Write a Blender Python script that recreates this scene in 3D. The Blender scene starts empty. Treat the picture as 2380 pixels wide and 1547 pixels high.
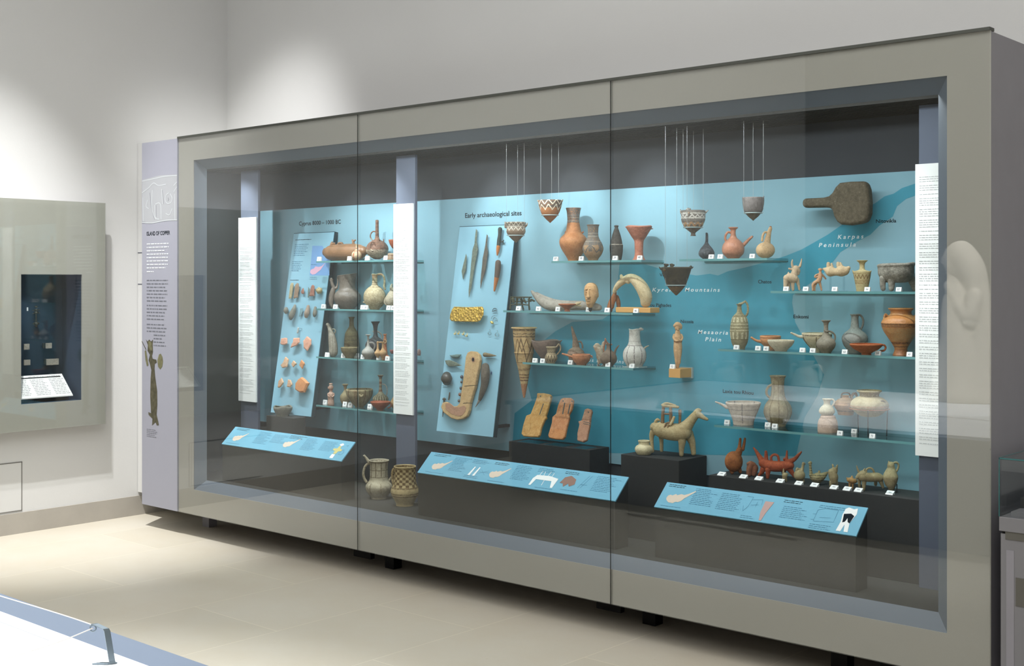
import bpy, bmesh, math, random
from mathutils import Vector, Matrix

# ------------------------------------------------------------------ camera
TH = math.radians(41.61)
RV = Vector((math.cos(TH), math.sin(TH), 0)); FV = Vector((-math.sin(TH), math.cos(TH), 0))
EYE = Vector((0, 0, 1.55)); FPX = 2900.0; UX, UY = 1190.0, 655.0
sc = bpy.context.scene
cam_d = bpy.data.cameras.new('camera'); cam = bpy.data.objects.new('camera', cam_d)
sc.collection.objects.link(cam); sc.camera = cam
cam.location = EYE; cam.rotation_euler = (math.pi/2, 0, TH)
cam_d.sensor_width = 36; cam_d.sensor_fit = 'HORIZONTAL'; cam_d.lens = 36*FPX/2380
cam_d.shift_y = -(773.5-UY)/2380; cam_d.clip_start = 0.05; cam_d.clip_end = 60

# ------------------------------------------------------------------ world, exposure, lights
w = bpy.data.worlds.new('world'); sc.world = w; w.use_nodes = True
w.node_tree.nodes['Background'].inputs[0].default_value = (0.8, 0.9, 1, 1)
w.node_tree.nodes['Background'].inputs[1].default_value = 0.2
sc.view_settings.view_transform = 'Standard'; sc.view_settings.look = 'None'
sc.view_settings.exposure = 0.0; sc.view_settings.gamma = 1.0
sc.view_settings.use_curve_mapping = False

def look(o, target):
    o.rotation_euler = (Vector(target)-o.location).to_track_quat('-Z', 'Y').to_euler()
def area(name, loc, target, size, power, col=(1, 1, 1), sy=None):
    d = bpy.data.lights.new(name, 'AREA'); d.energy = power; d.color = col; d.size = size
    if sy: d.shape = 'RECTANGLE'; d.size_y = sy
    o = bpy.data.objects.new(name, d); sc.collection.objects.link(o); o.location = loc; look(o, target); return o
def spot(name, loc, target, ang, power, col=(1, 1, 1), blend=.6, rad=.03):
    d = bpy.data.lights.new(name, 'SPOT'); d.energy = power; d.color = col
    d.spot_size = math.radians(ang); d.spot_blend = blend; d.shadow_soft_size = rad
    o = bpy.data.objects.new(name, d); sc.collection.objects.link(o); o.location = loc; look(o, target); return o

area('ambient_fill', (-1.9, -.7, 4.8), (-1.9, -.7, 0), 7.5, 425, (1, .998, 1), 7.5)  # broad fill lamp added to stand in for the room's ambient light
spot('wall_spot', (-6.1, 3.0, 4.75), (-7.3, 3.98, -.3), 42, 1230, (1, .995, .99), 1, .025)
spot('corner_spot', (-5.7, 3.2, 4.75), (-6.95, 5.277, 1.75), 36, 560, (1, .995, .99), 1, .1)
spot('plinth_spot', (-4.2, .6, 4.7), (-3.9, 1.2, .6), 50, 900, (.93, .97, 1), .5, .06)
spot('statue_fill', (-2.2, 1.6, 4.7), (-3.66, -.42, 1.3), 36, 1500, (1, .99, .96), .5, .06)  # added lamp brightening the statue so its reflection shows
COOL = (.90, .97, 1)
for x0, x1, p in ((-6.55, -5.75, 2.0), (-5.75, -4.95, 2.6), (-4.95, -4.2, 5.6), (-4.2, -3.4, 5.0), (-3.4, -2.6, 3.4), (-2.6, -1.9, 3.4)):
    area('strip_light', ((x0+x1)/2, 4.45, 2.262), ((x0+x1)/2, 4.85, 1.0), x1-x0, p, COOL, .03)
for x, tx, p in ((-6.30, -6.42, 17), (-5.85, -5.95, 13), (-5.3, -5.4, 12), (-4.85, -4.95, 11), (-4.5, -4.45, 9), (-4.05, -3.95, 8), (-3.5, -3.3, 8),
                 (-2.9, -2.75, 10), (-2.2, -2.1, 17)):
    spot('case_spot', (x, 4.455, 2.25), (tx, 4.86, .95), 72, p, COOL, .95, .012)
for x, tx, p in ((-6.15, -5.95, 44), (-5.55, -5.6, 46), (-4.9, -5.0, 8), (-4.1, -3.7, 6), (-2.35, -2.3, 6)):
    spot('case_floor_spot', (x, 4.45, 2.25), (tx, 4.58, .6), 46, p, COOL, .7, .018)
for x in (-6.43, -5.01, -2.05):
    spot('label_fill', (x, 4.45, 2.25), (x, 4.75, 1.02), 24, 60, COOL, .8, .012)  # fill lamps added to brighten the white label strips
for x in (-4.5, -4.0, -3.5):
    spot('panel_fill', (x, 4.45, 2.255), (x, 5.0, 1.93), 46, 17, COOL, .9, .012)  # fill lamps added for the bright zone atop the blue panel
for x in (-6.5, -5.6, -5.2):
    spot('panel_fill', (x, 4.45, 2.255), (x, 5.0, 1.62), 80, 22, COOL, .9, .012)  # more added fill, lifting the left end of the blue panel

# ------------------------------------------------------------------ pixel geometry
def ray(u, v): return FV*FPX + RV*(u-UX) + Vector((0, 0, UY-v))
def Py(u, v, y): r = ray(u, v); return EYE + r*(y/r.y)
def Px(u, v, x): r = ray(u, v); return EYE + r*(x/r.x)
def Pz(u, v, z): r = ray(u, v); return EYE + r*((z-EYE.z)/r.z)
def Pp(u, v, p0, n): r = ray(u, v); return EYE + r*((p0-EYE).dot(n)/r.dot(n))
CR = dict(A1=(600, 450, 5.95), A2=(600, 710, 5.95), B1=(980, 450, 5.334), B2=(980, 740, 5.334), C1=(1160, 430, 4.99),
          C2=(1160, 740, 4.99), D1=(1520, 400, 4.834), E1=(1800, 400, 4.835), S1=(1480, 700, 5.158), S2=(1660, 680, 4.407),
          S3=(1640, 880, 4.577), S4=(1660, 1000, 4.958), S5=(1440, 900, 7.735), S6=(500, 980, 4.76), Z8=(630, 650, 10.348),
          Z6=(1020, 690, 11.05), PX=(0, 0, 1.0))
def px(c, x, y): a = CR[c]; return a[0]+x/a[2], a[1]+y/a[2]

# ------------------------------------------------------------------ materials
def lin(c):
    return tuple(((x/255)/12.92 if x/255 <= .04045 else ((x/255+.055)/1.055)**2.4) for x in c)+(1,)
def new_mat(name):
    m = bpy.data.materials.new(name); m.use_nodes = True
    return m, m.node_tree, m.node_tree.nodes['Principled BSDF']
class NT:
    def __init__(s, nt): s.nt = nt
    def node(s, t, **k):
        n = s.nt.nodes.new(t)
        for a, b in k.items(): setattr(n, a, b)
        return n
    def link(s, a, b): s.nt.links.new(a, b)
    def m(s, op, a, b=None, c=None):
        n = s.node('ShaderNodeMath', operation=op)
        for i, q in enumerate((a, b, c)):
            if q is None: continue
            if isinstance(q, (int, float)): n.inputs[i].default_value = q
            else: s.link(q, n.inputs[i])
        return n.outputs[0]
    def mix(s, f, a, b):
        n = s.node('ShaderNodeMix', data_type='RGBA')
        if isinstance(f, (int, float)): n.inputs[0].default_value = f
        else: s.link(f, n.inputs[0])
        for i, q in ((6, a), (7, b)):
            if isinstance(q, tuple): n.inputs[i].default_value = q
            else: s.link(q, n.inputs[i])
        return n.outputs[2]
    def noise(s, vec, scale, detail=3, rough=.6):
        n = s.node('ShaderNodeTexNoise'); n.inputs['Scale'].default_value = scale
        n.inputs['Detail'].default_value = detail; n.inputs['Roughness'].default_value = rough
        s.link(vec, n.inputs['Vector']); return n.outputs[0]
    def ramp(s, f, a, b):
        n = s.node('ShaderNodeMapRange'); n.inputs[1].default_value = a; n.inputs[2].default_value = b
        n.clamp = True; s.link(f, n.inputs[0]); return n.outputs[0]

def plain(name, col, rough=.6, spec=.3, metal=0, noise=0, nscale=8, bump=0, bscale=200, coat=0):
    m, nt, b = new_mat(name); N = NT(nt)
    c = lin(col)
    if noise or bump: tc = N.node('ShaderNodeTexCoord')
    if noise:
        f = N.noise(tc.outputs['Object'], nscale, 4)
        d = tuple(x*(1-noise) for x in c[:3])+(1,); h = tuple(min(1, x*(1+noise)) for x in c[:3])+(1,)
        N.link(N.mix(N.ramp(f, .3, .7), d, h), b.inputs['Base Color'])
    else: b.inputs['Base Color'].default_value = c
    if bump:
        bn = N.node('ShaderNodeBump'); bn.inputs['Strength'].default_value = bump; bn.inputs['Distance'].default_value = .002
        N.link(N.noise(tc.outputs['Object'], bscale, 4), bn.inputs['Height']); N.link(bn.outputs[0], b.inputs['Normal'])
    b.inputs['Roughness'].default_value = rough; b.inputs['Specular IOR Level'].default_value = spec
    b.inputs['Metallic'].default_value = metal
    if coat: b.inputs['Coat Weight'].default_value = coat; b.inputs['Coat Roughness'].default_value = .02
    return m

def clay(base, dark=None, mott=.7, ns=45, bands=(), stripes=(), zig=(), checks=None, rough=.75, spec=.25, bump=.5, crack=None, metal=0, emboss=None, lo=.38, hi=.68):
    """fired clay / stone: mottled base, painted bands, stripes, zigzags, checks (generated z, angle)"""
    m, nt, b = new_mat('clay'); N = NT(nt)
    tc = N.node('ShaderNodeTexCoord'); ob = tc.outputs['Object']; ge = tc.outputs['Generated']
    sx = N.node('ShaderNodeSeparateXYZ'); N.link(ge, sx.inputs[0])
    z = sx.outputs[2]
    wob = N.m('MULTIPLY', N.m('SUBTRACT', N.noise(ob, 60, 2), .5), .03)
    zz = N.m('ADD', z, wob)
    an = N.m('DIVIDE', N.m('ARCTAN2', N.m('SUBTRACT', sx.outputs[1], .5), N.m('SUBTRACT', sx.outputs[0], .5)), 2*math.pi)
    an = N.m('ADD', an, N.m('ADD', .5, N.m('MULTIPLY', wob, .6)))
    B = lin(base); D = lin(dark) if dark else tuple(x*.55 for x in B[:3])+(1,)
    f = N.ramp(N.noise(ob, ns, 6, .7), lo, hi)
    col = N.mix(N.m('MULTIPLY', N.m('SUBTRACT', 1, f), mott), B, D)
    big = N.ramp(N.noise(ob, 9, 3, .6), .35, .65)
    col = N.mix(N.m('MULTIPLY', big, .22), col, tuple(x*.62 for x in D[:3])+(1,))
    def rng(v, a, c): return N.m('MULTIPLY', N.m('GREATER_THAN', v, a), N.m('LESS_THAN', v, c))
    wear = N.ramp(N.noise(ob, 140, 3), .30, .5)
    for (a, c, cc, *al) in bands:
        al = al[0] if al else .9
        col = N.mix(N.m('MULTIPLY', N.m('MULTIPLY', rng(zz, a, c), wear), al), col, lin(cc))
    for (n, cc, a, c, wd) in stripes:
        fr = N.m('FRACT', N.m('MULTIPLY', an, n))
        col = N.mix(N.m('MULTIPLY', N.m('MULTIPLY', rng(zz, a, c), N.m('LESS_THAN', fr, wd)), wear), col, lin(cc))
    for (n, cc, a, c, wd) in zig:
        tri = N.m('ABSOLUTE', N.m('SUBTRACT', N.m('MULTIPLY', N.m('FRACT', N.m('MULTIPLY', an, n)), 2), 1))
        t = N.m('DIVIDE', N.m('SUBTRACT', zz, a), c-a)
        dd = N.m('LESS_THAN', N.m('ABSOLUTE', N.m('SUBTRACT', t, tri)), wd)
        col = N.mix(N.m('MULTIPLY', dd, rng(zz, a-.3*(c-a)*wd, c+.3*(c-a)*wd)), col, lin(cc))
    if checks:
        n, k, cc, a, c = checks
        i = N.m('FLOOR', N.m('MULTIPLY', an, n)); j = N.m('FLOOR', N.m('MULTIPLY', N.m('DIVIDE', N.m('SUBTRACT', z, a), c-a), k))
        par = N.m('MODULO', N.m('ADD', N.m('ADD', i, j), 100), 2)
        col = N.mix(N.m('MULTIPLY', N.m('LESS_THAN', par, .5), rng(z, a, c)), col, lin(cc))
    if crack:
        v = N.node('ShaderNodeTexVoronoi', feature='DISTANCE_TO_EDGE'); v.inputs['Scale'].default_value = crack
        N.link(ob, v.inputs['Vector'])
        col = N.mix(N.m('MULTIPLY', N.m('LESS_THAN', v.outputs[0], .045), .7), col, D)
    sp1 = N.ramp(N.noise(ob, 230, 4, .75), .56, .68); sp2 = N.ramp(N.noise(ob, 170, 3, .7), .60, .72)
    st = N.ramp(N.noise(ob, 32, 5, .72), .50, .64)
    col = N.mix(N.m('MULTIPLY', st, .42), col, tuple(x*.6 for x in D[:3])+(1,))
    col = N.mix(N.m('MULTIPLY', sp1, .62), col, tuple(x*.45 for x in D[:3])+(1,))
    col = N.mix(N.m('MULTIPLY', sp2, .5), col, tuple(min(1, x*1.3+.08) for x in B[:3])+(1,))
    N.link(col, b.inputs['Base Color'])
    b.inputs['Roughness'].default_value = rough; b.inputs['Specular IOR Level'].default_value = spec; b.inputs['Metallic'].default_value = metal
    bn = N.node('ShaderNodeBump'); bn.inputs['Strength'].default_value = bump; bn.inputs['Distance'].default_value = .004
    hgt = N.noise(ob, 95, 6, .7)
    if emboss:
        ve = N.node('ShaderNodeTexVoronoi'); ve.inputs['Scale'].default_value = emboss; N.link(ob, ve.inputs['Vector']); hgt = N.m('ADD', N.m('MULTIPLY', ve.outputs[0], 1.6), hgt)
    N.link(hgt, bn.inputs['Height']); N.link(bn.outputs[0], b.inputs['Normal'])
    return m

def glass_mat(name, tint=(.96, .985, .975), boost=1.0, edge=None):
    """clear sheet: see-through with real Fresnel mirror reflection"""
    m = bpy.data.materials.new(name); m.use_nodes = True; nt = m.node_tree; nt.nodes.clear(); N = NT(nt)
    out = N.node('ShaderNodeOutputMaterial'); mx = N.node('ShaderNodeMixShader')
    fr = N.node('ShaderNodeFresnel'); ge = N.node('ShaderNodeNewGeometry')
    N.link(N.m('MULTIPLY_ADD', ge.outputs['Backfacing'], 1/1.5-1.5, 1.5), fr.inputs[0])  # same index on both faces of the sheet
    tr = N.node('ShaderNodeBsdfTransparent'); tr.inputs[0].default_value = tint+(1,)
    gl = N.node('ShaderNodeBsdfGlossy'); gl.inputs['Roughness'].default_value = 0.0
    N.link(N.m('MINIMUM', N.m('MULTIPLY', fr.outputs[0], boost), 1.0), mx.inputs[0])
    N.link(tr.outputs[0], mx.inputs[1]); N.link(gl.outputs[0], mx.inputs[2]); N.link(mx.outputs[0], out.inputs[0]); return m

M = {}
M['glass'] = glass_mat('clear_glass', (.97, .98, .975), 1.25)
M['shelf'] = glass_mat('shelf_glass', (.84, .93, .92), 1.0)
M['shelf_edge'] = plain('green_glass_edge', (52, 104, 104), .2, .5)
M['shelf_edge_l'] = plain('pale_glass_edge', (96, 146, 148), .2, .5)
M['acrylic'] = glass_mat('clear_acrylic', (.93, .96, .96))
M['acrylic_edge'] = plain('acrylic_rim', (158, 178, 178), .25, .5)
M['border'] = plain('back_painted_glass', (161, 158, 151), .4, .2)
M['body'] = plain('case_metal', (138, 136, 142), .5, .3, noise=.03)
M['int'] = plain('case_interior', (64, 67, 71), .8, .2, noise=.05, nscale=3)
M['bevel'] = plain('bevel_metal', (98, 106, 116), .55, .3)
M['dark'] = plain('dark_plinth', (52, 52, 50), .8, .2, noise=.08, nscale=60)
M['black'] = plain('black_rubber', (14, 14, 15), .6, .2)
M['louvre'] = plain('louvre', (44, 43, 40), .7, .2)
M['white_wall'] = plain('white_wall', (210, 210, 208), .9, .1, noise=.012, nscale=1.2, bump=.15, bscale=90)
M['cream_wall'] = plain('wall_right_tone', (190, 188, 184), .9, .1)
M['stone_trim'] = plain('stone_skirting', (168, 163, 154), .7, .2, noise=.05, nscale=5)
M['post'] = plain('label_post', (92, 99, 114), .6, .2)
M['card'] = plain('white_card', (238, 240, 238), .8, .1)
M['ink'] = plain('black_ink', (22, 30, 36), .8, .05)
M['ink_soft'] = plain('grey_ink', (112, 114, 122), .8, .05)
M['ink_light'] = plain('pale_grey_ink', (165, 168, 170), .8, .05)
M['ink_blue'] = plain('blue_grey_ink', (82, 128, 154), .8, .05)
M['ink_white'] = plain('white_ink', (232, 240, 242), .8, .05)
M['teal'] = plain('light_blue_print', (136, 176, 190), .75, .15, noise=.015, nscale=4)
M['land'] = plain('teal_print', (74, 152, 174), .75, .15, noise=.10, nscale=3.5)
M['board'] = plain('blue_board', (138, 182, 200), .75, .15)
M['board_edge'] = plain('board_edge', (22, 50, 58), .6, .2)
M['lectern'] = plain('sloped_blue_board', (118, 176, 200), .6, .2)
M['map'] = plain('map_print', (218, 202, 184), .8, .1)
M['mapsea'] = plain('map_sea_print', (120, 160, 205), .8, .1)
M['pink'] = plain('map_pink', (214, 170, 190), .8, .1)
M['metal'] = plain('brushed_metal', (120, 132, 140), .35, .5, metal=.8)
M['wire'] = plain('steel_wire', (190, 192, 190), .35, .5, metal=.6)
M['cable'] = plain('pale_cable', (214, 208, 200), .5, .3)
M['pin'] = plain('brass_pin', (120, 110, 80), .4, .5, metal=.7)
M['orange_block'] = plain('ochre_block', (206, 158, 96), .8, .1)
M['slab'] = plain('grey_panel', (154, 155, 166), .6, .2)
M['relief'] = plain('relief_print', (166, 168, 172), .6, .2)
M['relief_dk'] = plain('relief_print_shade', (132, 134, 140), .6, .2)
M['plwhite'] = plain('white_slab', (240, 242, 244), .6, .2)
M['plblue'] = plain('blue_grey_border', (112, 123, 139), .5, .3)
M['marble'] = plain('marble', (232, 226, 214), .6, .3, noise=.05, nscale=9)
M['niche'] = plain('niche_blue', (42, 62, 80), .8, .2, noise=.12, nscale=5)
M['cab'] = plain('cabinet_metal', (122, 121, 124), .5, .3)
M['cab2'] = plain('cabinet_reveal', (92, 90, 84), .6, .3)

# ------------------------------------------------------------------ object helpers
COL = sc.collection
def setp(o, label=None, cat=None, group=None, kind=None):
    if label: o['label'] = label
    if cat: o['category'] = cat
    if group: o['group'] = group
    if kind: o['kind'] = kind
    return o
def link(name, me, mat=None, parent=None, loc=None, rotz=0):
    o = bpy.data.objects.new(name, me); COL.objects.link(o)
    if mat is not None and me is not None:
        for mm in (mat if isinstance(mat, (list, tuple)) else [mat]): me.materials.append(mm)
    if parent: o.parent = parent
    if loc is not None: o.location = loc
    if rotz: o.rotation_euler = (0, 0, rotz)
    return o
def empty(name, loc=(0, 0, 0), rotz=0, parent=None):
    o = bpy.data.objects.new(name, None); COL.objects.link(o); o.location = loc; o.rotation_euler = (0, 0, rotz)
    o.empty_display_size = .05
    if parent: o.parent = parent
    return o
def mesh(name, vs, fs, smooth=False, mi=None):
    me = bpy.data.meshes.new(name); me.from_pydata([tuple(v) for v in vs], [], fs)
    bm = bmesh.new(); bm.from_mesh(me); bmesh.ops.recalc_face_normals(bm, faces=bm.faces); bm.to_mesh(me); bm.free()
    if smooth:
        for p in me.polygons: p.use_smooth = True
    if mi:
        for p, i in zip(me.polygons, mi): p.material_index = i
    return me
class MB:
    """collects boxes and polygons into ONE mesh"""
    def __init__(s): s.v = []; s.f = []; s.mi = []
    def box(s, x0, x1, y0, y1, z0, z1, mi=0):
        b = len(s.v)
        s.v += [(x0, y0, z0), (x1, y0, z0), (x1, y1, z0), (x0, y1, z0), (x0, y0, z1), (x1, y0, z1), (x1, y1, z1), (x0, y1, z1)]
        s.f += [tuple(b+i for i in q) for q in ((0, 3, 2, 1), (4, 5, 6, 7), (0, 1, 5, 4), (1, 2, 6, 5), (2, 3, 7, 6), (3, 0, 4, 7))]
        s.mi += [mi]*6; return s
    def poly(s, pts, mi=0):
        b = len(s.v); s.v += [tuple(p) for p in pts]; s.f.append(tuple(range(b, b+len(pts)))); s.mi.append(mi); return s
    def prism(s, pts, ext, mi=0):
        b = len(s.v); n = len(pts); s.v += [tuple(p) for p in pts]+[tuple(Vector(p)+Vector(ext)) for p in pts]
        s.f += [tuple(range(b, b+n))[::-1], tuple(range(b+n, b+2*n))]
        s.f += [(b+i, b+(i+1) % n, b+n+(i+1) % n, b+n+i) for i in range(n)]
        s.mi += [mi]*(n+2); return s
    def build(s, name, mat, parent=None, origin=None, recalc=True):
        o0 = Vector(origin) if origin is not None else Vector((0, 0, 0))
        vs = [Vector(p)-o0 for p in s.v]
        me = bpy.data.meshes.new(name); me.from_pydata([tuple(v) for v in vs], [], s.f)
        if recalc:
            bm = bmesh.new(); bm.from_mesh(me); bmesh.ops.recalc_face_normals(bm, faces=bm.faces); bm.to_mesh(me); bm.free()
        for p, i in zip(me.polygons, s.mi): p.material_index = i
        o = link(name, me, mat, parent)
        o.location = o0 if not parent else (o0 - (parent.location if parent else Vector()))
        return o
def bevel(o, w=.003, seg=2):
    m = o.modifiers.new('bevel', 'BEVEL'); m.width = w; m.segments = seg; m.limit_method = 'ANGLE'; return o
def struct(name, mb, mat): return setp(mb.build(name, mat), kind='structure')

def cat_rom(pts, sub):
    """smooth a list of tuples"""
    if len(pts) < 3: sub = max(sub, 2)
    out = []; n = len(pts)
    for i in range(n-1):
        p0 = pts[max(i-1, 0)]; p1 = pts[i]; p2 = pts[i+1]; p3 = pts[min(i+2, n-1)]
        for s in range(sub):
            t = s/sub; t2 = t*t; t3 = t2*t
            out.append(tuple(.5*((2*b)+(-a+c)*t+(2*a-5*b+4*c-d)*t2+(-a+3*b-3*c+d)*t3) for a, b, c, d in zip(p0, p1, p2, p3)))
    out.append(tuple(pts[-1])); return out

def lathe(prof, seg=40, jit=.0, seed=0, flat=1.0, wav=None):
    """prof: list of (r,z) outer from top to bottom then inner back up is NOT included: closed by caller"""
    rnd = random.Random(seed); vs = []; fs = []
    ph = [rnd.uniform(0, 6.28) for _ in range(6)]
    zt = max(p[1] for p in prof)
    for (r, z) in prof:
        for i in range(seg):
            a = 2*math.pi*i/seg
            k = 1+jit*(math.sin(2*a+ph[0]+z*30)+.6*math.sin(3*a+ph[1]+z*55)+.4*math.sin(5*a+ph[2]-z*80))
            dz = 0
            if wav:
                dz = wav*math.sin(3*a+ph[3])*max(0, 1-(zt-z)/(wav*8+1e-6))
            vs.append((r*k*math.cos(a), r*k*math.sin(a)*flat, z+dz))
    m = len(prof)
    for j in range(m-1):
        for i in range(seg):
            fs.append((j*seg+i, j*seg+(i+1) % seg, (j+1)*seg+(i+1) % seg, (j+1)*seg+i))
    fs.append(tuple((m-1)*seg+i for i in range(seg)))
    fs.append(tuple(i for i in range(seg))[::-1])
    return vs, fs

def tube(chain, sub=5, seg=12, caps=True, flat=1.0):
    """chain of (x,y,z,r) -> swept round-ended tube"""
    pts = cat_rom(chain, sub) if len(chain) > 1 else chain
    P = [Vector(p[:3]) for p in pts]; Rr = [max(p[3], 1e-4) for p in pts]
    T = []
    for i in range(len(P)):
        t = P[min(i+1, len(P)-1)]-P[max(i-1, 0)]
        T.append(t.normalized() if t.length > 1e-9 else Vector((0, 0, 1)))
    if caps:
        a = []; b = []
        for k in (.95, .8, .5):
            q = math.sqrt(1-k*k)
            a.append((P[0]-T[0]*Rr[0]*k, Rr[0]*q)); b.append((P[-1]+T[-1]*Rr[-1]*k, Rr[-1]*q))
        P = [x[0] for x in a]+P+[x[0] for x in b[::-1]]; Rr = [x[1] for x in a]+Rr+[x[1] for x in b[::-1]]
        T = [T[0]]*3+T+[T[-1]]*3
    up = Vector((0, 1, 0)) if abs(T[0].y) < .9 else Vector((1, 0, 0))
    n = T[0].cross(up).normalized(); vs = []; fs = []
    for i, (p, r, t) in enumerate(zip(P, Rr, T)):
        n = (n-t*n.dot(t)); n = n.normalized() if n.length > 1e-6 else t.orthogonal().normalized()
        b = t.cross(n)
        for s in range(seg):
            a = 2*math.pi*s/seg; q = n*math.cos(a)*r+b*math.sin(a)*r; q.y *= flat
            vs.append(p+q)
    m = len(P)
    for j in range(m-1):
        for s in range(seg):
            fs.append((j*seg+s, j*seg+(s+1) % seg, (j+1)*seg+(s+1) % seg, (j+1)*seg+s))
    fs.append(tuple(range(seg))[::-1]); fs.append(tuple((m-1)*seg+s for s in range(seg)))
    return vs, fs
def ballgeo(c, rx, ry, rz, seg=32, rings=20):
    vs = []; fs = []
    for j in range(1, rings):
        ph = math.pi*j/rings
        for i in range(seg):
            a = 2*math.pi*i/seg; vs.append((c[0]+rx*math.sin(ph)*math.cos(a), c[1]+ry*math.sin(ph)*math.sin(a), c[2]+rz*math.cos(ph)))
    for j in range(rings-2):
        for i in range(seg): fs.append((j*seg+i, (j+1)*seg+i, (j+1)*seg+(i+1) % seg, j*seg+(i+1) % seg))
    fs.append(tuple(range(seg))); fs.append(tuple((rings-2)*seg+i for i in range(seg))[::-1]); return vs, fs
def merge(parts):
    V = []; F = []
    for v, f in parts:
        b = len(V); V += [tuple(x) for x in v]; F += [tuple(b+i for i in q) for q in f]
    return V, F
def remeshed(name, V, F, voxel, smooth=2):
    smooth = smooth*2
    me = mesh(name, V, F); o = bpy.data.objects.new('tmp', me); COL.objects.link(o)
    m = o.modifiers.new('r', 'REMESH'); m.mode = 'VOXEL'; m.voxel_size = voxel; m.use_smooth_shade = True
    if smooth:
        s = o.modifiers.new('s', 'SMOOTH'); s.factor = .5; s.iterations = smooth
    dg = bpy.context.evaluated_depsgraph_get()
    r = bpy.data.meshes.new_from_object(o.evaluated_get(dg)); r.name = name
    bpy.data.objects.remove(o); bpy.data.meshes.remove(me)
    for p in r.polygons: p.use_smooth = True
    return r
def text_mesh(s, size=1.0, sx=1.0, shear=0.0, spacing=1.0, align='LEFT'):
    cu = bpy.data.curves.new('t', 'FONT'); cu.body = s; cu.size = size; cu.shear = shear; cu.space_character = spacing
    cu.align_x = align; cu.resolution_u = 3; cu.offset = .012
    o = bpy.data.objects.new('t', cu); COL.objects.link(o)
    dg = bpy.context.evaluated_depsgraph_get(); dg.update()
    me = bpy.data.meshes.new_from_object(o.evaluated_get(dg)); bpy.data.objects.remove(o); bpy.data.curves.remove(cu)
    for v in me.vertices: v.co.x *= sx
    return me
def print_text(name, s, origin, ux, uy, width=None, height=1.0, mat=None, parent=None, shear=0, spacing=1.0, bold=0):
    """flat lettering on a plane: origin = left end of base line, height = capital height"""
    me = text_mesh(s, 1.0, 1.0, shear, spacing); xs = [v.co.x for v in me.vertices]; x0, x1 = min(xs), max(xs)
    kx = (width/(x1-x0)) if width else height/.7; kz = height/.7
    ux = Vector(ux).normalized(); uy = Vector(uy).normalized(); n = ux.cross(uy)
    o0 = Vector(origin); po = parent.matrix_basis.inverted() if parent else Matrix()
    for v in me.vertices:
        v.co = ux*((v.co.x-x0)*kx)+uy*(v.co.y*kz)
    me.materials.append(mat)
    o = bpy.data.objects.new(name, me); COL.objects.link(o); o.location = o0
    if parent: o.parent = parent; o.location = po @ o0; o.rotation_euler = (0, 0, -parent.rotation_euler.z)
    return o
def text_lines(name, origin, ux, uy, wdt, lines, pitch, thick, mat, parent, seed=0, ragged=.35, n=None):
    """body text as rows of small word bars in one mesh; origin = top left"""
    rnd = random.Random(seed); ux = Vector(ux).normalized(); uy = Vector(uy).normalized(); mb = MB(); o0 = Vector(origin)
    for i in range(lines):
        x = 0; end = wdt*(1-ragged*rnd.random())
        y = -i*pitch
        while x < end:
            wl = rnd.uniform(.6, 2.6)*pitch*.8; wl = min(wl, end-x)
            a = o0+ux*x+uy*y; mb.poly([a, a+ux*wl, a+ux*wl-uy*thick, a-uy*thick]); x += wl+pitch*.35
    return mb.build(name, mat, parent, o0, recalc=False)
# ------------------------------------------------------------------ the room
XL, YB, ZC = -7.39, 5.277, 4.9
Y0 = 4.368; CX0, CX1 = -6.617, -1.643; CZ0, CZ1 = .143, 2.428
NY0, NY1, NZ0, NZ1 = 3.70, 4.13, .80, 1.597          # opening of the small wall case
mb = MB(); mb.box(XL-.5, 3.6, -5.2, 5.8, -.2, 0); 
# floor material: rotated running bond limestone
m, nt, b = new_mat('limestone_floor'); N = NT(nt)
tc = N.node('ShaderNodeTexCoord'); mp = N.node('ShaderNodeMapping'); mp.inputs['Rotation'].default_value = (0, 0, math.pi/2)
mp.inputs['Location'].default_value = (-3.81+.605, -4.99+.63*10, 0)
N.link(tc.outputs['Object'], mp.inputs[0])
br = N.node('ShaderNodeTexBrick'); br.inputs['Scale'].default_value = 1; br.inputs['Brick Width'].default_value = 1.21
br.inputs['Row Height'].default_value = .63; br.inputs['Mortar Size'].default_value = .0022; br.inputs['Mortar Smooth'].default_value = .3
br.inputs['Color1'].default_value = lin((200, 194, 180)); br.inputs['Color2'].default_value = lin((195, 189, 174)); br.inputs['Mortar'].default_value = lin((220, 213, 194))
N.link(mp.outputs[0], br.inputs['Vector'])
f1 = N.ramp(N.noise(tc.outputs['Object'], 2.2, 5, .65), .3, .72)
c1 = N.mix(N.m('MULTIPLY', f1, .35), br.outputs[0], lin((186, 173, 148)))
f2 = N.ramp(N.noise(tc.outputs['Object'], 38, 3), .25, .34)
c1 = N.mix(N.m('MULTIPLY', N.m('SUBTRACT', 1, f2), .25), c1, lin((170, 159, 134)))
N.link(c1, b.inputs['Base Color']); b.inputs['Roughness'].default_value = .42; b.inputs['Specular IOR Level'].default_value = .3
struct('floor', mb, m)
mb = MB(); mb.box(XL-.5, 3.6, -5.2, 5.8, ZC, ZC+.2); struct('ceiling', mb, M['white_wall'])
mb = MB()
mb.box(XL-.4, XL, -5.0, NY0, 0, ZC); mb.box(XL-.4, XL, NY1, 5.5, 0, ZC); mb.box(XL-.4, XL, NY0, NY1, 0, NZ0); mb.box(XL-.4, XL, NY0, NY1, NZ1, ZC)
struct('wall_left', mb, M['white_wall'])
mb = MB(); mb.box(XL-.4, 3.4, YB, YB+.25, 0, ZC); struct('wall_back', mb, M['white_wall'])
mb = MB(); mb.box(3.2, 3.5, -5.0, 5.5, 0, ZC); struct('wall_right', mb, M['white_wall'])
mb = MB(); mb.box(XL-.4, 3.5, -5.2, -4.95, 0, ZC); struct('wall_front', mb, plain('dim_wall', (120, 116, 108), .9, .1))
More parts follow.
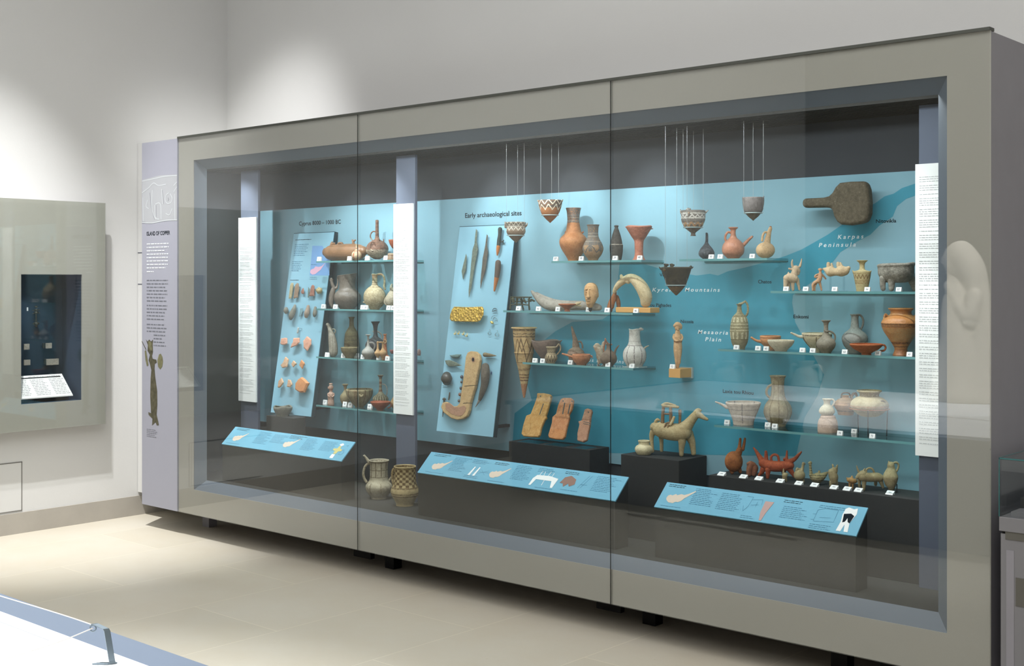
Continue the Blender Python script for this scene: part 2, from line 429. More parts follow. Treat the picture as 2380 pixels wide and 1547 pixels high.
mb = MB(); mb.box(XL, XL+.012, -4.95, YB-.01, 0, .128); struct('baseboard_left', mb, M['stone_trim'])
mb = MB(); mb.box(XL+.02, 3.2, YB-.012, YB, 0, .128); struct('baseboard_back', mb, M['stone_trim'])

# access hatch in the left wall: a hairline outline around a flush lid
a = Px(50, 1073, XL); bq = Px(50, 1185, XL); mb = MB()
mb.box(XL, XL+.003, 3.15, a.y, bq.z, a.z); hatch = mb.build('access_hatch', M['white_wall'], None, (XL, 3.4, bq.z))
setp(hatch, 'flush white access hatch low in the left wall under the small wall case', 'hatch')
mb = MB()
for z in (bq.z, a.z): mb.box(XL, XL+.0035, 3.15, a.y+.003, z-.003, z+.003)
mb.box(XL, XL+.0035, a.y-.003, a.y+.003, bq.z, a.z); mb.build('shadow_gap', plain('gap_grey', (120, 118, 114)), hatch)

# ------------------------------------------------------------------ white filler cabinet between left wall and text panel
mb = MB(); mb.box(XL+.004, -7.03, 4.562, YB-.004, CZ0+.01, 2.47)
fc = mb.build('filler_cabinet', M['white_wall'], None, (-7.2, 4.9, CZ0))
setp(fc, 'white boxed-in filler casing between left wall and grey text panel', 'casing')
for v in (587, 660):
    p = Py(324, v, 4.56); mb = MB(); mb.box(XL+.004, -7.05, 4.5605, 4.5625, p.z-.003, p.z+.003); mb.build('joint', M['ink_soft'], fc)

# ------------------------------------------------------------------ the main display case
case = empty('display_case', (-4.13, 4.8, CZ0))
setp(case, 'large glazed museum display case with grey border full of ancient pottery', 'display case')
OX0, OX1, OZ0, OZ1 = -6.458, -1.800, .294, 2.287          # clear opening
S1X, S2X = -4.956, -3.296
IX0, IX1, IYB, IZ0, IZ1 = -6.69, -1.70, 5.0, .345, 2.247   # interior
G = .0016
doors = [(CX0, S1X-G), (S1X+G, S2X-G), (S2X+G, CX1)]
for i, (x0, x1) in enumerate(doors):
    mb = MB(); mb.box(x0, x1, 4.358, Y0, CZ0, CZ1); gd = mb.build('glass_door', M['glass'], case)
    mb = MB(); ya, yb = Y0+.0006, Y0+.004
    lx, rx = (OX0 if i == 0 else x0), (OX1 if i == 2 else x1)
    segs = [[(x0, x1, OZ1, CZ1)], [(x0, x1, CZ0, OZ0)]]
    if i == 0: segs = [segs[0]+segs[1]+[(x0, OX0, OZ0, OZ1)]]
    if i == 2: segs = [segs[0]+segs[1]+[(OX1, x1, OZ0, OZ1)]]
    for sg in segs:
        mb = MB()
        for (a, b_, c_, d_) in sg: mb.box(a, b_, ya, yb, c_, d_)
        bb = mb.build('painted_border', M['border']); bb.parent = gd; bb.location = (0, 0, 0)
for x in (S1X, S2X):
    mb = MB(); mb.box(x-.0016, x+.0016, 4.3585, 4.3605, CZ0, CZ1); mb.build('seal_strip', M['black'], case)
mb = MB(); mb.box(CX0, CX1, 4.357, 4.40, CZ1+.0005, CZ1+.012); mb.build('top_rail', plain('rail', (70, 72, 66), .5), case)
mb = MB(); mb.box(CX0, IX1, 4.373, YB-.013, CZ1-.02, CZ1-.001)
mb.box(CX0, IX1, 4.373, YB-.013, CZ0+.001, CZ0+.02)
mb.box(IX0-.03, IX0-.005, 4.405, YB-.013, CZ0, CZ1-.002); mb.box(IX0-.03, CX0, 4.405, YB-.013, CZ1-.02, CZ1-.001); mb.box(IX0-.03, CX0, 4.405, YB-.013, CZ0+.001, CZ0+.02)
mb.box(IX1, CX1-.002, 4.373, YB-.013, CZ0+.001, CZ1-.001)
mb.build('carcass', M['body'], case)
# bevelled reveal (45 degree) round the opening
mb = MB(); t = .055; yf, yk = Y0+.005, Y0+.057
A = [(OX0, yf, OZ0), (OX1, yf, OZ0), (OX1, yf, OZ1), (OX0, yf, OZ1)]
B_ = [(OX0+t, yk, OZ0+t), (OX1-t, yk, OZ0+t), (OX1-t, yk, OZ1-t), (OX0+t, yk, OZ1-t)]
for i in range(4):
    j = (i+1) % 4; q = [Vector(A[i]), Vector(A[j]), Vector(B_[j]), Vector(B_[i])]
    c0 = Vector(((OX0+OX1)/2, yf, (OZ0+OZ1)/2))
    out = [(p-c0).normalized()*0 for p in q]
    ext = [(0, 0, -.012), (.012, 0, 0), (0, 0, .012), (-.012, 0, 0)][i]
    mb.prism(q, (ext[0], .004, ext[2]))
mb.build('reveal', M['bevel'], case)
mb = MB(); mb.box(IX0, IX1, IYB+.012, IYB+.03, IZ0, IZ1+.06); mb.build('back_wall', M['int'], case)
mb = MB(); mb.box(IX0-.004, IX0, Y0+.06, IYB+.012, IZ0, IZ1+.06); mb.build('side_wall', M['int'], case)
mb = MB(); mb.box(IX1, IX1+.004, Y0+.06, IYB+.012, IZ0, IZ1+.06); mb.build('side_wall', M['int'], case)
mb = MB(); mb.box(IX0, IX1, Y0+.0575, IYB+.012, IZ0-.02, IZ0); mb.build('deck', M['dark'], case)
mb = MB(); mb.box(IX0, IX1, Y0+.09, IYB+.012, IZ1+.05, IZ1+.07)
yy = 4.60
while yy < 4.99: mb.box(IX0, IX1, yy, yy+.012, IZ1, IZ1+.05); yy += .034
mb.build('louvre_ceiling', M['louvre'], case)
for x, y in ((478, 1224), (905, 1321), (1508, 1452), (1950, 1560)):
    p = Pz(x, y, 0); mb = MB(); mb.box(p.x-.035, p.x+.035, p.y, p.y+.06, 0.0005, CZ0+.001); mb.build('foot', M['body'] if x < 500 else M['black'], case)
for x, y in ((835, 1303), (1408, 1428), (2080, 1580)):
    p = Pz(x, y, 0.02); mb = MB(); mb.box(p.x-.07, p.x+.07, p.y+.02, p.y+.05, 0.035, CZ0+.001); mb.build('bracket', M['black'], case)

# ------------------------------------------------------------------ blue back panel with the printed map
TX0, TX1, TZ0, TZ1 = -6.655, -1.95, .642, 2.013
mb = MB(); mb.box(TX0, TX1, IYB, IYB+.011, TZ0, TZ1)
teal = mb.build('graphic_panel', M['teal'], None, (-4.3, IYB, TZ0))
setp(teal, 'long pale blue back panel with printed teal map behind the shelves', 'panel')
def teal_px(pts, d=.0006): return [Py(u, v, IYB-d) for u, v in pts]
land = [(1440, 612), (1480, 608), (1530, 623), (1582, 634), (1619, 640), (1650, 636), (1669, 640), (1692, 630), (1730, 622), (1790, 606), (1827, 594), (1862, 580), (1889, 565),
        (1924, 545), (1960, 520), (2000, 490), (2034, 472), (2056, 456), (2077, 450), (2096, 437), (2140, 422), (2200, 405), (2200, 432), (2140, 450), (2106, 462), (2085, 479), (2075, 503), (2044, 524),
        (2023, 545), (1992, 561), (1953, 586), (1932, 613), (1922, 627), (1880, 660), (1843, 685), (1841, 703), (1848, 748), (1860, 771), (1898, 839), (1915, 870), (1900, 920), (1870, 970), (1850, 1060), (1190, 1049),
        (1196, 960), (1236, 930), (1222, 880), (1228, 820), (1290, 770), (1330, 748), (1400, 742), (1432, 720), (1436, 660)]
land = [(u, v) for u, v in land]
pts = [p for p in teal_px(land) if True]
for p in pts: p.x = min(p.x, TX1-.001); p.z = min(max(p.z, TZ0+.001), TZ1-.001)
MB().poly(pts).build('map_print', M['land'], teal, recalc=False)
def tt(s, u, v, u1, h, mat='ink', sh=0, sp=1.0):
    a = Py(u, v, IYB-.0012); b_ = Py(u1, v, IYB-.0012)
    print_text('caption', s, (a.x, IYB-.0012, a.z), (1, 0, 0), (0, 0, 1), abs(b_.x-a.x), h, M[mat], teal, sh, sp)
tt('Cyprus 8000 \u2013 1000 BC', 695, 524, 792, .025)
tt('Early archaeological sites', 1081, 506, 1212, .026)
tt('Chatos', 1762, 658, 1793, .0155); tt('Nitovikla', 2036, 518, 2083, .0155); tt('Enkomi', 1844, 739, 1879, .0155)
tt('Laxia tou Rhiou', 1680, 912, 1751, .016); tt('ou Pighades', 1511, 712, 1560, .016); tt('Nicosia', 1582, 750, 1612, .0155)
tt('Vounous', 1533, 642, 1572, .0155)
tt('Karpas', 1947, 555, 2007, .018, 'ink_white', .2, 1.5); tt('Peninsula', 1903, 574, 1989, .018, 'ink_white', .2, 1.5)
tt('Kyrenia', 1516, 677, 1578, .018, 'ink_white', .2, 1.4); tt('Mountains', 1592, 677, 1673, .018, 'ink_white', .2, 1.4); tt('Mesaoria', 1622, 775, 1692, .018, 'ink_white', .2, 1.4)
tt('Plain', 1639, 792, 1676, .018, 'ink_white', .2, 1.4); tt('Troodos Mountains', 1330, 838, 1450, .018, 'ink_white', .2, 1.3)

# ------------------------------------------------------------------ upright label posts
def strip(name, u0, u1, zt, zb, y, lab, lab2, seed, tu, dense=False):
    x0 = Py(u0, 600, y).x; x1 = Py(u1, 600, y).x
    if dense: x1 = x0+.16
    mb = MB(); mb.box(x0, x1, y, y+.016, IZ0+.0005, IZ1-.001)
    post = mb.build('label_post', M['post'], None, ((x0+x1)/2, y, IZ0)); setp(post, lab, 'post', 'grey blade posts inside the case')
    top = Py((u0+u1)/2, zt, y-.01).z; bot = Py((u0+u1)/2, zb, y-.01).z
    mb = MB(); mb.box(x0-.010, x1-.008, y-.012, y-.001, bot, top)
    s = mb.build('label_strip', M['card'], None, ((x0+x1)/2, y-.006, bot)); setp(s, lab2, 'label', 'tall white text strips on the posts')
    rnd = random.Random(seed); z = Py(u0, tu, y).z; k = 0
    while z > bot+.05:
        n = rnd.choice((2, 2, 3, 3, 4, 1)); n = min(n, int((z-bot-.05)/.0085)+1)
        mat = M['ink_soft'] if rnd.random() < .93 else M['ink']
        text_lines('text', (x0+.006, y-.0128, z), (1, 0, 0), (0, 0, 1), (x1-x0)*.80, n, .0088, .0018, M['ink_light'], s, seed+k)
        z -= n*.0088+.0075; k += 1
strip('a', 560, 600, 505, 933, 4.75, 'tall grey blade post at the left end of the case, left of the Cyprus heading', 'tall white text strip on the leftmost post', 3, 575)
strip('b', 921, 965, 473, 963, 4.75, 'tall grey blade post standing between the two leaning blue boards', 'tall white text strip in front of the middle shelves, between the leaning boards', 5, 497)
strip('c', 2136, 2176, 380, 1060, 4.75, 'tall grey blade post at the right end of the case', 'tall white text strip at the right end of the case', 9, 412, True)

# ------------------------------------------------------------------ dark plinths and sloped text lecterns
def box(name, x0, x1, y0, y1, z0, z1, mat, label, cat, group=None, bev=.002):
    mb = MB(); mb.box(x0, x1, y0, y1, z0, z1); o = mb.build(name, M[mat], None, ((x0+x1)/2, (y0+y1)/2, z0))
    setp(o, label, cat, group); bevel(o, bev); return o
zt = .734
XA = Py(626.6, 900, 4.715).x; XB = Py(689, 900, 4.715).x
box('dark_plinth', XA, XB, 4.69, 4.785, IZ0+.0005, .738, 'dark', 'narrow dark plinth under the grey stone bowl at left', 'plinth', 'dark blocks in the case')
box('dark_plinth', Py(1190, 1000, 4.865).x, Py(1378, 1000, 4.865).x, 4.84, 4.998, IZ0+.0005, .724, 'dark', 'dark plinth carrying the three flat plank-shaped idols', 'plinth', 'dark blocks in the case')
box('dark_plinth', Py(1443, 1000, 4.766).x, Py(1578, 1000, 4.766).x, 4.766, 4.998, IZ0+.0005, zt, 'dark', 'dark plinth under the clay horse with saddle frame', 'plinth', 'dark blocks in the case')
box('dark_plinth', Py(1648, 1100, 4.79).x, -1.96, 4.79, 4.998, IZ0+.0005, .682, 'dark', 'long low dark plinth under the row of clay animals', 'plinth', 'dark blocks in the case')

def cyp(o, ux, uy, w, mat, name, parent):
    P = [(0, .2), (.05, .12), (.16, .04), (.34, .03), (.42, .1), (.52, .1), (.62, .17), (.68, .28), (.8, .4), (1, .62), (.97, .64), (.78, .5), (.62, .42), (.5, .44), (.35, .37), (.3, .42), (.18, .34), (.1, .36), (.02, .31)]
    MB().poly([o+ux*(x*w)+uy*(y*w) for x, y in P]).build(name, mat, parent, o, recalc=False)
def lectern(name, uL, uR, label, seed):
    yf, yb_, z0, z1 = 4.50, 4.602, .566, .662
    x0 = Py(uL, 1100, yf).x; x1 = Py(uR, 1100, yf).x
    root = empty(name, ((x0+x1)/2, (yf+yb_)/2, IZ0)); setp(root, label, 'lectern', 'sloped text lecterns in the case')
    mb = MB(); pr = [(x0+.004, yf+.004, IZ0+.0005), (x0+.004, yb_, IZ0+.0005), (x0+.004, yb_, z1-.008), (x0+.004, yf+.004, z0-.008)]
    mb.prism(pr, (x1-x0-.008, 0, 0)); mb.build('body', M['dark'], root)
    d = Vector((0, yb_-yf, z1-z0)); L = d.length; d.normalize(); nrm = Vector((1, 0, 0)).cross(d)
    mb = MB(); q = [Vector((x0, yf, z0)), Vector((x0, yb_, z1)), Vector((x1, yb_, z1)), Vector((x1, yf, z0))]
    mb.prism([p-nrm*.006 for p in q], nrm*.006); bd = mb.build('text_board', M['lectern'], root)
    o = Vector((x0, yf, z0))+nrm*.0008; W = x1-x0; ux = Vector((1, 0, 0))
    def at(x, y): return o+ux*(x*W)+d*(y*L)
    sub = dict(parent=bd)
    def T(x, y, wd, n, mat='ink_blue', p=.0092, th=.0022, s=0):
        oo = at(x, y); t_ = text_lines('text', oo, ux, d, wd*W, n, p, th, M[mat], None, seed+s); t_.parent = bd; t_.location = oo
        return t_
    return root, bd, at, d, W, L, nrm, T
def rep(o, bd, root):
    pass
def add_print(mbld, name, mat, bd, root, o0):
    o = mbld.build(name, mat, None, o0, recalc=False); o.parent = bd; o.location = Vector(o0); return o
def cyp2(at, x, y, w, W, L, d, mat, bd, root):
    o = at(x, y); P = [(0, .2), (.05, .12), (.16, .04), (.34, .03), (.42, .1), (.52, .1), (.62, .17), (.68, .28), (.8, .4), (1, .62), (.97, .64), (.78, .5), (.62, .42), (.5, .44), (.35, .37), (.3, .42), (.18, .34), (.1, .36), (.02, .31)]
    add_print(MB().poly([o+Vector((1, 0, 0))*(px_*w)+d*(py_*w) for px_, py_ in P]), 'map_print', mat, bd, root, o)
def lines2(at, segs, wd, mat, bd, root, W, L, d, nm='line_drawing'):
    runs = []
    for s_ in segs:
        if runs and runs[-1][-1][2:] == s_[:2]: runs[-1].append(s_)
        else: runs.append([s_])
    for r_ in runs: lines3(at, r_, wd, mat, bd, nm)
def lines3(at, segs, wd, mat, bd, nm):
    o = at(0, 0); mb = MB(); d = at(0, 1)-at(0, 0); d.normalize(); root = None
    for (x0, y0, x1, y1) in segs:
        a = at(x0, y0); b_ = at(x1, y1); t_ = (b_-a).normalized(); s = t_.cross(Vector((0, -d.z, d.y)))*wd
        s = t_.cross(Vector((1, 0, 0)).cross(d))*wd/2
        mb.poly([a-s, b_-s, b_+s, a+s])
    add_print(mb, nm, mat, bd, root, o)
def ppoly(at, pts, mat, bd, root, nm='picture', lift=0.0003, nrm=None):
    o = at(0, 0); add_print(MB().poly([at(x, y)+(nrm*lift if nrm else Vector()) for x, y in pts]), nm, mat, bd, root, o)

# first lectern
root, bd, at, d, W, L, nrm, T = lectern('text_lectern', 515, 793, 'sloped blue text lectern at the left, with printed cross pendant picture', 11)
T(.03, .93, .13, 2, 'ink'); T(.03, .12, .14, 1); cyp2(at, .055, .22, .115, W, L, d, M['map'], bd, root)
T(.24, .9, .12, 10, s=1); T(.37, .86, .13, 7, s=2); T(.50, .92, .14, 3, 'ink', s=3); cyp2(at, .49, .26, .115, W, L, d, M['map'], bd, root)
T(.64, .9, .12, 10, s=4); T(.78, .86, .12, 8, s=5)
w_ = M['card']; ye = plain('print_yellow', (206, 196, 130), .8, .1)
ppoly(at, [(.905, .78), (.925, .86), (.94, .78), (.925, .7)], w_, bd, root, nrm=nrm); ppoly(at, [(.885, .55), (.91, .58), (.912, .7), (.928, .7), (.93, .58), (.95, .55), (.95, .47), (.93, .44), (.925, .3), (.905, .3), (.905, .44), (.885, .47)], ye, bd, root, nrm=nrm)
ppoly(at, [(.9, .08), (.9, .28), (.925, .28), (.925, .08)], w_, bd, root, nrm=nrm)
lines2(at, [(.945, .3, .95, .5), (.95, .5, .965, .55), (.965, .55, .975, .4), (.975, .4, .965, .3), (.965, .3, .945, .3), (.96, .75, .972, .8), (.972, .8, .972, .7)], .0018, M['ink_blue'], bd, root, W, L, d)
# second lectern
root, bd, at, d, W, L, nrm, T = lectern('text_lectern', 970, 1430, 'longest sloped blue text lectern, in the middle below the sickle board', 31)
T(.03, .93, .09, 2, 'ink'); cyp2(at, .055, .2, .115, W, L, d, M['map'], bd, root); T(.04, .1, .1, 1)
T(.15, .9, .09, 10, s=1); T(.25, .9, .09, 3, s=2); T(.25, .18, .09, 2, s=3)
for q in (.265, .29): ppoly(at, [(q, .2), (q+.012, .2), (q+.018, .58), (q+.012, .6)], w_, bd, root, nrm=nrm)
lines2(at, [(.31, .3, .36, .5), (.32, .5, .35, .28), (.315, .4, .365, .4)], .001, M['ink_blue'], bd, root, W, L, d)
T(.365, .9, .09, 2, 'ink', s=4); cyp2(at, .37, .2, .115, W, L, d, M['map'], bd, root); T(.38, .1, .1, 1, s=5); T(.48, .9, .09, 10, s=6); T(.59, .9, .09, 3, s=7)
ppoly(at, [(.585, .15), (.595, .15), (.605, .42), (.68, .42), (.69, .15), (.70, .15), (.705, .55), (.66, .62), (.60, .6), (.588, .45)], w_, bd, root, nrm=nrm)
lines2(at, [(.61, .6, .615, .8), (.63, .6, .628, .78), (.65, .6, .655, .8), (.67, .6, .672, .76), (.645, .2, .645, .42)], .003, M['card'], bd, root, W, L, d)
lines2(at, [(.61, .5, .69, .5), (.612, .56, .62, .47), (.66, .57, .668, .46)], .0016, M['ink'], bd, root, W, L, d)
T(.72, .9, .07, 2, 'ink', s=8); ppoly(at, [(.72, .4), (.73, .65), (.755, .75), (.785, .62), (.79, .42), (.77, .3), (.76, .42), (.745, .26), (.735, .4)], plain('print_brown', (150, 120, 108), .8, .1), bd, root, nrm=nrm)
T(.62, .1, .1, 1, s=9); T(.74, .16, .09, 1, s=10)
lines2(at, [(.81, .3, .835, .85), (.822, .3, .847, .85), (.815, .45, .845, .45)], .0014, M['ink_blue'], bd, root, W, L, d); T(.87, .88, .11, 10, s=11)
# third lectern
root, bd, at, d, W, L, nrm, T = lectern('text_lectern', 1520, 1990, 'sloped blue text lectern at the right, with printed black and white figure', 51)
T(.02, .93, .1, 2, 'ink'); cyp2(at, .04, .2, .13, W, L, d, M['map'], bd, root); T(.03, .1, .12, 1)
T(.17, .9, .12, 10, s=1); T(.31, .86, .12, 10, s=2)
lines2(at, [(.44, .85, .47, .85), (.47, .85, .465, .5), (.465, .5, .45, .3), (.45, .3, .44, .5), (.47, .75, .52, .8), (.52, .8, .525, .6), (.475, .55, .51, .6), (.50, .7, .50, .5)], .0012, M['ink_blue'], bd, root, W, L, d)
ppoly(at, [(.535, .76), (.578, .76), (.562, .35), (.555, .05), (.545, .05), (.535, .35)], plain('print_rose', (188, 158, 152), .8, .1), bd, root, nrm=nrm)
lines2(at, [(.54, .6, .57, .6), (.542, .45, .56, .3), (.56, .45, .545, .3)], .0022, M['ink'], bd, root, W, L, d)
T(.45, .15, .08, 2, s=3); T(.62, .9, .09, 2, 'ink', s=4); T(.63, .68, .13, 7, s=5); T(.79, .88, .13, 2, s=6)
lines2(at, [(.79, .3, .79, .7), (.79, .7, .82, .78), (.82, .78, .88, .78), (.88, .78, .88, .35), (.88, .35, .79, .3), (.81, .45, .86, .48), (.775, .55, .79, .55), (.775, .35, .79, .35)], .0012, M['ink_blue'], bd, root, W, L, d); T(.78, .2, .12, 3, s=7)
ppoly(at, [(.905, .08), (.925, .08), (.932, .33), (.94, .08), (.958, .08), (.95, .4), (.965, .72), (.96, .92), (.945, .88), (.92, .92), (.908, .86), (.905, .66), (.91, .4)], w_, bd, root, nrm=nrm)
ppoly(at, [(.918, .38), (.928, .42), (.933, .55), (.94, .42), (.95, .38), (.958, .65), (.94, .72), (.91, .68)], M['ink'], bd, root, nrm=nrm, lift=.0006)

# ------------------------------------------------------------------ the two leaning boards
BY0, BY1, BZ0, BZ1 = 4.789, 4.970, .743, 1.854
BD = Vector((0, BY1-BY0, BZ1-BZ0)).normalized(); BN = Vector((1, 0, 0)).cross(BD); BN.normalize()
if BN.y > 0: BN = -BN
BP = Vector((0, BY0, BZ0))
def board(x0, x1, label):
    q = [Vector((x0, BY0, BZ0)), Vector((x0, BY1, BZ1)), Vector((x1, BY1, BZ1)), Vector((x1, BY0, BZ0))]
    root = empty('leaning_board', ((x0+x1)/2, BY0, BZ0)); setp(root, label, 'display board', 'leaning blue boards')
    mb = MB(); mb.prism(q, -BN*.004); pn = mb.build('face_sheet', M['board'], root)
    mb = MB(); mb.prism([p-BN*.0042 for p in [q[0]+Vector((-.004, 0, 0)), q[1]+Vector((-.004, 0, .004)), q[2]+Vector((.003, 0, .004)), q[3]+Vector((.003, 0, 0))]], -BN*.026)
    mb.build('backing', M['board_edge'], root); 
    for sx in (x0+.08, x1-.08):
        mb = MB(); mb.box(sx-.012, sx+.012, BY0+.035, IYB-.001, BZ0+.03, BZ0+.045); mb.build('bracket_arm', M['black'], root)
    return root, pn
b1r, b1 = board(-6.254, -5.866, 'leaning blue board with flint tools and orange sherds, below the Cyprus heading')
b2r, b2 = board(-4.8015, -4.3877, 'leaning blue board with daggers, gold plaque and pale sickle-shaped ivory')
def bpt(c, x, y, off=0):
    u, v = px(c, x, y); return Pp(u, v, BP+BN*off, BN)
def bprint(c, pts, mat, nm, root, bd):
    P = [bpt(c, x, y, .0006) for x, y in pts]; o0 = P[0]
    o = MB().poly(P).build(nm, mat, None, o0, recalc=False); o.parent = bd; o.location = o0
bprint('A1', [(750, 720), (890, 720), (985, 895), (985, 1130), (712, 1130)], M['mapsea'], 'map_sea_print', b1r, b1)
P = [bpt('A1', x, y, .0012) for x, y in [(718, 1080), (730, 1050), (775, 1030), (790, 1005), (840, 1012), (880, 1000), (935, 945), (890, 1010), (865, 1050), (820, 1085), (790, 1110), (750, 1118), (725, 1100)]]
o = MB().poly(P).build('map_island_print', M['pink'], None, P[0], recalc=False); o.parent = b1; o.location = P[0]
for (x, y, w__, n, mt) in ((515, 635, 230, 1, 'ink'), (510, 700, 190, 7, 'ink_blue'), (475, 935, 160, 4, 'ink_blue'), (465, 1035, 140, 2, 'ink_blue'), (715, 1150, 140, 2, 'ink_blue'), (445, 1190, 160, 1, 'ink'), (730, 975, 110, 1, 'ink_blue')):
    a = bpt('A1', x, y, .0014); b_ = bpt('A1', x+w__, y, .0014)
    o = text_lines('text', a, (1, 0, 0), BD, (b_-a).x, n, .0115, .0032, M[mt], None, int(x+y)); o.parent = b1; o.location = a

# ------------------------------------------------------------------ glass shelves
def shelf(x0, x1, z, label, y0=4.815, th=.010):
    root = empty('glass_shelf', ((x0+x1)/2, 4.9, z-th)); setp(root, label, 'shelf', 'glass shelves')
    mb = MB(); mb.box(x0, x1, y0, IYB-.001, z-th, z); mb.build('pane', M['shelf'], root)
    mb = MB(); mb.box(x0, x1, y0-.0012, y0, z-th, z); mb.build('front_edge', M['shelf_edge_l'], root)
    mb = MB(); mb.box(x0+.02, x1, IYB-.006, IYB-.0012, z-th-.004, z-th-.0005); mb.build('back_rail', M['shelf_edge'], root)
    return z
def shX(u, front=True): return Py(u, 650, 4.815 if front else 5.0).x
LZ = [shelf(shX(735), shX(985, False), z, l) for z, l in ((1.675, 'glass shelf carrying the long barrel-shaped jar, top left'), (1.391, 'glass shelf under the large grey-brown jug and cream looped jug'),
      (1.104, 'glass shelf under the trumpet-necked dark jug, third from the top at left'), (.815, 'lowest left glass shelf, under the orange handled bowl'))]
M1 = shelf(shX(1282), shX(1543, False), 1.655, 'top middle glass shelf under the tall orange jar and pink chalice')
M2 = shelf(shX(1170), shX(1523, False), 1.403, 'middle glass shelf under the face fragment and horse-neck sculpture')
M3 = shelf(shX(1215), shX(1524, False), 1.14, 'middle glass shelf under the white striped jug, beside the tall cone')
R1 = shelf(shX(1579), shX(1832, False), 1.655, 'top right glass shelf under the spouted orange jug')
R2 = shelf(shX(1791), -2.03, 1.511, 'right glass shelf under the clay bull and stone tripod bowl')
R3 = shelf(shX(1669), -2.03, 1.249, 'right glass shelf under the large orange krater')
R4 = shelf(shX(1670), -2.03, .911, 'lowest right glass shelf under the wide pale spouted bowl', 4.78)
ZA = .6825; ZH = .7345; ZM = .7245
# ------------------------------------------------------------------ artefact builders
def site(c, cx, yb, z, y=None, ymin=4.85, ymax=4.95):
    u, v = px(c, cx, yb)
    if y is None:
        y = 4.9
        if abs(v-655) > 60: y = min(max(Pz(u, v, z).y, ymin), ymax)
    r = ray(u, v); s = y/r.y
    return Vector((r.x*s, y, z if z is not None else EYE.z+r.z*s)), s
def frame(c, cx, yb, s, ax=0):
    k = s/CR[c][2]
    def L(x, y, r=0, d=0): return ((x-cx)*k, (d-.888*ax*(x-cx))*k, (yb-y)*k, r*k)
    return L, k
def pot(name, label, cat, c, cx, prof, z, mat, y=None, parts=(), closed=False, wall=2.2, jit=.008, wav=None, group=None, yb=None, ymin=4.85, ymax=4.95, sub=5, flat=1.0, blobs=(), tilt=0):
    base = prof[-1][0] if yb is None else yb
    org, s = site(c, cx, base, z, y, ymin, ymax); L, k = frame(c, cx, base, s)
    pr = cat_rom([(r*k, (base-yy)*k) for yy, r in prof], sub); pr = [(max(r, .0006), zz) for r, zz in pr]
    full = pr
    if not closed:
        t = wall*s; zb = pr[-1][1]+t*1.5
        inner = [(max(r-t, .0008), zz) for r, zz in pr if zz > zb][::-1]
        full = inner+[((pr[0][0]-t*.5), pr[0][1]+t*.35)]+pr if inner else pr
        if inner: full = [(.0008, inner[0][1])]+full
    sd = hash((int(cx*7), int(base*3))) % 9999
    vs, fs = lathe(full, 44, jit, sd, flat, (wav*k if wav else None))
    if blobs:
        g = [(vs, fs)]+[tube([L(*p) for p in ch]) for ch in blobs]; vs, fs = merge(g)
    if tilt:
        zt_ = max(v[2] for v in vs); vs = [(v[0], v[1], v[2]+tilt*v[0]*max(0, (v[2]-zt_*.35)/(zt_*.65))**1.5) for v in vs]
    me = mesh('body', vs, fs, True)
    if not parts:
        o = link(name, me, mat, None, org, TH); me.name = name; setp(o, label, cat, group); return o
    root = empty(name, org, TH); setp(root, label, cat, group); link('body', me, mat, root)
    for p in parts:
        pn, pm, chs = p[0], p[1] or mat, p[2]; fl = p[3] if len(p) > 3 else 1.0
        V, F = merge([tube([L(*q) for q in ch], 7, 16, flat=fl) for ch in chs]); link(pn, mesh(pn, V, F, True), pm, root)
    return root
def sculpt(name, label, cat, c, cx, yb, z, mat, chains=(), balls=(), y=None, parts=(), group=None, vox=.75, ymin=4.84, ymax=4.95, smooth=2, ax=0):
    org, s = site(c, cx, yb, z, y, ymin, ymax); L, k = frame(c, cx, yb, s, ax)
    def geo(chains, balls):
        g = [tube([(lambda q: (q[0], q[1], q[2], q[3]*1.05+.25*vox*s))(L(*p)) for p in ch], sub=8, seg=26) for ch in chains]
        for bl in balls:
            x, yy, rx, rz, ry = bl[:5]; dd = bl[5] if len(bl) > 5 else 0
            g.append(ballgeo(L(x, yy, 0, dd)[:3], rx*k, ry*k, rz*k))
        return merge(g)
    V, F = geo(chains, balls); me = remeshed('body', V, F, vox*s, smooth)
    zmin = min(v.co.z for v in me.vertices)
    if z is not None and abs(zmin) < 5.6*s:
        for v in me.vertices: v.co.z -= zmin
        dz = -zmin
    else: dz = 0
    if not parts:
        o = link(name, me, mat, None, org, TH); me.name = name; return setp(o, label, cat, group)
    root = empty(name, org, TH); setp(root, label, cat, group); link('body', me, mat, root)
    for pn, pm, ch, bl in parts:
        V, F = geo(ch, bl)
        for i, v in enumerate(V): V[i] = (v[0], v[1], v[2]+dz)
        link(pn, mesh(pn, V, F, True), pm or mat, root)
    return root
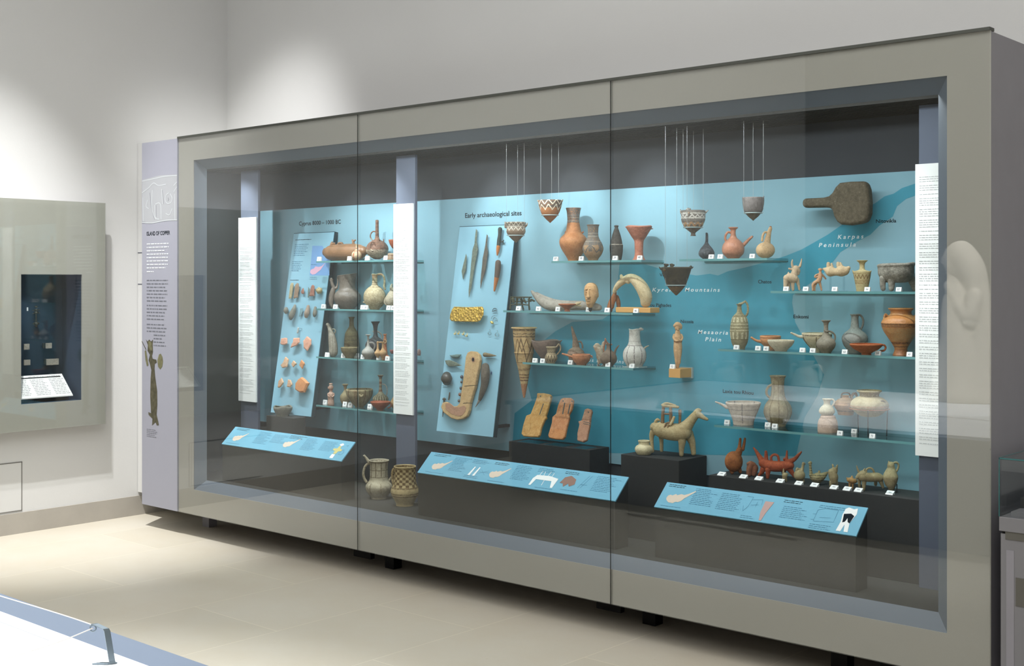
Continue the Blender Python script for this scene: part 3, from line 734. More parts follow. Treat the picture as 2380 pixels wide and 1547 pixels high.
def bslab(name, label, cat, c, pts, mat, th=.012, off=.012, group=None, sub=3, pin=True, hole=None, rough=.0006, bev=.35, extra=None):
    """a thin solid mounted just clear of a leaning board"""
    rnd = random.Random(len(pts)*7+int(pts[0][0]))
    P = [bpt(c, x, y, off) for x, y in pts]; n = len(P)
    if sub > 1:
        Q = []
        for i in range(n):
            a, b_ = P[i], P[(i+1) % n]
            for k in range(sub): 
                t = k/sub; q = a.lerp(b_, t)
                if k: q += BD*rnd.uniform(-rough, rough)*1.5+Vector((rnd.uniform(-rough, rough)*1.5, 0, 0))
                Q.append(q)
        P = Q; n = len(P)
    ctr = sum(P, Vector())/n
    rings = [(1-bev*.35, 0), (1, th*.3), (1, th*.65), (1-bev*.5, th)]
    vs = []; fs = []
    for sc_, h in rings: vs += [ctr+(p-ctr)*sc_+BN*h for p in P]
    for j in range(3):
        for i in range(n): fs.append((j*n+i, j*n+(i+1) % n, (j+1)*n+(i+1) % n, (j+1)*n+i))
    fs.append(tuple(range(n))[::-1]); b0 = len(vs)
    vs.append(ctr+BN*(th*1.08)); fs += [(3*n+i, 3*n+(i+1) % n, b0) for i in range(n)]
    vs = [v-ctr for v in vs]; me = mesh(name, vs, fs, False)
    if not pin:
        return setp(link(name, me, mat, None, ctr), label, cat, group)
    root = empty(name, ctr); setp(root, label, cat, group); link('body', me, mat, root)
    V, F = tube([(0, 0, 0, .0016), tuple(-BN*(off-.0005))+(.0016,)], 2, 8, False); link('mount_pin', mesh('mount_pin', V, F, True), M['pin'], root)
    if extra: extra(root, ctr)
    return root
def btube(name, label, cat, c, chains, mat, off=.012, group=None, parts=(), pin=True, vox=None, smooth=1):
    """round-sectioned find mounted on a leaning board; chains of (x,y,r)"""
    u, v = px(c, chains[0][0][0], chains[0][0][1]); s = bpt(c, *chains[0][0][:2]).y/ray(u, v).y; k = s/CR[c][2]
    allp = [p for ch in chains for p in ch]; org = sum((bpt(c, p[0], p[1], off) for p in allp), Vector())/len(allp)
    def g(chs): return merge([tube([tuple(bpt(c, p[0], p[1], off+p[2]*k)-org)+(p[2]*k,) for p in ch], 7, 20) for ch in chs])
    V, F = g(chains); me = mesh('body', V, F, True)
    root = empty(name, org); setp(root, label, cat, group); link('body', me, mat, root)
    for pn, pm, chs in parts:
        V, F = g(chs); link(pn, mesh(pn, V, F, True), pm, root)
    if pin:
        a = bpt(c, *chains[0][len(chains[0])//2][:2], off)-org
        V, F = tube([tuple(a)+(.0014,), tuple(a-BN*(off-.0005))+(.0014,)], 2, 8, False); link('mount_pin', mesh('mount_pin', V, F, True), M['pin'], root)
    return root
DIG = {}
def card(c, x, y, num, ref, z, yy=None, wpx=10.5, hpx=10.0):
    u, v = px(c, x, y)
    if yy is None:
        yy = 4.832
        if abs(v-655) > 60 and z is not None: yy = min(max(Pz(u, v, z).y, 4.826), 4.90)
    r = ray(u, v); s = yy/r.y; o0 = Vector((r.x*s, yy, z+.0004)); w_ = wpx*s/.78; h = hpx*s
    root = empty('number_card', o0); setp(root, 'small white number card '+ref, 'number card', 'small white number cards')
    mb = MB(); pr = [(-w_/2, 0, 0), (-w_/2, .012, 0), (-w_/2, .011, h*.93), (-w_/2, .005, h)]; mb.prism(pr, (w_, 0, 0))
    link('block', mesh('block', mb.v, mb.f), M['card'], root)
    if num:
        if num not in DIG:
            me = text_mesh(num); xs = [q.co.x for q in me.vertices]; mx_ = (min(xs)+max(xs))/2; kk = .62*h
            for q in me.vertices:
                X, Z = (q.co.x-mx_)*kk*1.0, q.co.y*kk+h*.27; q.co = Vector((X, Z/h*.005-.0006, Z))
            me.materials.append(M['ink_soft']); DIG[num] = me
        o = bpy.data.objects.new('number', DIG[num]); COL.objects.link(o); o.parent = root
    return root
def flatcard(c, x, y, ref, z, yy):
    u, v = px(c, x, y); p = Pz(u, v, z); s = p.y/ray(u, v).y
    root = empty('number_card', (p.x, max(p.y, 4.80), z+.0003)); setp(root, 'small white sloped number card '+ref, 'number card', 'sloped white number cards before the clay animals')
    mb = MB(); w_ = 14*s/.78; mb.prism([(-w_/2, 0, 0), (-w_/2, .022, 0), (-w_/2, .022, .014), (-w_/2, .003, .004)], (w_, 0, 0))
    link('block', mesh('block', mb.v, mb.f), M['card'], root)
    mb = MB(); mb.poly([(-w_*.2, .0085, .0069), (w_*.2, .0085, .0069), (w_*.2, .014, .0098), (-w_*.2, .014, .0098)]); link('number', mesh('number', mb.v, mb.f), M['ink_light'], root)
    return root
# ------------------------------------------------------------------ clays and stones
K = {}
K['redbrown'] = clay((166, 112, 82), (104, 64, 46), .8, 22, lo=.3, hi=.7, rough=.45, spec=.5)
K['barrel'] = clay((176, 132, 98), (122, 92, 62), .9, 16, bands=(), rough=.35, spec=.6)
K['creamred'] = clay((206, 190, 158), (160, 138, 108), .5, 60, stripes=((7, (172, 92, 62), .05, .6, .3),), bands=((.55, .62, (168, 96, 66)), (.7, .76, (168, 96, 66))))
K['composite'] = clay((150, 112, 92), (92, 70, 56), .9, 55, bands=((.04, .24, (190, 180, 156), .7), (.60, .63, (90, 52, 40)), (.70, .73, (90, 52, 40)), (.8, .83, (90, 52, 40)), (.9, .93, (90, 52, 40))), bump=1, rough=.5)
K['greybrown'] = clay((136, 128, 118), (92, 82, 70), .8, 30, rough=.4, spec=.5)
K['loops'] = clay((204, 192, 158), (150, 134, 100), .5, 40, bands=((.62, .64, (110, 86, 58)), (.68, .70, (110, 86, 58)), (.74, .76, (110, 86, 58)), (.88, .97, (168, 110, 78), .7)), crack=38)
K['pale'] = clay((190, 182, 160), (140, 128, 104), .5, 60)
K['lightgrey'] = clay((170, 166, 152), (118, 112, 98), .7, 70, stripes=((14, (112, 104, 90), .05, .6, .2),))
K['olive'] = clay((120, 108, 78), (78, 68, 46), .8, 45, bands=((.3, .34, (84, 72, 50)), (.4, .43, (84, 72, 50)), (.5, .53, (84, 72, 50))), bump=1)
K['darkgrey'] = clay((84, 84, 86), (50, 50, 50), .7, 40, rough=.5)
K['greysmooth'] = clay((166, 164, 156), (126, 124, 116), .4, 35, rough=.5)
K['tan'] = clay((198, 164, 120), (160, 120, 78), .5, 50)
K['orange'] = clay((196, 128, 88), (150, 84, 52), .6, 35, rough=.5)
K['pinkcream'] = clay((192, 164, 146), (146, 108, 88), .7, 70, bands=((.66, .74, (140, 84, 66), .7), (.9, .95, (230, 220, 205))))
K['drip'] = clay((160, 150, 118), (122, 108, 76), .6, 40, stripes=((9, (104, 80, 56), .25, .98, .13), (5, (120, 96, 70), .1, .98, .08)))
K['ribbed'] = clay((176, 166, 140), (120, 106, 80), .5, 50, stripes=((18, (84, 72, 52), .1, .42, .45),), bands=((.5, .56, (130, 76, 58)), (.62, .68, (120, 96, 76)), (.74, .8, (130, 76, 58)), (.88, .99, (92, 72, 60))))
K['redorange'] = clay((184, 106, 72), (138, 72, 48), .7, 35, rough=.45, spec=.4)
K['stone'] = clay((132, 130, 116), (92, 90, 78), .7, 60)
K['flint'] = clay((188, 178, 142), (150, 134, 96), .6, 60); K['flintb'] = clay((164, 142, 118), (120, 92, 74), .6, 60)
K['flintr'] = clay((178, 132, 112), (132, 84, 70), .7, 80); K['axe'] = clay((148, 146, 134), (106, 104, 92), .6, 60); K['axep'] = clay((178, 158, 140), (140, 124, 108), .6, 60)
K['lump'] = clay((210, 196, 150), (160, 144, 104), .6, 90); K['greenax'] = clay((120, 136, 128), (88, 104, 98), .6, 90)
K['sherd'] = clay((228, 182, 158), (200, 134, 106), .7, 70); K['sherdp'] = clay((220, 200, 170), (208, 148, 108), .8, 50); K['sherdo'] = clay((216, 156, 104), (198, 128, 82), .6, 30)
K['bronze'] = clay((126, 138, 122), (84, 92, 80), .8, 90, rough=.6); K['bronzed'] = clay((110, 104, 92), (72, 70, 62), .7, 90); K['bronzek'] = clay((62, 74, 66), (34, 44, 38), .7, 80)
K['blacktip'] = clay((70, 78, 72), (40, 46, 44), .7, 60); K['tip'] = clay((200, 130, 76), (160, 92, 50), .5, 60); K['brownpol'] = clay((112, 98, 88), (82, 66, 56), .6, 50)
K['ivory'] = clay((206, 178, 132), (168, 134, 88), .6, 30); K['ivoryp'] = clay((180, 142, 116), (150, 112, 88), .5, 30); K['tusk'] = clay((116, 108, 96), (82, 74, 64), .7, 45)
K['gold'] = clay((238, 202, 92), (176, 134, 40), .9, 110, rough=.3, bump=1.0, metal=.5, spec=.6, emboss=75); K['goldw'] = plain('gold_wire', (226, 200, 120), .3, .6, metal=.7)
K['zig'] = clay((184, 126, 80), (140, 86, 50), .5, 30, bands=((.66, 1.2, (92, 84, 76), 1.0),), zig=((9, (222, 210, 186), .56, .80, .17), (9, (222, 210, 186), .80, 1.02, .16)))
K['cupb'] = clay((160, 138, 116), (110, 92, 76), .6, 60, bands=((.62, 1.1, (120, 114, 104), .9), (.76, .80, (205, 198, 182))), zig=((12, (206, 198, 180), .58, .74, .2), (12, (206, 198, 180), .82, .98, .22)))
K['cupc'] = clay((150, 138, 126), (96, 88, 80), .8, 80, bands=((.44, .5, (196, 190, 180)), (.56, 1.1, (132, 128, 122), .9), (.66, .72, (212, 208, 198)), (.84, .9, (212, 208, 198))), zig=((14, (216, 212, 204), .70, .82, .25), (10, (190, 150, 110), .36, .52, .3)))
K['cupd'] = clay((130, 124, 122), (100, 94, 88), .6, 80, bands=((-.1, .30, (104, 96, 70), .9),))
K['cupe'] = clay((72, 66, 46), (44, 42, 32), .8, 50, bands=((-.1, .30, (128, 98, 56), .8),))
K['bigjar'] = clay((204, 146, 96), (168, 104, 62), .75, 20, bands=((.72, 1.1, (104, 102, 98), .95), (.74, .77, (150, 144, 132)), (.8, .82, (154, 148, 136)), (.84, .88, (132, 126, 118))), rough=.5)
K['greyjar'] = clay((178, 152, 118), (148, 112, 78), .7, 30, bands=((.42, 1.1, (104, 104, 102), .92), (.52, .54, (160, 154, 140)), (.66, .69, (160, 154, 140)), (.74, .77, (150, 144, 132))), stripes=((6, (100, 98, 94), .25, .5, .35),), zig=((5, (104, 100, 94), .22, .46, .12),))
K['spindle'] = clay((88, 84, 78), (60, 58, 52), .8, 70, bands=((.44, .46, (180, 172, 156)),))
K['chalice'] = clay((196, 132, 108), (156, 92, 70), .7, 60)
K['whitestone'] = clay((178, 172, 160), (136, 128, 114), .5, 40)
K['greenbronze'] = clay((84, 86, 62), (46, 50, 34), .8, 90, rough=.6)
K['face'] = clay((214, 174, 126), (186, 140, 92), .4, 40); K['creamstone'] = clay((208, 192, 156), (176, 152, 108), .5, 30); K['brownwood'] = clay((168, 112, 70), (124, 76, 46), .6, 40)
K['rhyton'] = clay((204, 180, 132), (176, 140, 90), .7, 40, bands=((.955, .97, (86, 66, 44)), (.9, .915, (86, 66, 44)), (.86, .885, (100, 80, 52)), (.50, .51, (110, 86, 56)), (.40, .42, (120, 90, 60)), (.24, .26, (110, 70, 50)), (-.1, .2, (160, 96, 70), .8), (.28, .3, (110, 70, 50)), (.32, .34, (110, 80, 50))), zig=((5, (104, 82, 52), .52, .84, .1), (7, (104, 82, 52), .66, .84, .1)))
K['greyclay'] = clay((142, 124, 112), (106, 88, 76), .5, 30)
K['pattjug'] = clay((176, 160, 128), (132, 114, 84), .4, 50, zig=((12, (76, 62, 44), .08, .5, .2), (14, (76, 62, 44), .62, .74, .25)), bands=((.54, .57, (76, 62, 44)), (.8, .83, (76, 62, 44)), (.9, .93, (76, 62, 44))))
K['bottlebr'] = clay((160, 136, 114), (112, 92, 76), .8, 70); K['lad'] = clay((196, 136, 96), (150, 92, 60), .6, 50)
K['whitecow'] = clay((206, 194, 170), (150, 110, 84), .7, 60); K['brownjug'] = clay((124, 108, 92), (86, 72, 58), .5, 50)
K['stripejug'] = clay((206, 204, 196), (172, 168, 158), .4, 40, stripes=((9, (112, 104, 104), .04, .56, .13),), bands=((.55, .57, (120, 112, 110)), (.66, .67, (150, 144, 140))))
K['idol1'] = clay((214, 178, 118), (182, 132, 70), .8, 40); K['idol2'] = clay((208, 158, 116), (180, 116, 74), .8, 45, bands=((.0, .25, (196, 134, 74), .5),)); K['idol3'] = clay((192, 150, 122), (150, 108, 84), .6, 40)
K['figur'] = clay((210, 174, 130), (176, 134, 92), .5, 50)
K['spdark'] = clay((112, 116, 120), (64, 68, 72), .9, 90); K['spout'] = clay((208, 150, 120), (178, 112, 80), .5, 25, rough=.4, spec=.5); K['creamjug'] = clay((222, 192, 150), (196, 156, 112), .5, 35)
K['bull'] = clay((216, 196, 164), (178, 146, 116), .5, 35); K['fig'] = clay((214, 172, 136), (184, 136, 100), .5, 50); K['twin'] = clay((218, 196, 160), (190, 160, 122), .4, 40)
K['vase'] = clay((200, 186, 142), (164, 146, 100), .5, 60, bands=((.24, .26, (146, 112, 74)), (.29, .31, (146, 112, 74)), (.34, .36, (146, 112, 74)), (.56, .58, (146, 122, 84))), zig=((14, (136, 108, 74), .40, .54, .25),))
K['mortar'] = clay((184, 180, 166), (126, 122, 112), .9, 70, bump=1.2); K['pestle'] = clay((112, 104, 86), (82, 74, 60), .8, 80, bump=.8)
K['textured'] = clay((168, 160, 124), (120, 110, 78), .5, 50, stripes=((12, (212, 204, 170), .22, .37, .45), (12, (214, 206, 172), .60, .70, .5)), bands=((.2, .22, (110, 98, 66)), (.4, .42, (212, 204, 170)), (.47, .49, (212, 204, 170)), (.54, .56, (212, 204, 170)), (.72, .74, (110, 98, 66))), bump=1.5)
K['spbowl'] = clay((208, 152, 104), (176, 112, 70), .5, 40); K['whitebowl'] = clay((222, 214, 190), (180, 170, 140), .4, 40)
K['milk'] = clay((216, 206, 176), (180, 166, 132), .4, 40, bands=((.84, .90, (88, 78, 68)),), stripes=((3, (110, 100, 84), .0, .8, .13), (5, (110, 100, 84), .0, .8, .07)))
K['greyjug'] = clay((152, 146, 132), (120, 112, 92), .5, 35, bands=((-.1, .16, (130, 124, 100), .5),)); K['bluejug'] = clay((158, 160, 152), (120, 122, 118), .5, 30, zig=((2, (112, 116, 116), .1, .5, .05),))
K['flatbowl'] = clay((192, 112, 70), (146, 82, 48), .6, 35)
K['krater'] = clay((204, 142, 82), (180, 116, 62), .4, 25, bands=((.60, .68, (112, 76, 44)), (.30, .58, (190, 154, 104), .8), (.24, .28, (110, 70, 44)), (.17, .19, (110, 70, 44)), (-.1, .14, (140, 88, 58), .7)), rough=.35, spec=.6)
K['drawn'] = clay((220, 208, 194), (186, 170, 154), .4, 40, bands=((.68, .71, (140, 128, 120)), (.84, .86, (170, 150, 140))), stripes=((5, (150, 140, 134), .1, .98, .08),))
K['talljug'] = clay((176, 164, 134), (128, 114, 84), .7, 40, stripes=((9, (124, 108, 80), .05, .9, .16),)); K['whitejug'] = clay((222, 216, 194), (180, 170, 140), .4, 40)
K['squat'] = clay((188, 152, 112), (150, 112, 76), .5, 30, bands=((.18, .24, (96, 70, 40)), (.45, .5, (130, 96, 64)), (.6, .64, (130, 96, 64)), (.76, .8, (130, 96, 64))))
K['amph'] = clay((204, 192, 152), (160, 142, 104), .5, 35, bands=((.76, .93, (124, 106, 66)), (.3, .34, (140, 110, 70)), (.36, .44, (176, 140, 104))))
K['ovred'] = clay((182, 114, 62), (130, 74, 38), .8, 45); K['protome'] = clay((162, 106, 76), (118, 74, 54), .6, 45); K['redq'] = clay((190, 98, 60), (140, 62, 36), .8, 45)
K['anim'] = clay((188, 172, 132), (146, 128, 90), .6, 50); K['duck'] = clay((176, 164, 122), (120, 106, 70), .5, 50, bands=((.1, .13, (60, 50, 34)), (.2, .23, (60, 50, 34)), (.3, .33, (60, 50, 34)), (.4, .43, (60, 50, 34)), (.6, .63, (60, 50, 34)), (.7, .73, (60, 50, 34)), (.8, .83, (60, 50, 34))))
K['pig'] = clay((202, 160, 104), (160, 118, 70), .5, 50); K['horse'] = clay((196, 180, 140), (156, 136, 94), .6, 30); K['horsel'] = clay((150, 124, 92), (116, 92, 66), .6, 50)
K['pot_white'] = clay((224, 214, 178), (186, 172, 130), .4, 40)
K['jugpanel'] = clay((184, 176, 152), (136, 126, 102), .5, 40, stripes=((10, (104, 92, 72), .58, .97, .18), (7, (124, 112, 88), .15, .42, .1)), bands=((.56, .58, (96, 84, 64)), (.74, .76, (96, 84, 64)), (.95, .97, (96, 84, 64))))
K['checks'] = clay((184, 166, 122), (150, 130, 86), .4, 40, checks=(22, 7, (92, 70, 38), .48, .93), bands=((.93, .97, (92, 70, 38)), (.44, .48, (92, 70, 38)), (.30, .33, (104, 82, 46)), (.24, .27, (104, 82, 46))))

# ================================================================== LEFT SHELVES
z = LZ[0]
sculpt('barrel_jar', 'long horizontal reddish-brown barrel-shaped jar, top left shelf', 'jar', 'A1', 1185, 908, z, K['barrel'],
       [[(920, 790, 66), (965, 796, 94), (1050, 797, 108), (1200, 797, 112), (1350, 797, 110), (1440, 792, 92), (1480, 785, 66)]], y=4.897, ax=1,
       parts=[('loop_handle', None, [[(1092, 700, 12), (1100, 672, 12), (1130, 664, 12), (1160, 672, 12), (1168, 700, 12)]], []),
              ('animal_lug', None, [[(985, 700, 20), (992, 668, 16), (1000, 648, 9)], [(990, 680, 14), (1035, 668, 12)]], []),
              ('animal_lug', None, [[(1335, 700, 18), (1330, 655, 16), (1318, 630, 9)], [(1330, 650, 14), (1364, 632, 8)]], [])])
pot('juglet', 'tiny cream and red round juglet in front of the barrel-shaped jar', 'juglet', 'A1', 1362, [(684, 20), (692, 14), (720, 13), (752, 17), (775, 40), (800, 62), (838, 70), (870, 58), (892, 32), (903, 24)], z, K['creamred'], y=4.822)
pot('long_necked_flask', 'brown flask with a long banded neck and moulded bird rings', 'flask', 'A1', 1645, [(340, 22), (352, 24), (380, 23), (440, 23), (500, 24), (560, 26), (600, 34), (625, 70), (655, 115), (700, 148), (750, 158), (800, 142), (840, 105), (868, 60), (880, 30)], z+.007, K['composite'], y=4.905,
    parts=[('handle', None, [[(1620, 498, 9), (1585, 498, 9), (1558, 530, 9), (1553, 575, 9), (1576, 612, 9)]]),
           ('moulded_ring', None, [[(1600+45*math.cos(t)*.75, 705+60*math.sin(t), 9, -150+abs(math.cos(t))*8) for t in [i*.523 for i in range(13)]]]),
           ('knob', None, [[(1672, 640, 16, -60), (1672, 590, 12, -60)], [(1735, 650, 10), (1735, 605, 7)]])], jit=.012)
def stand(c, x0, x1, yb, z, y, h, label):
    a = Py(*px(c, x0, yb), y); b_ = Py(*px(c, x1, yb), y); r_ = empty('acrylic_stand', ((a.x+b_.x)/2, y, z+.0003)); setp(r_, label, 'stand', 'clear acrylic stands')
    w_ = (b_.x-a.x)/2; mb = MB(); mb.box(-w_, w_, -.02, .02, 0, .002); link('base', mesh('b', mb.v, mb.f), M['acrylic'], r_)
    for sx in (-.8, .8):
        mb = MB(); mb.box(sx*w_-.001, sx*w_+.001, -.008, .008, .002, h); link('upright', mesh('u', mb.v, mb.f), M['acrylic'], r_)
    return r_
pot('footed_bowl', 'small red bowl half hidden behind the middle text strip, top left shelf', 'bowl', 'A1', 1905, [(588, 100), (600, 100), (640, 88), (690, 60), (718, 30)], z+.062, K['redorange'], y=4.90)
stand('A1', 1865, 1945, 905, z, 4.90, .0605, 'clear stand under the small red bowl on the top left shelf')
pot('cylindrical_cup', 'short banded cream cup beside the long-necked flask', 'cup', 'A1', 1862, [(818, 70), (830, 72), (870, 70), (900, 70), (905, 66)], z, clay((186, 168, 140), (140, 110, 84), .6, 50, bands=((.6, .7, (130, 84, 62)), (.2, .3, (130, 84, 62)))), y=4.845)
z = LZ[1]
pot('large_jug', 'large grey-brown jug with a slanting rim and small figures on the handle', 'jug', 'A1', 1232, [(1118, 138), (1130, 132), (1150, 126), (1190, 116), (1240, 110), (1300, 112), (1335, 130), (1360, 158), (1400, 182), (1440, 188), (1490, 175), (1540, 145), (1575, 112), (1588, 100)], z, K['greybrown'], y=4.912, tilt=.13,
    parts=[('figure_handle', None, [[(1012, 1178, 18), (1022, 1240, 22), (1048, 1298, 26), (1080, 1300, 20), (1100, 1240, 12), (1098, 1150, 11)], [(1045, 1300, 26), (1028, 1360, 36), (1012, 1440, 38), (1010, 1510, 32), (1025, 1560, 20)], [(1002, 1200, 14), (1030, 1190, 10)]])])
pot('painted_jug', 'round cream jug painted with dark loops, second left shelf', 'jug', 'A1', 1612, [(1104, 46), (1116, 42), (1140, 36), (1180, 36), (1230, 38), (1262, 50), (1285, 84), (1320, 122), (1370, 148), (1430, 155), (1490, 142), (1540, 108), (1575, 75), (1590, 62)], z, K['loops'], y=4.895,
    parts=[('handle', None, [[(1650, 1108, 14), (1700, 1105, 15), (1738, 1140, 15), (1748, 1210, 15), (1742, 1275, 15), (1755, 1310, 14)]]), ('lip', None, [[(1600, 1108, 12), (1575, 1106, 8)]]), ('breast_lug', None, [[(1490, 1500, 14), (1452, 1490, 6)]])])
pot('spouted_jug', 'pale spouted jug partly hidden behind the middle text strip', 'jug', 'A1', 1862, [(1290, 20), (1320, 30), (1360, 62), (1420, 98), (1480, 104), (1540, 80), (1590, 50)], z, K['pale'], y=4.93,
    parts=[('spout', None, [[(1850, 1340, 28), (1842, 1280, 22), (1850, 1245, 14)], [(1880, 1330, 14), (1890, 1270, 11)]]), ('handle', None, [[(1790, 1400, 11), (1755, 1450, 11), (1750, 1500, 11), (1785, 1530, 11)]])])
z = LZ[2]
sculpt('ridged_bottle', 'narrow pale bottle with a tilted neck and ring handle, third left shelf', 'bottle', 'A2', 1042, 722, z, K['lightgrey'],
       [[(1040, 670, 58), (1038, 600, 58), (1028, 520, 54), (1018, 450, 46), (1008, 400, 36), (990, 345, 27), (972, 300, 22), (962, 288, 24)]], y=4.875,
       parts=[('handle', None, [[(1005, 372, 8), (1035, 350, 8), (1062, 360, 8), (1068, 388, 8), (1050, 410, 8), (1025, 405, 8)]], [])])
pot('tall_ribbed_bottle', 'tall olive-brown ribbed bottle behind a shallow dish, third left shelf', 'bottle', 'A2', 1292, [(160, 44), (172, 40), (190, 32), (240, 32), (290, 36), (330, 60), (380, 86), (440, 96), (520, 104), (600, 104), (680, 100), (705, 92)], z, K['olive'], y=4.945)
pot('shallow_dish', 'shallow olive dish with an upright rim before the tall ribbed bottle', 'dish', 'A2', 1265, [(566, 123), (580, 120), (620, 110), (660, 84), (690, 66), (708, 60)], z, clay((140, 130, 98), (104, 92, 62), .6, 50), y=4.855)
pot('trumpet_jug', 'dark grey jug with a flaring trumpet mouth, third left shelf', 'jug', 'A2', 1622, [(218, 64), (228, 56), (260, 38), (300, 30), (360, 26), (420, 36), (450, 72), (480, 112), (530, 138), (590, 134), (650, 104), (700, 66), (722, 58)], z, K['darkgrey'], y=4.928,
    parts=[('handle', K['greysmooth'], [[(1590, 352, 10), (1650, 352, 10), (1695, 380, 10), (1712, 430, 10), (1700, 490, 11)]])])
pot('slender_jug', 'smooth pale grey jug with a slim neck, in front of the trumpet-mouthed jug', 'jug', 'A2', 1522, [(408, 42), (414, 34), (424, 18), (460, 14), (520, 16), (560, 24), (590, 46), (620, 78), (655, 92), (690, 80), (722, 50), (745, 42)], z, K['greysmooth'], y=4.84,
    parts=[('handle', None, [[(1540, 520, 9), (1585, 522, 9), (1610, 560, 9), (1600, 610, 9)]])])
pot('twin_juglet', 'linked pair of small tan juglets in front of the trumpet-mouthed jug', 'juglet', 'A2', 1725, [(500, 26), (506, 18), (530, 14), (580, 16), (610, 30), (635, 48), (662, 50), (690, 36), (720, 18), (748, 14)], z, K['tan'], y=4.845,
    parts=[('second_juglet', K['tan'], [[(1655, 506, 18), (1655, 530, 14), (1655, 590, 16), (1655, 620, 30), (1655, 650, 48), (1655, 680, 38), (1655, 705, 16)]]), ('link_bar', None, [[(1655, 506, 10), (1690, 503, 9), (1725, 505, 10)]])])
pot('figure_bottle', 'slim reddish bottle with a small ring handle, beside the linked tan juglets', 'bottle', 'A2', 1755, [(376, 28), (386, 24), (400, 18), (430, 20), (455, 26), (480, 26), (540, 24), (600, 30), (660, 36), (700, 34), (722, 32)], z, K['orange'], y=4.90,
    parts=[('handle', K['tan'], [[(1752, 455, 8, -25), (1740, 480, 8, -30), (1755, 500, 8, -30), (1776, 480, 8, -25), (1765, 455, 8, -20)]])])
pot('small_jar', 'little orange jar tucked behind the linked tan juglets', 'jar', 'A2', 1785, [(672, 20), (690, 34), (712, 34), (735, 22)], z, K['orange'], y=4.86)
pot('fragment_dish', 'small rose-coloured dish at the edge of the middle text strip', 'dish', 'A2', 1862, [(600, 40), (612, 40), (640, 30), (650, 22)], z+.035, clay((160, 110, 104), (120, 80, 76), .5, 60), y=4.9)
stand('A2', 1835, 1890, 720, z, 4.90, .0345, 'clear stand under the small rose-coloured dish')
pot('tiny_fragment', 'tiny pinkish clay piece just right of the middle post, third left shelf', 'fragment', 'A2', 2225, [(560, 10), (580, 22), (620, 26), (650, 22)], z+.03, clay((176, 158, 150), (130, 104, 100), .7, 90), y=4.93, closed=True)
stand('A2', 2200, 2250, 700, z, 4.93, .0295, 'clear stand under the tiny pinkish piece right of the middle post')
z = LZ[3]
pot('figurine_juglet', 'pinkish cream female-shaped juglet with arms on the belly, lowest left shelf', 'figurine', 'A2', 1006, [(1064, 26), (1074, 27), (1084, 18), (1098, 28), (1125, 32), (1150, 24), (1180, 22), (1200, 42), (1235, 46), (1290, 42), (1340, 46), (1360, 44)], z, K['pinkcream'], y=4.86,
    parts=[('arm', None, [[(965, 1205, 9), (975, 1235, 8, -35), (1000, 1240, 7, -44)]]), ('arm', None, [[(1045, 1200, 9), (1050, 1230, 9, -25), (1025, 1245, 8, -42), (1008, 1220, 8, -44)]]), ('ear', None, [[(968, 1112, 6), (968, 1135, 6)], [(1036, 1108, 6), (1036, 1130, 6)]])])
pot('small_jug', 'small tan jug left of the wide dripped bowl, lowest left shelf', 'jug', 'A2', 1205, [(1078, 46), (1088, 36), (1110, 22), (1160, 20), (1195, 40), (1225, 64), (1260, 72), (1310, 64), (1355, 42)], z, clay((176, 156, 122), (136, 112, 80), .5, 50), y=4.94)
pot('wide_bowl', 'wide cream bowl with dripped paint, lowest left shelf', 'bowl', 'A2', 1402, [(1140, 182), (1155, 188), (1175, 186), (1230, 176), (1290, 142), (1340, 100), (1372, 66), (1385, 60)], z, K['drip'], y=4.895,
    parts=[('lug', None, [[(1430, 1205, 14, -185), (1450, 1225, 14, -195), (1470, 1205, 12, -185)]])])
pot('striped_flask', 'tall-necked flask with a striped ribbed body and loop handle, lowest left shelf', 'flask', 'A2', 1692, [(940, 44), (950, 36), (975, 21), (1040, 19), (1110, 20), (1170, 30), (1205, 58), (1235, 96), (1275, 110), (1320, 90), (1360, 64), (1392, 56)], z, K['ribbed'], y=4.935,
    parts=[('handle', K['greysmooth'], [[(1712, 1062, 8), (1750, 1068, 8), (1778, 1110, 8), (1782, 1180, 8), (1762, 1240, 8)]])])
pot('handled_bowl', 'orange-red bowl with a side handle, front of the lowest left shelf', 'bowl', 'A2', 1690, [(1304, 140), (1316, 136), (1345, 118), (1380, 80), (1408, 46), (1422, 40)], z, K['redorange'], y=4.845,
    parts=[('handle', None, [[(1810, 1322, 9), (1838, 1340, 9), (1828, 1375, 9), (1795, 1388, 9)]])])
pot('round_jar', 'round cream jar cut off by the middle text strip, lowest left shelf', 'jar', 'A2', 1915, [(1222, 50), (1240, 58), (1280, 80), (1320, 84), (1360, 66), (1400, 40)], z, K['tan'], y=4.93)
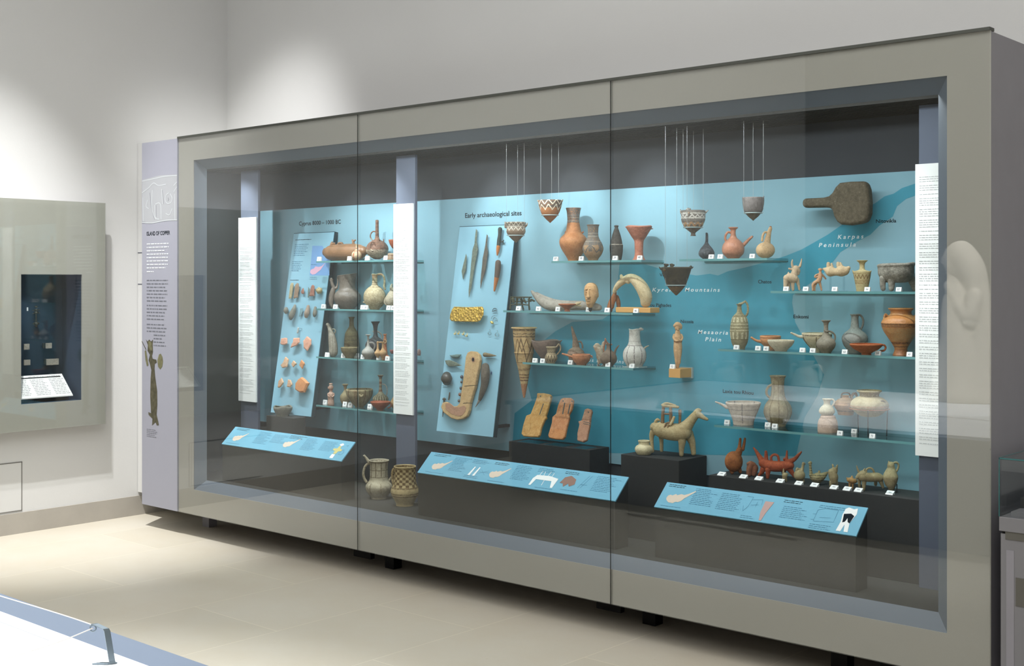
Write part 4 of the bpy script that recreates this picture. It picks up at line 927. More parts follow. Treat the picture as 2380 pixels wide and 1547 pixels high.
for c, x, y, n, ref, zz in (('A1', 835, 922, '21', 'left of the barrel-shaped jar', 0), ('A1', 1253, 914, '22', 'before the right half of the barrel-shaped jar', 0), ('A1', 1500, 908, '23', 'left of the long-necked flask', 0), ('A1', 1757, 905, '24', 'beside the short banded cup', 0),
                            ('A2', 893, 40, '25', 'on the shelf left end beside the large grey-brown jug', 1), ('A2', 1058, 46, '26', 'before the left foot of the large grey-brown jug', 1), ('A2', 1437, 54, '27', 'left of the cream looped jug, first of a pair', 1), ('A2', 1480, 54, '28', 'left of the cream looped jug, second of a pair', 1), ('A2', 1796, 58, '29', 'right of the cream looped jug', 1), ('A2', 1862, 60, '30', 'touching the middle text strip, second left shelf', 1),
                            ('A2', 945, 716, '31', 'left of the narrow ringed bottle', 2), ('A2', 1170, 728, '32', 'left of the shallow olive dish', 2), ('A2', 1350, 700, '33', 'right of the shallow olive dish', 2), ('A2', 1440, 745, '34', 'at the foot of the slim pale grey jug', 2), ('A2', 1660, 748, '35', 'before the linked tan juglets', 2), ('A2', 1780, 762, '36', 'right of the linked tan juglets', 2),
                            ('A2', 918, 1362, '37', 'left of the female-shaped juglet', 3), ('A2', 1192, 1388, '38', 'before the small tan jug', 3), ('A2', 1265, 1400, '39', 'before the wide dripped bowl', 3), ('A2', 1535, 1420, '40', 'left of the orange-red handled bowl', 3)):
    card(c, x, y, n, ref, LZ[zz])

# ================================================================== LEFT BOARD
FG = 'chipped stone tools on the left leaning board'
bslab('flint_blade', 'long pale yellow flint blade, leftmost in the top row of the left board', 'stone tool', 'Z8', [(500, 75), (540, 70), (550, 120), (530, 230), (510, 380), (495, 450), (435, 455), (440, 400), (460, 250), (475, 130)], K['flint'], .007, .014)
bslab('flint_blade', 'long pinkish flint blade, second in the top row of the left board', 'stone tool', 'Z8', [(640, 78), (672, 92), (688, 220), (662, 330), (655, 430), (620, 432), (575, 455), (555, 440), (575, 300), (595, 130)], K['flintb'], .008, .014)
bslab('arrowhead', 'tiny reddish arrowhead with a white tip, top row of the left board', 'arrowhead', 'Z8', [(780, 195), (802, 250), (802, 330), (770, 345), (735, 320), (742, 260)], K['flintr'], .006, .012)
bslab('green_point', 'thin greenish stone point, top row of the left board', 'stone tool', 'Z8', [(905, 175), (932, 210), (925, 300), (912, 420), (892, 430), (895, 280)], K['greenax'], .005, .012)
bslab('stone_flake', 'square-cut pink and grey stone flake, top row of the left board', 'stone tool', 'Z8', [(1010, 120), (1055, 150), (1050, 390), (935, 395), (960, 240), (990, 140)], K['flintr'], .008, .014)
btube('stone_lump', 'knobbly pale yellow stone lump at the right of the top row', 'stone', 'Z8', [[(1120, 250, 48), (1165, 260, 62), (1190, 235, 45)], [(1140, 300, 40), (1185, 290, 38)], [(1150, 205, 30), (1210, 260, 28)]], K['lump'], .010)
btube('stone_ball', 'small round grey stone at the left edge of the left board', 'stone', 'Z8', [[(362, 700, 48), (360, 740, 62), (360, 775, 46)]], K['axe'], .008)
btube('stone_axe', 'large grey polished stone axe, second row of the left board', 'axe', 'Z8', [[(575, 620, 30), (558, 690, 50), (525, 780, 68), (490, 870, 66), (475, 925, 44)]], K['axe'], .008)
btube('stone_axe', 'pinkish stone axe in the middle of the second row, left board', 'axe', 'Z8', [[(895, 640, 38), (885, 700, 50), (865, 790, 66), (848, 868, 52)]], K['axep'], .008)
btube('stone_axe', 'small dark-tipped stone axe at the right of the second row', 'axe', 'Z8', [[(1065, 672, 34), (1060, 740, 46), (1050, 820, 50), (1042, 862, 34)]], K['axe'], .008)
bslab('obsidian_flake', 'thin glassy hooked flake between two stone axes', 'stone tool', 'Z8', [(700, 690), (770, 680), (772, 740), (745, 820), (715, 875), (675, 885), (690, 800)], clay((130, 168, 176), (92, 124, 134), .6, 60), .003, .01)
btube('cylinder_seal', 'tiny black and white cylinder seal below the stone axes', 'cylinder seal', 'Z8', [[(655, 1160, 22), (648, 1215, 22), (638, 1265, 24)]], clay((90, 92, 92), (220, 222, 216), .9, 160), .008,
      parts=[('wire_clip', M['ink'], [[(680, 1162, 3), (740, 1170, 3), (735, 1210, 3)]])])
for pts, k_, lab in (([(330, 455), (365, 450), (408, 448), (412, 520), (385, 540), (355, 545), (318, 530), (325, 490)], 'sherd', 'small pink painted sherd, left of the upper sherd row'),
                     ([(500, 450), (580, 446), (585, 510), (545, 545), (520, 560), (458, 582), (475, 530), (495, 500)], 'sherd', 'ragged orange-pink sherd, middle of the upper sherd row'),
                     ([(685, 425), (745, 470), (742, 540), (690, 628), (645, 590), (632, 490)], 'sherd', 'leaf-shaped pink sherd, right of the upper sherd row'),
                     ([(390, 708), (432, 742), (410, 850), (345, 862), (322, 825), (360, 780)], 'sherdp', 'folded cream and orange sherd, left of the middle sherd row'),
                     ([(500, 760), (540, 800), (495, 852), (470, 810)], 'sherdp', 'tiny cream-edged sherd, middle of the middle sherd row'),
                     ([(610, 748), (652, 800), (620, 876), (580, 825)], 'sherdo', 'narrow orange sherd, right of the middle sherd row'),
                     ([(335, 998), (362, 1060), (310, 1135), (282, 1130), (295, 1040)], 'sherdp', 'small orange and cream sherd, left of the lowest sherd row'),
                     ([(425, 1020), (460, 1030), (482, 1090), (455, 1132), (408, 1120)], 'sherdp', 'small buff sherd, middle of the lowest sherd row'),
                     ([(630, 990), (680, 1030), (727, 1072), (692, 1140), (665, 1202), (600, 1202), (538, 1160), (540, 1080), (580, 1020)], 'sherdo', 'large plain orange sherd at the bottom right of the left board')):
    bslab('pottery_sherd', lab, 'sherd', 'A2', pts, K[k_], .010 if len(pts) < 9 else .022, .018, 'sherds on the left leaning board', rough=.0012)
pot('stone_bowl', 'grey stone bowl with a wavy rim below the left leaning board', 'bowl', 'A2', 342, [(1372, 126), (1385, 130), (1410, 126), (1445, 110), (1480, 90), (1502, 84)], .7385, K['stone'], y=4.728, wav=9, wall=4)

# ================================================================== RIGHT BOARD
bslab('spearhead', 'small grey-green spearhead at the far left of the right leaning board', 'weapon', 'B1', [(555, 745), (563, 800), (550, 950), (530, 1000), (520, 1065), (512, 1040), (500, 960), (525, 860)], K['bronze'], .005, .010)
bslab('dagger', 'longest grey-green bronze dagger, top of the right leaning board', 'weapon', 'B1', [(680, 438), (694, 455), (687, 600), (702, 690), (662, 900), (622, 1160), (590, 1285), (588, 1200), (612, 950), (635, 700), (668, 600)], K['bronze'], .006, .012)
bslab('dagger', 'brownish bronze dagger with a thin tang, second of the two daggers', 'weapon', 'B1', [(813, 505), (824, 520), (814, 640), (826, 730), (792, 960), (755, 1090), (735, 1178), (733, 1100), (762, 800), (792, 650)], K['bronzed'], .006, .012)
btube('horn_tool', 'black-topped tool with an orange tip, right of the daggers', 'tool', 'B1', [[(972, 440, 27), (968, 510, 22), (960, 570, 25), (953, 640, 24)]], K['blacktip'], .010,
      parts=[('tip', K['tip'], [[(951, 655, 25), (944, 710, 20), (938, 758, 10)]]), ('side_lug', K['blacktip'], [[(975, 590, 12), (1005, 592, 9), (1018, 575, 5)], [(1005, 592, 7), (1018, 612, 5)]])])
btube('horn_tool', 'brown rolled tool with an orange tip, below the black-topped tool', 'tool', 'B1', [[(948, 855, 36), (943, 940, 36), (932, 1030, 31)]], K['brownpol'], .010, parts=[('tip', K['tip'], [[(930, 1040, 30), (915, 1120, 21), (902, 1200, 12)]])])
def gpins(root, ctr):
    for x, y in ((390, 632), (575, 640), (790, 648), (960, 658), (1150, 470)):
        a = bpt('Z6', x, y, .03)-ctr; V, F = tube([tuple(a)+(.0022,), tuple(a-BN*.029)+(.0015,)], 2, 8); link('support_pin', mesh('p', V, F, True), M['acrylic_edge'], root)
bslab('gold_plaque', 'bright embossed gold plaque on the right leaning board', 'plaque', 'Z6', [(410, 250), (770, 262), (1130, 250), (1165, 300), (1160, 440), (1120, 530), (1080, 600), (1010, 640), (680, 640), (340, 620), (300, 570), (310, 450), (355, 330)], K['gold'], .010, .028, rough=.0004, bev=.12, extra=gpins)
for i, (x, y, lab) in enumerate(((412, 915, 'first small gold hair ring, leftmost under the gold plaque'), (500, 910, 'second small gold hair ring under the gold plaque'), (622, 925, 'third small gold hair ring under the gold plaque'), (712, 965, 'fourth small gold hair ring, rightmost and lowest under the plaque'))):
    btube('hair_ring', lab, 'jewellery', 'Z6', [[(x-28, y+20, 5), (x-18, y+38, 9), (x, y+42, 12), (x+20, y+15, 10), (x+32, y-35, 4)], [(x-34, y+5, 4), (x-22, y+30, 8), (x-8, y+30, 7), (x+8, y-50, 3)]], K['goldw'], .010, 'gold hair rings')
WR = plain('thin_wire', (120, 140, 140), .4, .5, metal=.5)
btube('bead_earring', 'gold bead hanging from a thin wire hoop beside the gold plaque', 'jewellery', 'Z6', [[(1345, 640, 30), (1365, 655, 36), (1385, 668, 26)]], K['goldw'], .008, parts=[('hoop', WR, [[(1400, 640, 4), (1495, 630, 4), (1490, 560, 4), (1430, 520, 9), (1395, 570, 4), (1385, 620, 4)], [(1345, 560, 4), (1370, 500, 6), (1430, 468, 5)]])])
btube('hair_pin', 'two thin dark wire arcs above the bead earring', 'jewellery', 'Z6', [[(1370, 380, 5), (1395, 310, 8), (1440, 290, 9), (1495, 315, 6)], [(1385, 370, 5), (1440, 345, 10), (1495, 360, 6)], [(1385, 430, 3), (1520, 435, 3)]], plain('dark_wire', (62, 74, 74), .5), .006)
for x, y, r_, lab in ((1300, 935, 42, 'left thin wire ring below the bead earring'), (1492, 970, 52, 'right thin wire ring below the bead earring')):
    btube('wire_ring', lab, 'jewellery', 'Z6', [[(x+r_*math.cos(t), y+r_*math.sin(t), 5) for t in [i*.5236 for i in range(13)]], [(x-10, y-r_-50, 4), (x+12, y-r_-60, 5), (x+18, y-r_-20, 4)]], WR, .006)
btube('bronze_point', 'small translucent grey point, upper left above the ivory sickle', 'tool', 'B2', [[(350, 455, 4), (400, 468, 20), (450, 465, 24), (485, 450, 8)]], clay((120, 146, 142), (90, 112, 108), .5, 80), .004)
bslab('bronze_knife', 'dark leaf-shaped blade lying left of the ivory sickle', 'tool', 'B2', [(295, 518), (360, 515), (430, 542), (505, 582), (420, 592), (340, 592), (310, 565)], K['bronze'], .006, .012)
btube('stone_macehead', 'round dark stone macehead at the left edge of the right board', 'stone', 'B2', [[(310, 715, 58), (310, 745, 72), (312, 770, 58)]], clay((84, 80, 70), (54, 52, 46), .7, 90, rough=.35, spec=.6), .004, parts=[('clear_ledge', M['acrylic_edge'], [[(260, 820, 4), (380, 820, 4)]])])
for (x, y, r_), m_, lab in zip(((497, 722, 20), (492, 785, 14), (487, 862, 19), (474, 940, 20), (462, 1018, 16)), ('a', 'b', 'a', 'c', 'b'), ('topmost of the column', 'second in the column', 'middle of the column', 'reddish, fourth in the column', 'lowest of the column')):
    btube('stone_bead', 'small round bead left of the ivory sickle, '+lab, 'bead', 'B2', [[(x, y-3, r_*.95), (x, y+3, r_)]], {'a': plain('bead_dark', (58, 54, 60), .35, .5), 'b': plain('bead_brown', (88, 78, 68), .4, .5), 'c': plain('bead_red', (122, 82, 60), .4, .5)}[m_], .003, 'beads on the right board', pin=False)
btube('bronze_nail', 'tall dark nail with a wide head at the lower left of the right board', 'tool', 'B2', [[(262, 1000, 6), (280, 998, 20), (298, 1000, 6)], [(280, 1005, 11), (270, 1100, 10), (260, 1215, 4)]], K['bronzed'], .005)
btube('bronze_pin', 'short dark ribbed pin above the ivory sickle tip', 'tool', 'B2', [[(347, 920, 8), (342, 965, 10), (334, 1008, 6)]], K['bronzed'], .005)
sick = bslab('ivory_sickle', 'large pale ivory handle curving into a scoop at the bottom', 'carving', 'B2', [(640, 408), (700, 414), (742, 450), (752, 520), (738, 620), (712, 740), (690, 860), (655, 970), (630, 1060), (620, 1140), (590, 1215), (540, 1245), (470, 1258), (400, 1240), (300, 1165), (270, 1100), (290, 1045), (340, 1035), (375, 1060), (410, 1092), (470, 1088), (505, 1045), (515, 960), (540, 800), (560, 650), (578, 480), (600, 425)], K['ivory'], .022, .006, rough=.0004, sub=2)
# give the sickle a properly triangulated front (its outline is concave)
def refill(root, c, pts, off, th, mat):
    body = [o for o in bpy.data.objects if o.parent == root and o.name.startswith('body')][0]; ctr = root.location
    P = [bpt(c, x, y, off)-ctr for x, y in pts]; n = len(P)
    bm = bmesh.new(); f = bm.faces.new([bm.verts.new(p) for p in P]); g = bmesh.ops.extrude_face_region(bm, geom=[f])
    bmesh.ops.translate(bm, vec=BN*th, verts=[v for v in g['geom'] if isinstance(v, bmesh.types.BMVert)])
    bmesh.ops.recalc_face_normals(bm, faces=bm.faces)
    me = bpy.data.meshes.new('body'); bm.to_mesh(me); bm.free(); me.materials.append(mat); body.data = me
    mo = body.modifiers.new('bevel', 'BEVEL'); mo.width = min(.005, th*.35); mo.segments = 3; mo.limit_method = 'ANGLE'
SPTS = [(640, 408), (700, 414), (742, 450), (752, 520), (738, 620), (712, 740), (690, 860), (655, 970), (630, 1060), (620, 1140), (590, 1215), (540, 1245), (470, 1258), (400, 1240), (300, 1165), (270, 1100), (290, 1045), (340, 1035), (375, 1060), (410, 1092), (470, 1088), (505, 1045), (515, 960), (540, 800), (560, 650), (578, 480), (600, 425)]
refill(sick, 'B2', SPTS, .006, .022, K['ivory'])
def onpart(root, c, pts, off, th, mat, nm, b=.002):
    ctr = root.location; P = [bpt(c, x, y, off)-ctr for x, y in pts]
    mb = MB(); mb.prism(P, BN*th); o = link(nm, mesh(nm, mb.v, mb.f), mat, root); return o
onpart(sick, 'B2', [(295, 1060), (340, 1042), (375, 1068), (410, 1100), (475, 1097), (530, 1078), (552, 1105), (540, 1150), (510, 1192), (460, 1212), (370, 1182), (302, 1125)], .0283, .0012, K['ivoryp'], 'scoop')
onpart(sick, 'B2', [(640+24*math.cos(t), 508+34*math.sin(t)) for t in [i*.45 for i in range(14)]], .0283, .0015, K['ivoryp'], 'hole_rim')
onpart(sick, 'B2', [(638+14*math.cos(t), 508+24*math.sin(t)) for t in [i*.45 for i in range(14)]], .0299, .0008, M['black'], 'hole')
onpart(sick, 'B2', [(530, 836), (600, 828), (690, 822), (690, 826), (600, 833), (530, 841)], .0283, .0006, M['ink'], 'break_line'); onpart(sick, 'B2', [(512, 1050), (560, 1042), (630, 1048), (630, 1052), (560, 1047), (512, 1055)], .0283, .0006, M['ink'], 'break_line')
btube('curved_horn', 'dark grey-brown curved horn with a pale point beside the ivory sickle', 'horn', 'B2', [[(790, 600, 50), (790, 700, 56), (778, 820, 46), (745, 930, 34), (722, 1000, 22)]], K['tusk'], .006, parts=[('tip', clay((176, 170, 160), (130, 124, 114), .5, 60), [[(718, 1008, 20), (695, 1050, 11), (664, 1098, 3)]])])
btube('bronze_cone', 'small brownish pointed cone at the upper right of the ivory sickle', 'tool', 'B2', [[(785, 447, 28), (850, 455, 20), (922, 460, 4)]], clay((140, 126, 96), (100, 90, 66), .6, 70), .008)
btube('blue_bead', 'tiny dark blue bead right of the curved horn', 'bead', 'B2', [[(866, 662, 7), (862, 685, 8)]], plain('blue_glass_bead', (46, 74, 110), .3, .5), .003, pin=False)
# ================================================================== HANGING CUPS
def hang(c, cx, yring, rr, y, lab, lab2, s_pts):
    o, s = site(c, cx, yring, None, y); k = s/CR[c][2]; r = rr*k+.001
    root = empty('hanging_mount', o, TH); setp(root, lab2, 'mount', 'clear rings hung on wires')
    V, F = tube([((r+.003)*math.cos(t), (r+.003)*math.sin(t), 0, .0022) for t in [i*2*math.pi/24 for i in range(25)]], 1, 8, False)
    link('clear_ring', mesh('ring', V, F, True), M['acrylic_edge'], root)
    for a in (math.radians(200), math.radians(-35), math.radians(80)):
        x, yy = (r+.012)*math.cos(a), (r+.012)*math.sin(a)
        V, F = merge([tube([(x, yy, 0, .0005), (x, yy, IZ1-.001-o.z, .0005)], 2, 6, False), tube([(x, yy, 0, .0014), ((r+.002)*math.cos(a), (r+.002)*math.sin(a), 0, .0014)], 2, 6, False)]); link('wire', mesh('wire', V, F), M['wire'], root)
    return o, s
def cup(c, cx, prof, mat, y, lab, yring, lab2, parts, blobs=()):
    rr = None
    for (a, r0), (b, r1) in zip(prof[:-1], prof[1:]):
        if a <= yring <= b: rr = r0+(r1-r0)*(yring-a)/(b-a)
    hang(c, cx, yring, rr, y, lab, lab2, None)
    return pot('pointed_cup', lab, 'cup', c, cx, prof, None, mat, y=y, parts=parts)
cup('C1', 592, [(178, 137), (186, 138), (230, 134), (285, 118), (330, 100), (365, 76), (400, 44), (425, 16), (438, 3)], K['zig'], 4.80, 'hanging pointed cup painted with bold white zigzags on orange clay', 350, 'clear ring and wires holding the zigzag cup',
    [('lug', None, [[(705, 205, 16), (728, 185, 12), (738, 168, 5)]]), ('lug', None, [[(470, 200, 12), (455, 182, 10), (447, 172, 5)]])])
cup('C1', 195, [(432, 116), (440, 118), (460, 110), (485, 106), (520, 112), (560, 104), (595, 80), (630, 46), (655, 16), (668, 3)], K['cupb'], 4.72, 'hanging pale grey-brown pointed cup overlapping the top of the right board', 585, 'clear ring and wires holding the pale grey-brown pointed cup',
    [('lug', None, [[(90, 480, 14), (75, 488, 12), (72, 455, 10), (70, 430, 8)]]), ('lug', None, [[(300, 480, 14), (318, 462, 12), (326, 440, 6)]])])
cup('D1', 440, [(432, 132), (440, 134), (480, 136), (530, 134), (580, 118), (625, 92), (655, 58), (680, 28), (700, 26), (716, 32)], K['cupc'], 4.82, 'hanging footed cup with white geometric paint and animal lugs', 622, 'clear ring and wires holding the painted footed cup',
    [('animal_lug', None, [[(372, 440, 22, -90), (370, 420, 16, -100)], [(355, 425, 12, -95), (390, 420, 12, -95)], [(375, 460, 10, -120), (365, 500, 7, -130)]]), ('lug', None, [[(560, 470, 14), (585, 445, 11), (608, 430, 6)]]), ('lug', None, [[(312, 470, 12), (302, 445, 10), (298, 422, 6)]])])
cup('D1', 1115, [(286, 119), (294, 121), (330, 121), (380, 116), (430, 106), (465, 84), (500, 54), (530, 18), (545, 3)], K['cupd'], 4.74, 'hanging plain grey cup with a pointed olive base', 460, 'clear ring and wires holding the plain grey cup',
    [('lug', None, [[(1222, 320, 9), (1228, 290, 8), (1236, 272, 5)]]), ('lug', None, [[(1000, 310, 8), (998, 285, 7)]])])
cup('D1', 250, [(1068, 168), (1078, 172), (1120, 160), (1180, 138), (1230, 120), (1280, 98), (1330, 60), (1362, 28), (1382, 8)], K['cupe'], 4.67, 'large hanging dark olive-brown pointed bowl with nubs on the rim', 1270, 'clear ring and wires holding the large dark pointed bowl',
    [('rim_nub', None, [[(115, 1090, 26, -80), (125, 1045, 16, -85)], [(110, 1038, 12, -85), (145, 1042, 12, -85)]]), ('rim_nub', None, [[(185, 1085, 26, -120), (185, 1042, 16, -120)], [(170, 1040, 11, -120), (205, 1045, 11, -120)]]),
     ('rim_nub', None, [[(85, 1090, 14), (70, 1078, 10), (60, 1066, 5)]]), ('rim_nub', None, [[(405, 1075, 18), (415, 1058, 12)], [(425, 1075, 10), (438, 1066, 6)]])])

# ================================================================== MIDDLE SHELVES
z = M1
pot('tall_jar', 'tall orange jar with a grey banded neck, top middle shelf', 'jar', 'C1', 862, [(243, 90), (250, 88), (270, 82), (300, 77), (340, 72), (400, 70), (440, 75), (490, 84), (530, 96), (560, 125), (590, 152), (630, 165), (680, 156), (740, 126), (800, 88), (840, 66), (857, 62)], z, K['bigjar'], y=4.91,
    parts=[('lug', K['orange'], [[(778, 545, 12), (770, 525, 10), (775, 512, 6)]]), ('lug', K['orange'], [[(950, 530, 12), (972, 525, 10), (975, 512, 6)]])])
pot('grey_jar', 'smaller grey and buff painted jar right of the tall orange jar', 'jar', 'C1', 1090, [(443, 75), (450, 70), (470, 64), (520, 60), (570, 62), (610, 76), (650, 100), (700, 120), (740, 119), (790, 98), (830, 66), (857, 54)], z, K['greyjar'], y=4.86)
pot('spindle_bottle', 'slim dark spindle-shaped bottle crossed by the glass door seam', 'bottle', 'C1', 1360, [(447, 25), (456, 26), (470, 20), (500, 30), (560, 50), (620, 64), (663, 71), (668, 76), (700, 77), (750, 74), (800, 66), (850, 56)], z, K['spindle'], y=4.88)
pot('chalice', 'pink clay chalice on a tall foot with a pointed rim, top middle shelf', 'chalice', 'C1', 1622, [(462, 148), (472, 152), (500, 138), (540, 112), (580, 88), (620, 60), (650, 52), (700, 50), (760, 48), (800, 52), (835, 64), (855, 80)], z, K['chalice'], y=4.89, wav=4,
    parts=[('rim_point', None, [[(1490, 480, 10), (1472, 472, 7), (1462, 468, 3)]]), ('rim_point', None, [[(1752, 488, 10), (1772, 492, 7), (1785, 491, 3)]])])
z = M2
g = [[(135, 1304, 7), (375, 1304, 7)], [(132, 1355, 5, 20), (372, 1352, 5, 20)], [(128, 1440, 10), (132, 1400, 8), (138, 1304, 8)], [(205, 1440, 9, -20), (205, 1304, 7, -20)], [(350, 1442, 10), (345, 1380, 8), (352, 1304, 8)], [(282, 1446, 9, 30), (270, 1400, 8, 30), (262, 1304, 7, 30)],
     [(205, 1380, 6, -20), (225, 1310, 6), (250, 1330, 6), (262, 1380, 6, 20), (290, 1310, 6)], [(132, 1400, 6), (205, 1385, 6, -20), (345, 1395, 6)], [(375, 1330, 9), (398, 1345, 10), (412, 1346, 6)], [(160, 1330, 18, -8), (170, 1360, 14, -8)], [(290, 1340, 14), (310, 1370, 8)], [(345, 1330, 14), (365, 1345, 9)]]
sculpt('bronze_stand', 'small dark green bronze openwork stand at the left of the middle shelf', 'stand', 'C1', 250, 1447, z, K['greenbronze'], g, y=4.89, ax=.8, vox=.5, smooth=1)
sculpt('boat_trough', 'long pale grey stone trough curving up to a point, middle shelf', 'stone vessel', 'C1', 700, 1452, z, K['whitestone'], [[(385, 1238, 14), (430, 1285, 30), (500, 1345, 52), (580, 1390, 60), (700, 1402, 52), (850, 1402, 48), (980, 1400, 46), (1080, 1405, 44), (1130, 1415, 34)], [(440, 1260, 16), (540, 1315, 24), (660, 1355, 26), (800, 1365, 24), (960, 1362, 22)]], y=4.93, ax=1)
pot('footed_dish', 'small orange footed dish before the stone trough', 'dish', 'C1', 790, [(1374, 104), (1382, 102), (1396, 84), (1415, 52), (1432, 34), (1448, 30), (1460, 36)], z, K['orange'], y=4.845,
    parts=[('figure_handle', K['creamstone'], [[(870, 1395, 14), (900, 1375, 20), (935, 1362, 14), (945, 1358, 8)], [(905, 1390, 10), (945, 1395, 9)]])])
sculpt('face_fragment', 'cream stone face of a broken head beside the door seam', 'sculpture', 'C1', 1062, 1452, z, K['face'], [[(1068, 1195, 78, 10), (1070, 1260, 78, 8), (1062, 1325, 58, 0), (1056, 1368, 40, 4)], [(1030, 1205, 9, -66), (1028, 1245, 13, -78), (1030, 1278, 18, -86)], [(1012, 1280, 9, -66), (1048, 1280, 9, -70)], [(995, 1195, 8, -52), (1018, 1188, 8, -62)], [(1045, 1190, 8, -66), (1085, 1190, 8, -58)],
       [(1008, 1306, 7, -58), (1030, 1302, 8, -68), (1055, 1306, 7, -60)], [(1012, 1320, 8, -56), (1032, 1322, 9, -64), (1052, 1320, 8, -56)], [(1140, 1240, 14, -4), (1142, 1275, 12, -4)], [(1030, 1350, 22, -36)]*1+[(1036, 1352, 22, -36)]],
       balls=[(1010, 1222, 13, 7, 8, -56), (1066, 1222, 14, 7, 8, -60)], y=4.875, vox=.55,
       parts=[('mount', M['dark'], [[(1058, 1370, 22, 8), (1058, 1430, 19, 8)]], [])])
hb = Py(*px('C1', 1352, 1412), 4.852); a0 = Py(*px('C1', 1352, 1470), 4.852)
hs = sculpt('horse_neck_sculpture', 'cream sculpture of an arched horse neck and head on an ochre block', 'sculpture', 'C1', 1555, 1414, z+.001+(hb.z-a0.z), K['creamstone'], [[(1688, 1366, 58), (1690, 1300, 70), (1652, 1205, 70), (1596, 1128, 62), (1530, 1085, 46), (1470, 1105, 40), (1410, 1150, 36), (1365, 1210, 26), (1348, 1250, 18)], [(1430, 1085, 20, -20), (1425, 1062, 17, -20)], [(1450, 1105, 22, -10), (1500, 1130, 24, -16)]], y=4.885, ax=.9,
            parts=[('broken_end', K['ivory'], [[(1700, 1380, 36), (1690, 1402, 22)]], [])])
a0 = Py(*px('C1', 1352, 1470), 4.852); a1 = Py(*px('C1', 1752, 1470), 4.852); hb = Py(*px('C1', 1352, 1412), 4.852)
mb = MB(); mb.box(a0.x, a1.x, 4.852, 4.93, M2+.0005, M2+.0005+(hb.z-a0.z)); o = mb.build('ochre_block', M['orange_block'], None, ((a0.x+a1.x)/2, 4.89, M2+.0005)); setp(o, 'low ochre mounting block under the arched horse neck', 'block'); bevel(o, .002)
sculpt('horn_fragment', 'brown curved horn fragment leaning at the left of the ochre block', 'horn', 'C1', 1320, 1470, z, K['brownwood'], [[(1345, 1245, 16), (1330, 1310, 30), (1305, 1370, 36), (1290, 1430, 36), (1295, 1455, 20)], [(1370, 1300, 20, 20), (1385, 1370, 24, 20), (1392, 1440, 16, 20)]], y=4.90)
z = M3
rr_ = pot('conical_rhyton', 'long painted cone-shaped drinking vessel left of the middle shelves', 'rhyton', 'C2', 290, [(104, 150), (112, 152), (118, 132), (200, 127), (280, 121), (385, 112), (392, 118), (400, 117), (408, 110), (500, 92), (583, 70), (590, 75), (598, 66), (680, 54), (760, 40), (850, 24), (910, 12), (918, 6)], None, K['rhyton'], y=4.90)
o_, s_ = site('C2', 290, 400, None, 4.90); mb = MB(); mb.box(o_.x-.008, o_.x+.008, 4.945, IYB-.0005, o_.z-.05, o_.z-.04); bm_ = mb.build('wall_mount', M['acrylic_edge'], None, (o_.x, 4.97, o_.z-.045)); setp(bm_, 'small clear bracket holding the tall cone-shaped vessel', 'mount')
pot('tilted_bowl', 'grey-brown bowl with a tilted flaring rim behind the small patterned jug', 'bowl', 'C2', 545, [(262, 172), (272, 170), (310, 160), (360, 138), (410, 104), (455, 66), (490, 42), (505, 38)], z, K['greyclay'], y=4.92, wav=8,
    parts=[('spout', None, [[(690, 290, 14), (712, 268, 10), (728, 258, 5)]])])
pot('patterned_jug', 'small cream jug with a dark zigzag pattern and high handle', 'jug', 'C2', 604, [(322, 62), (332, 58), (350, 50), (385, 49), (405, 58), (430, 70), (455, 73), (480, 60), (508, 42)], z, K['pattjug'], y=4.85,
    parts=[('handle', None, [[(650, 335, 9), (672, 318, 10), (690, 290, 9), (712, 320, 9), (705, 370, 9), (672, 408, 9)]])])
sculpt('beaked_bottle', 'pinkish brown round bottle with a leaning pointed neck, behind the orange ladle', 'bottle', 'C2', 890, 505, z, K['bottlebr'], [[(892, 350, 40), (892, 410, 92), (892, 440, 92)], [(890, 330, 40), (878, 250, 25), (862, 190, 18), (850, 140, 12), (842, 112, 8)]], [(890, 425, 100, 78, 90)], y=4.93,
       parts=[('handle', None, [[(905, 285, 9), (945, 285, 9), (965, 320, 9), (968, 355, 9)]], [])])
pot('ladle_bowl', 'orange ladle bowl with a long handle to the left', 'bowl', 'C2', 955, [(422, 106), (432, 108), (470, 104), (505, 86), (530, 62), (542, 56)], z, K['lad'], y=4.85,
    parts=[('handle', None, [[(865, 455, 16), (830, 445, 13), (790, 430, 12), (735, 415, 10)]]), ('lug', None, [[(1055, 445, 12), (1075, 440, 8), (1078, 460, 7)]])])
sculpt('cow_figurine', 'white and brown clay cow vessel behind the dark jug at the door seam', 'figurine', 'C2', 1180, 560, z, K['whitecow'], [[(1135, 375, 34), (1165, 420, 42), (1175, 480, 44), (1180, 520, 34)], [(1110, 360, 18), (1135, 350, 30), (1160, 360, 22)], [(1158, 510, 16), (1155, 555, 13)], [(1200, 520, 16), (1212, 556, 12)], [(1190, 400, 20), (1205, 345, 17), (1215, 315, 16), (1240, 325, 12)], [(1128, 330, 7), (1135, 345, 8)]], y=4.925)
pot('brown_jug', 'dark round brown jug with a tall pointed basket handle, at the door seam', 'jug', 'C2', 1270, [(262, 32), (272, 28), (300, 25), (330, 34), (360, 64), (390, 88), (430, 98), (470, 88), (505, 56), (518, 46)], z, K['brownjug'], y=4.86,
    parts=[('handle', K['redbrown'], [[(1215, 350, 9), (1218, 290, 9), (1228, 235, 9), (1232, 198, 7)], [(1232, 200, 8), (1248, 240, 9), (1275, 262, 9), (1305, 268, 9)]]), ('spout', None, [[(1335, 385, 16), (1352, 330, 12), (1372, 298, 10), (1390, 278, 6)]])])
o_, s_ = site('C2', 1580, 512, z, 4.88); V = MB(); V.box(-.045, .045, -.035, .035, 0, .004); pl_ = link('acrylic_plate', mesh('p', V.v, V.f), M['acrylic_edge'], None, (o_.x, 4.88, z+.0003)); setp(pl_, 'thin clear plate under the white striped jug', 'stand')
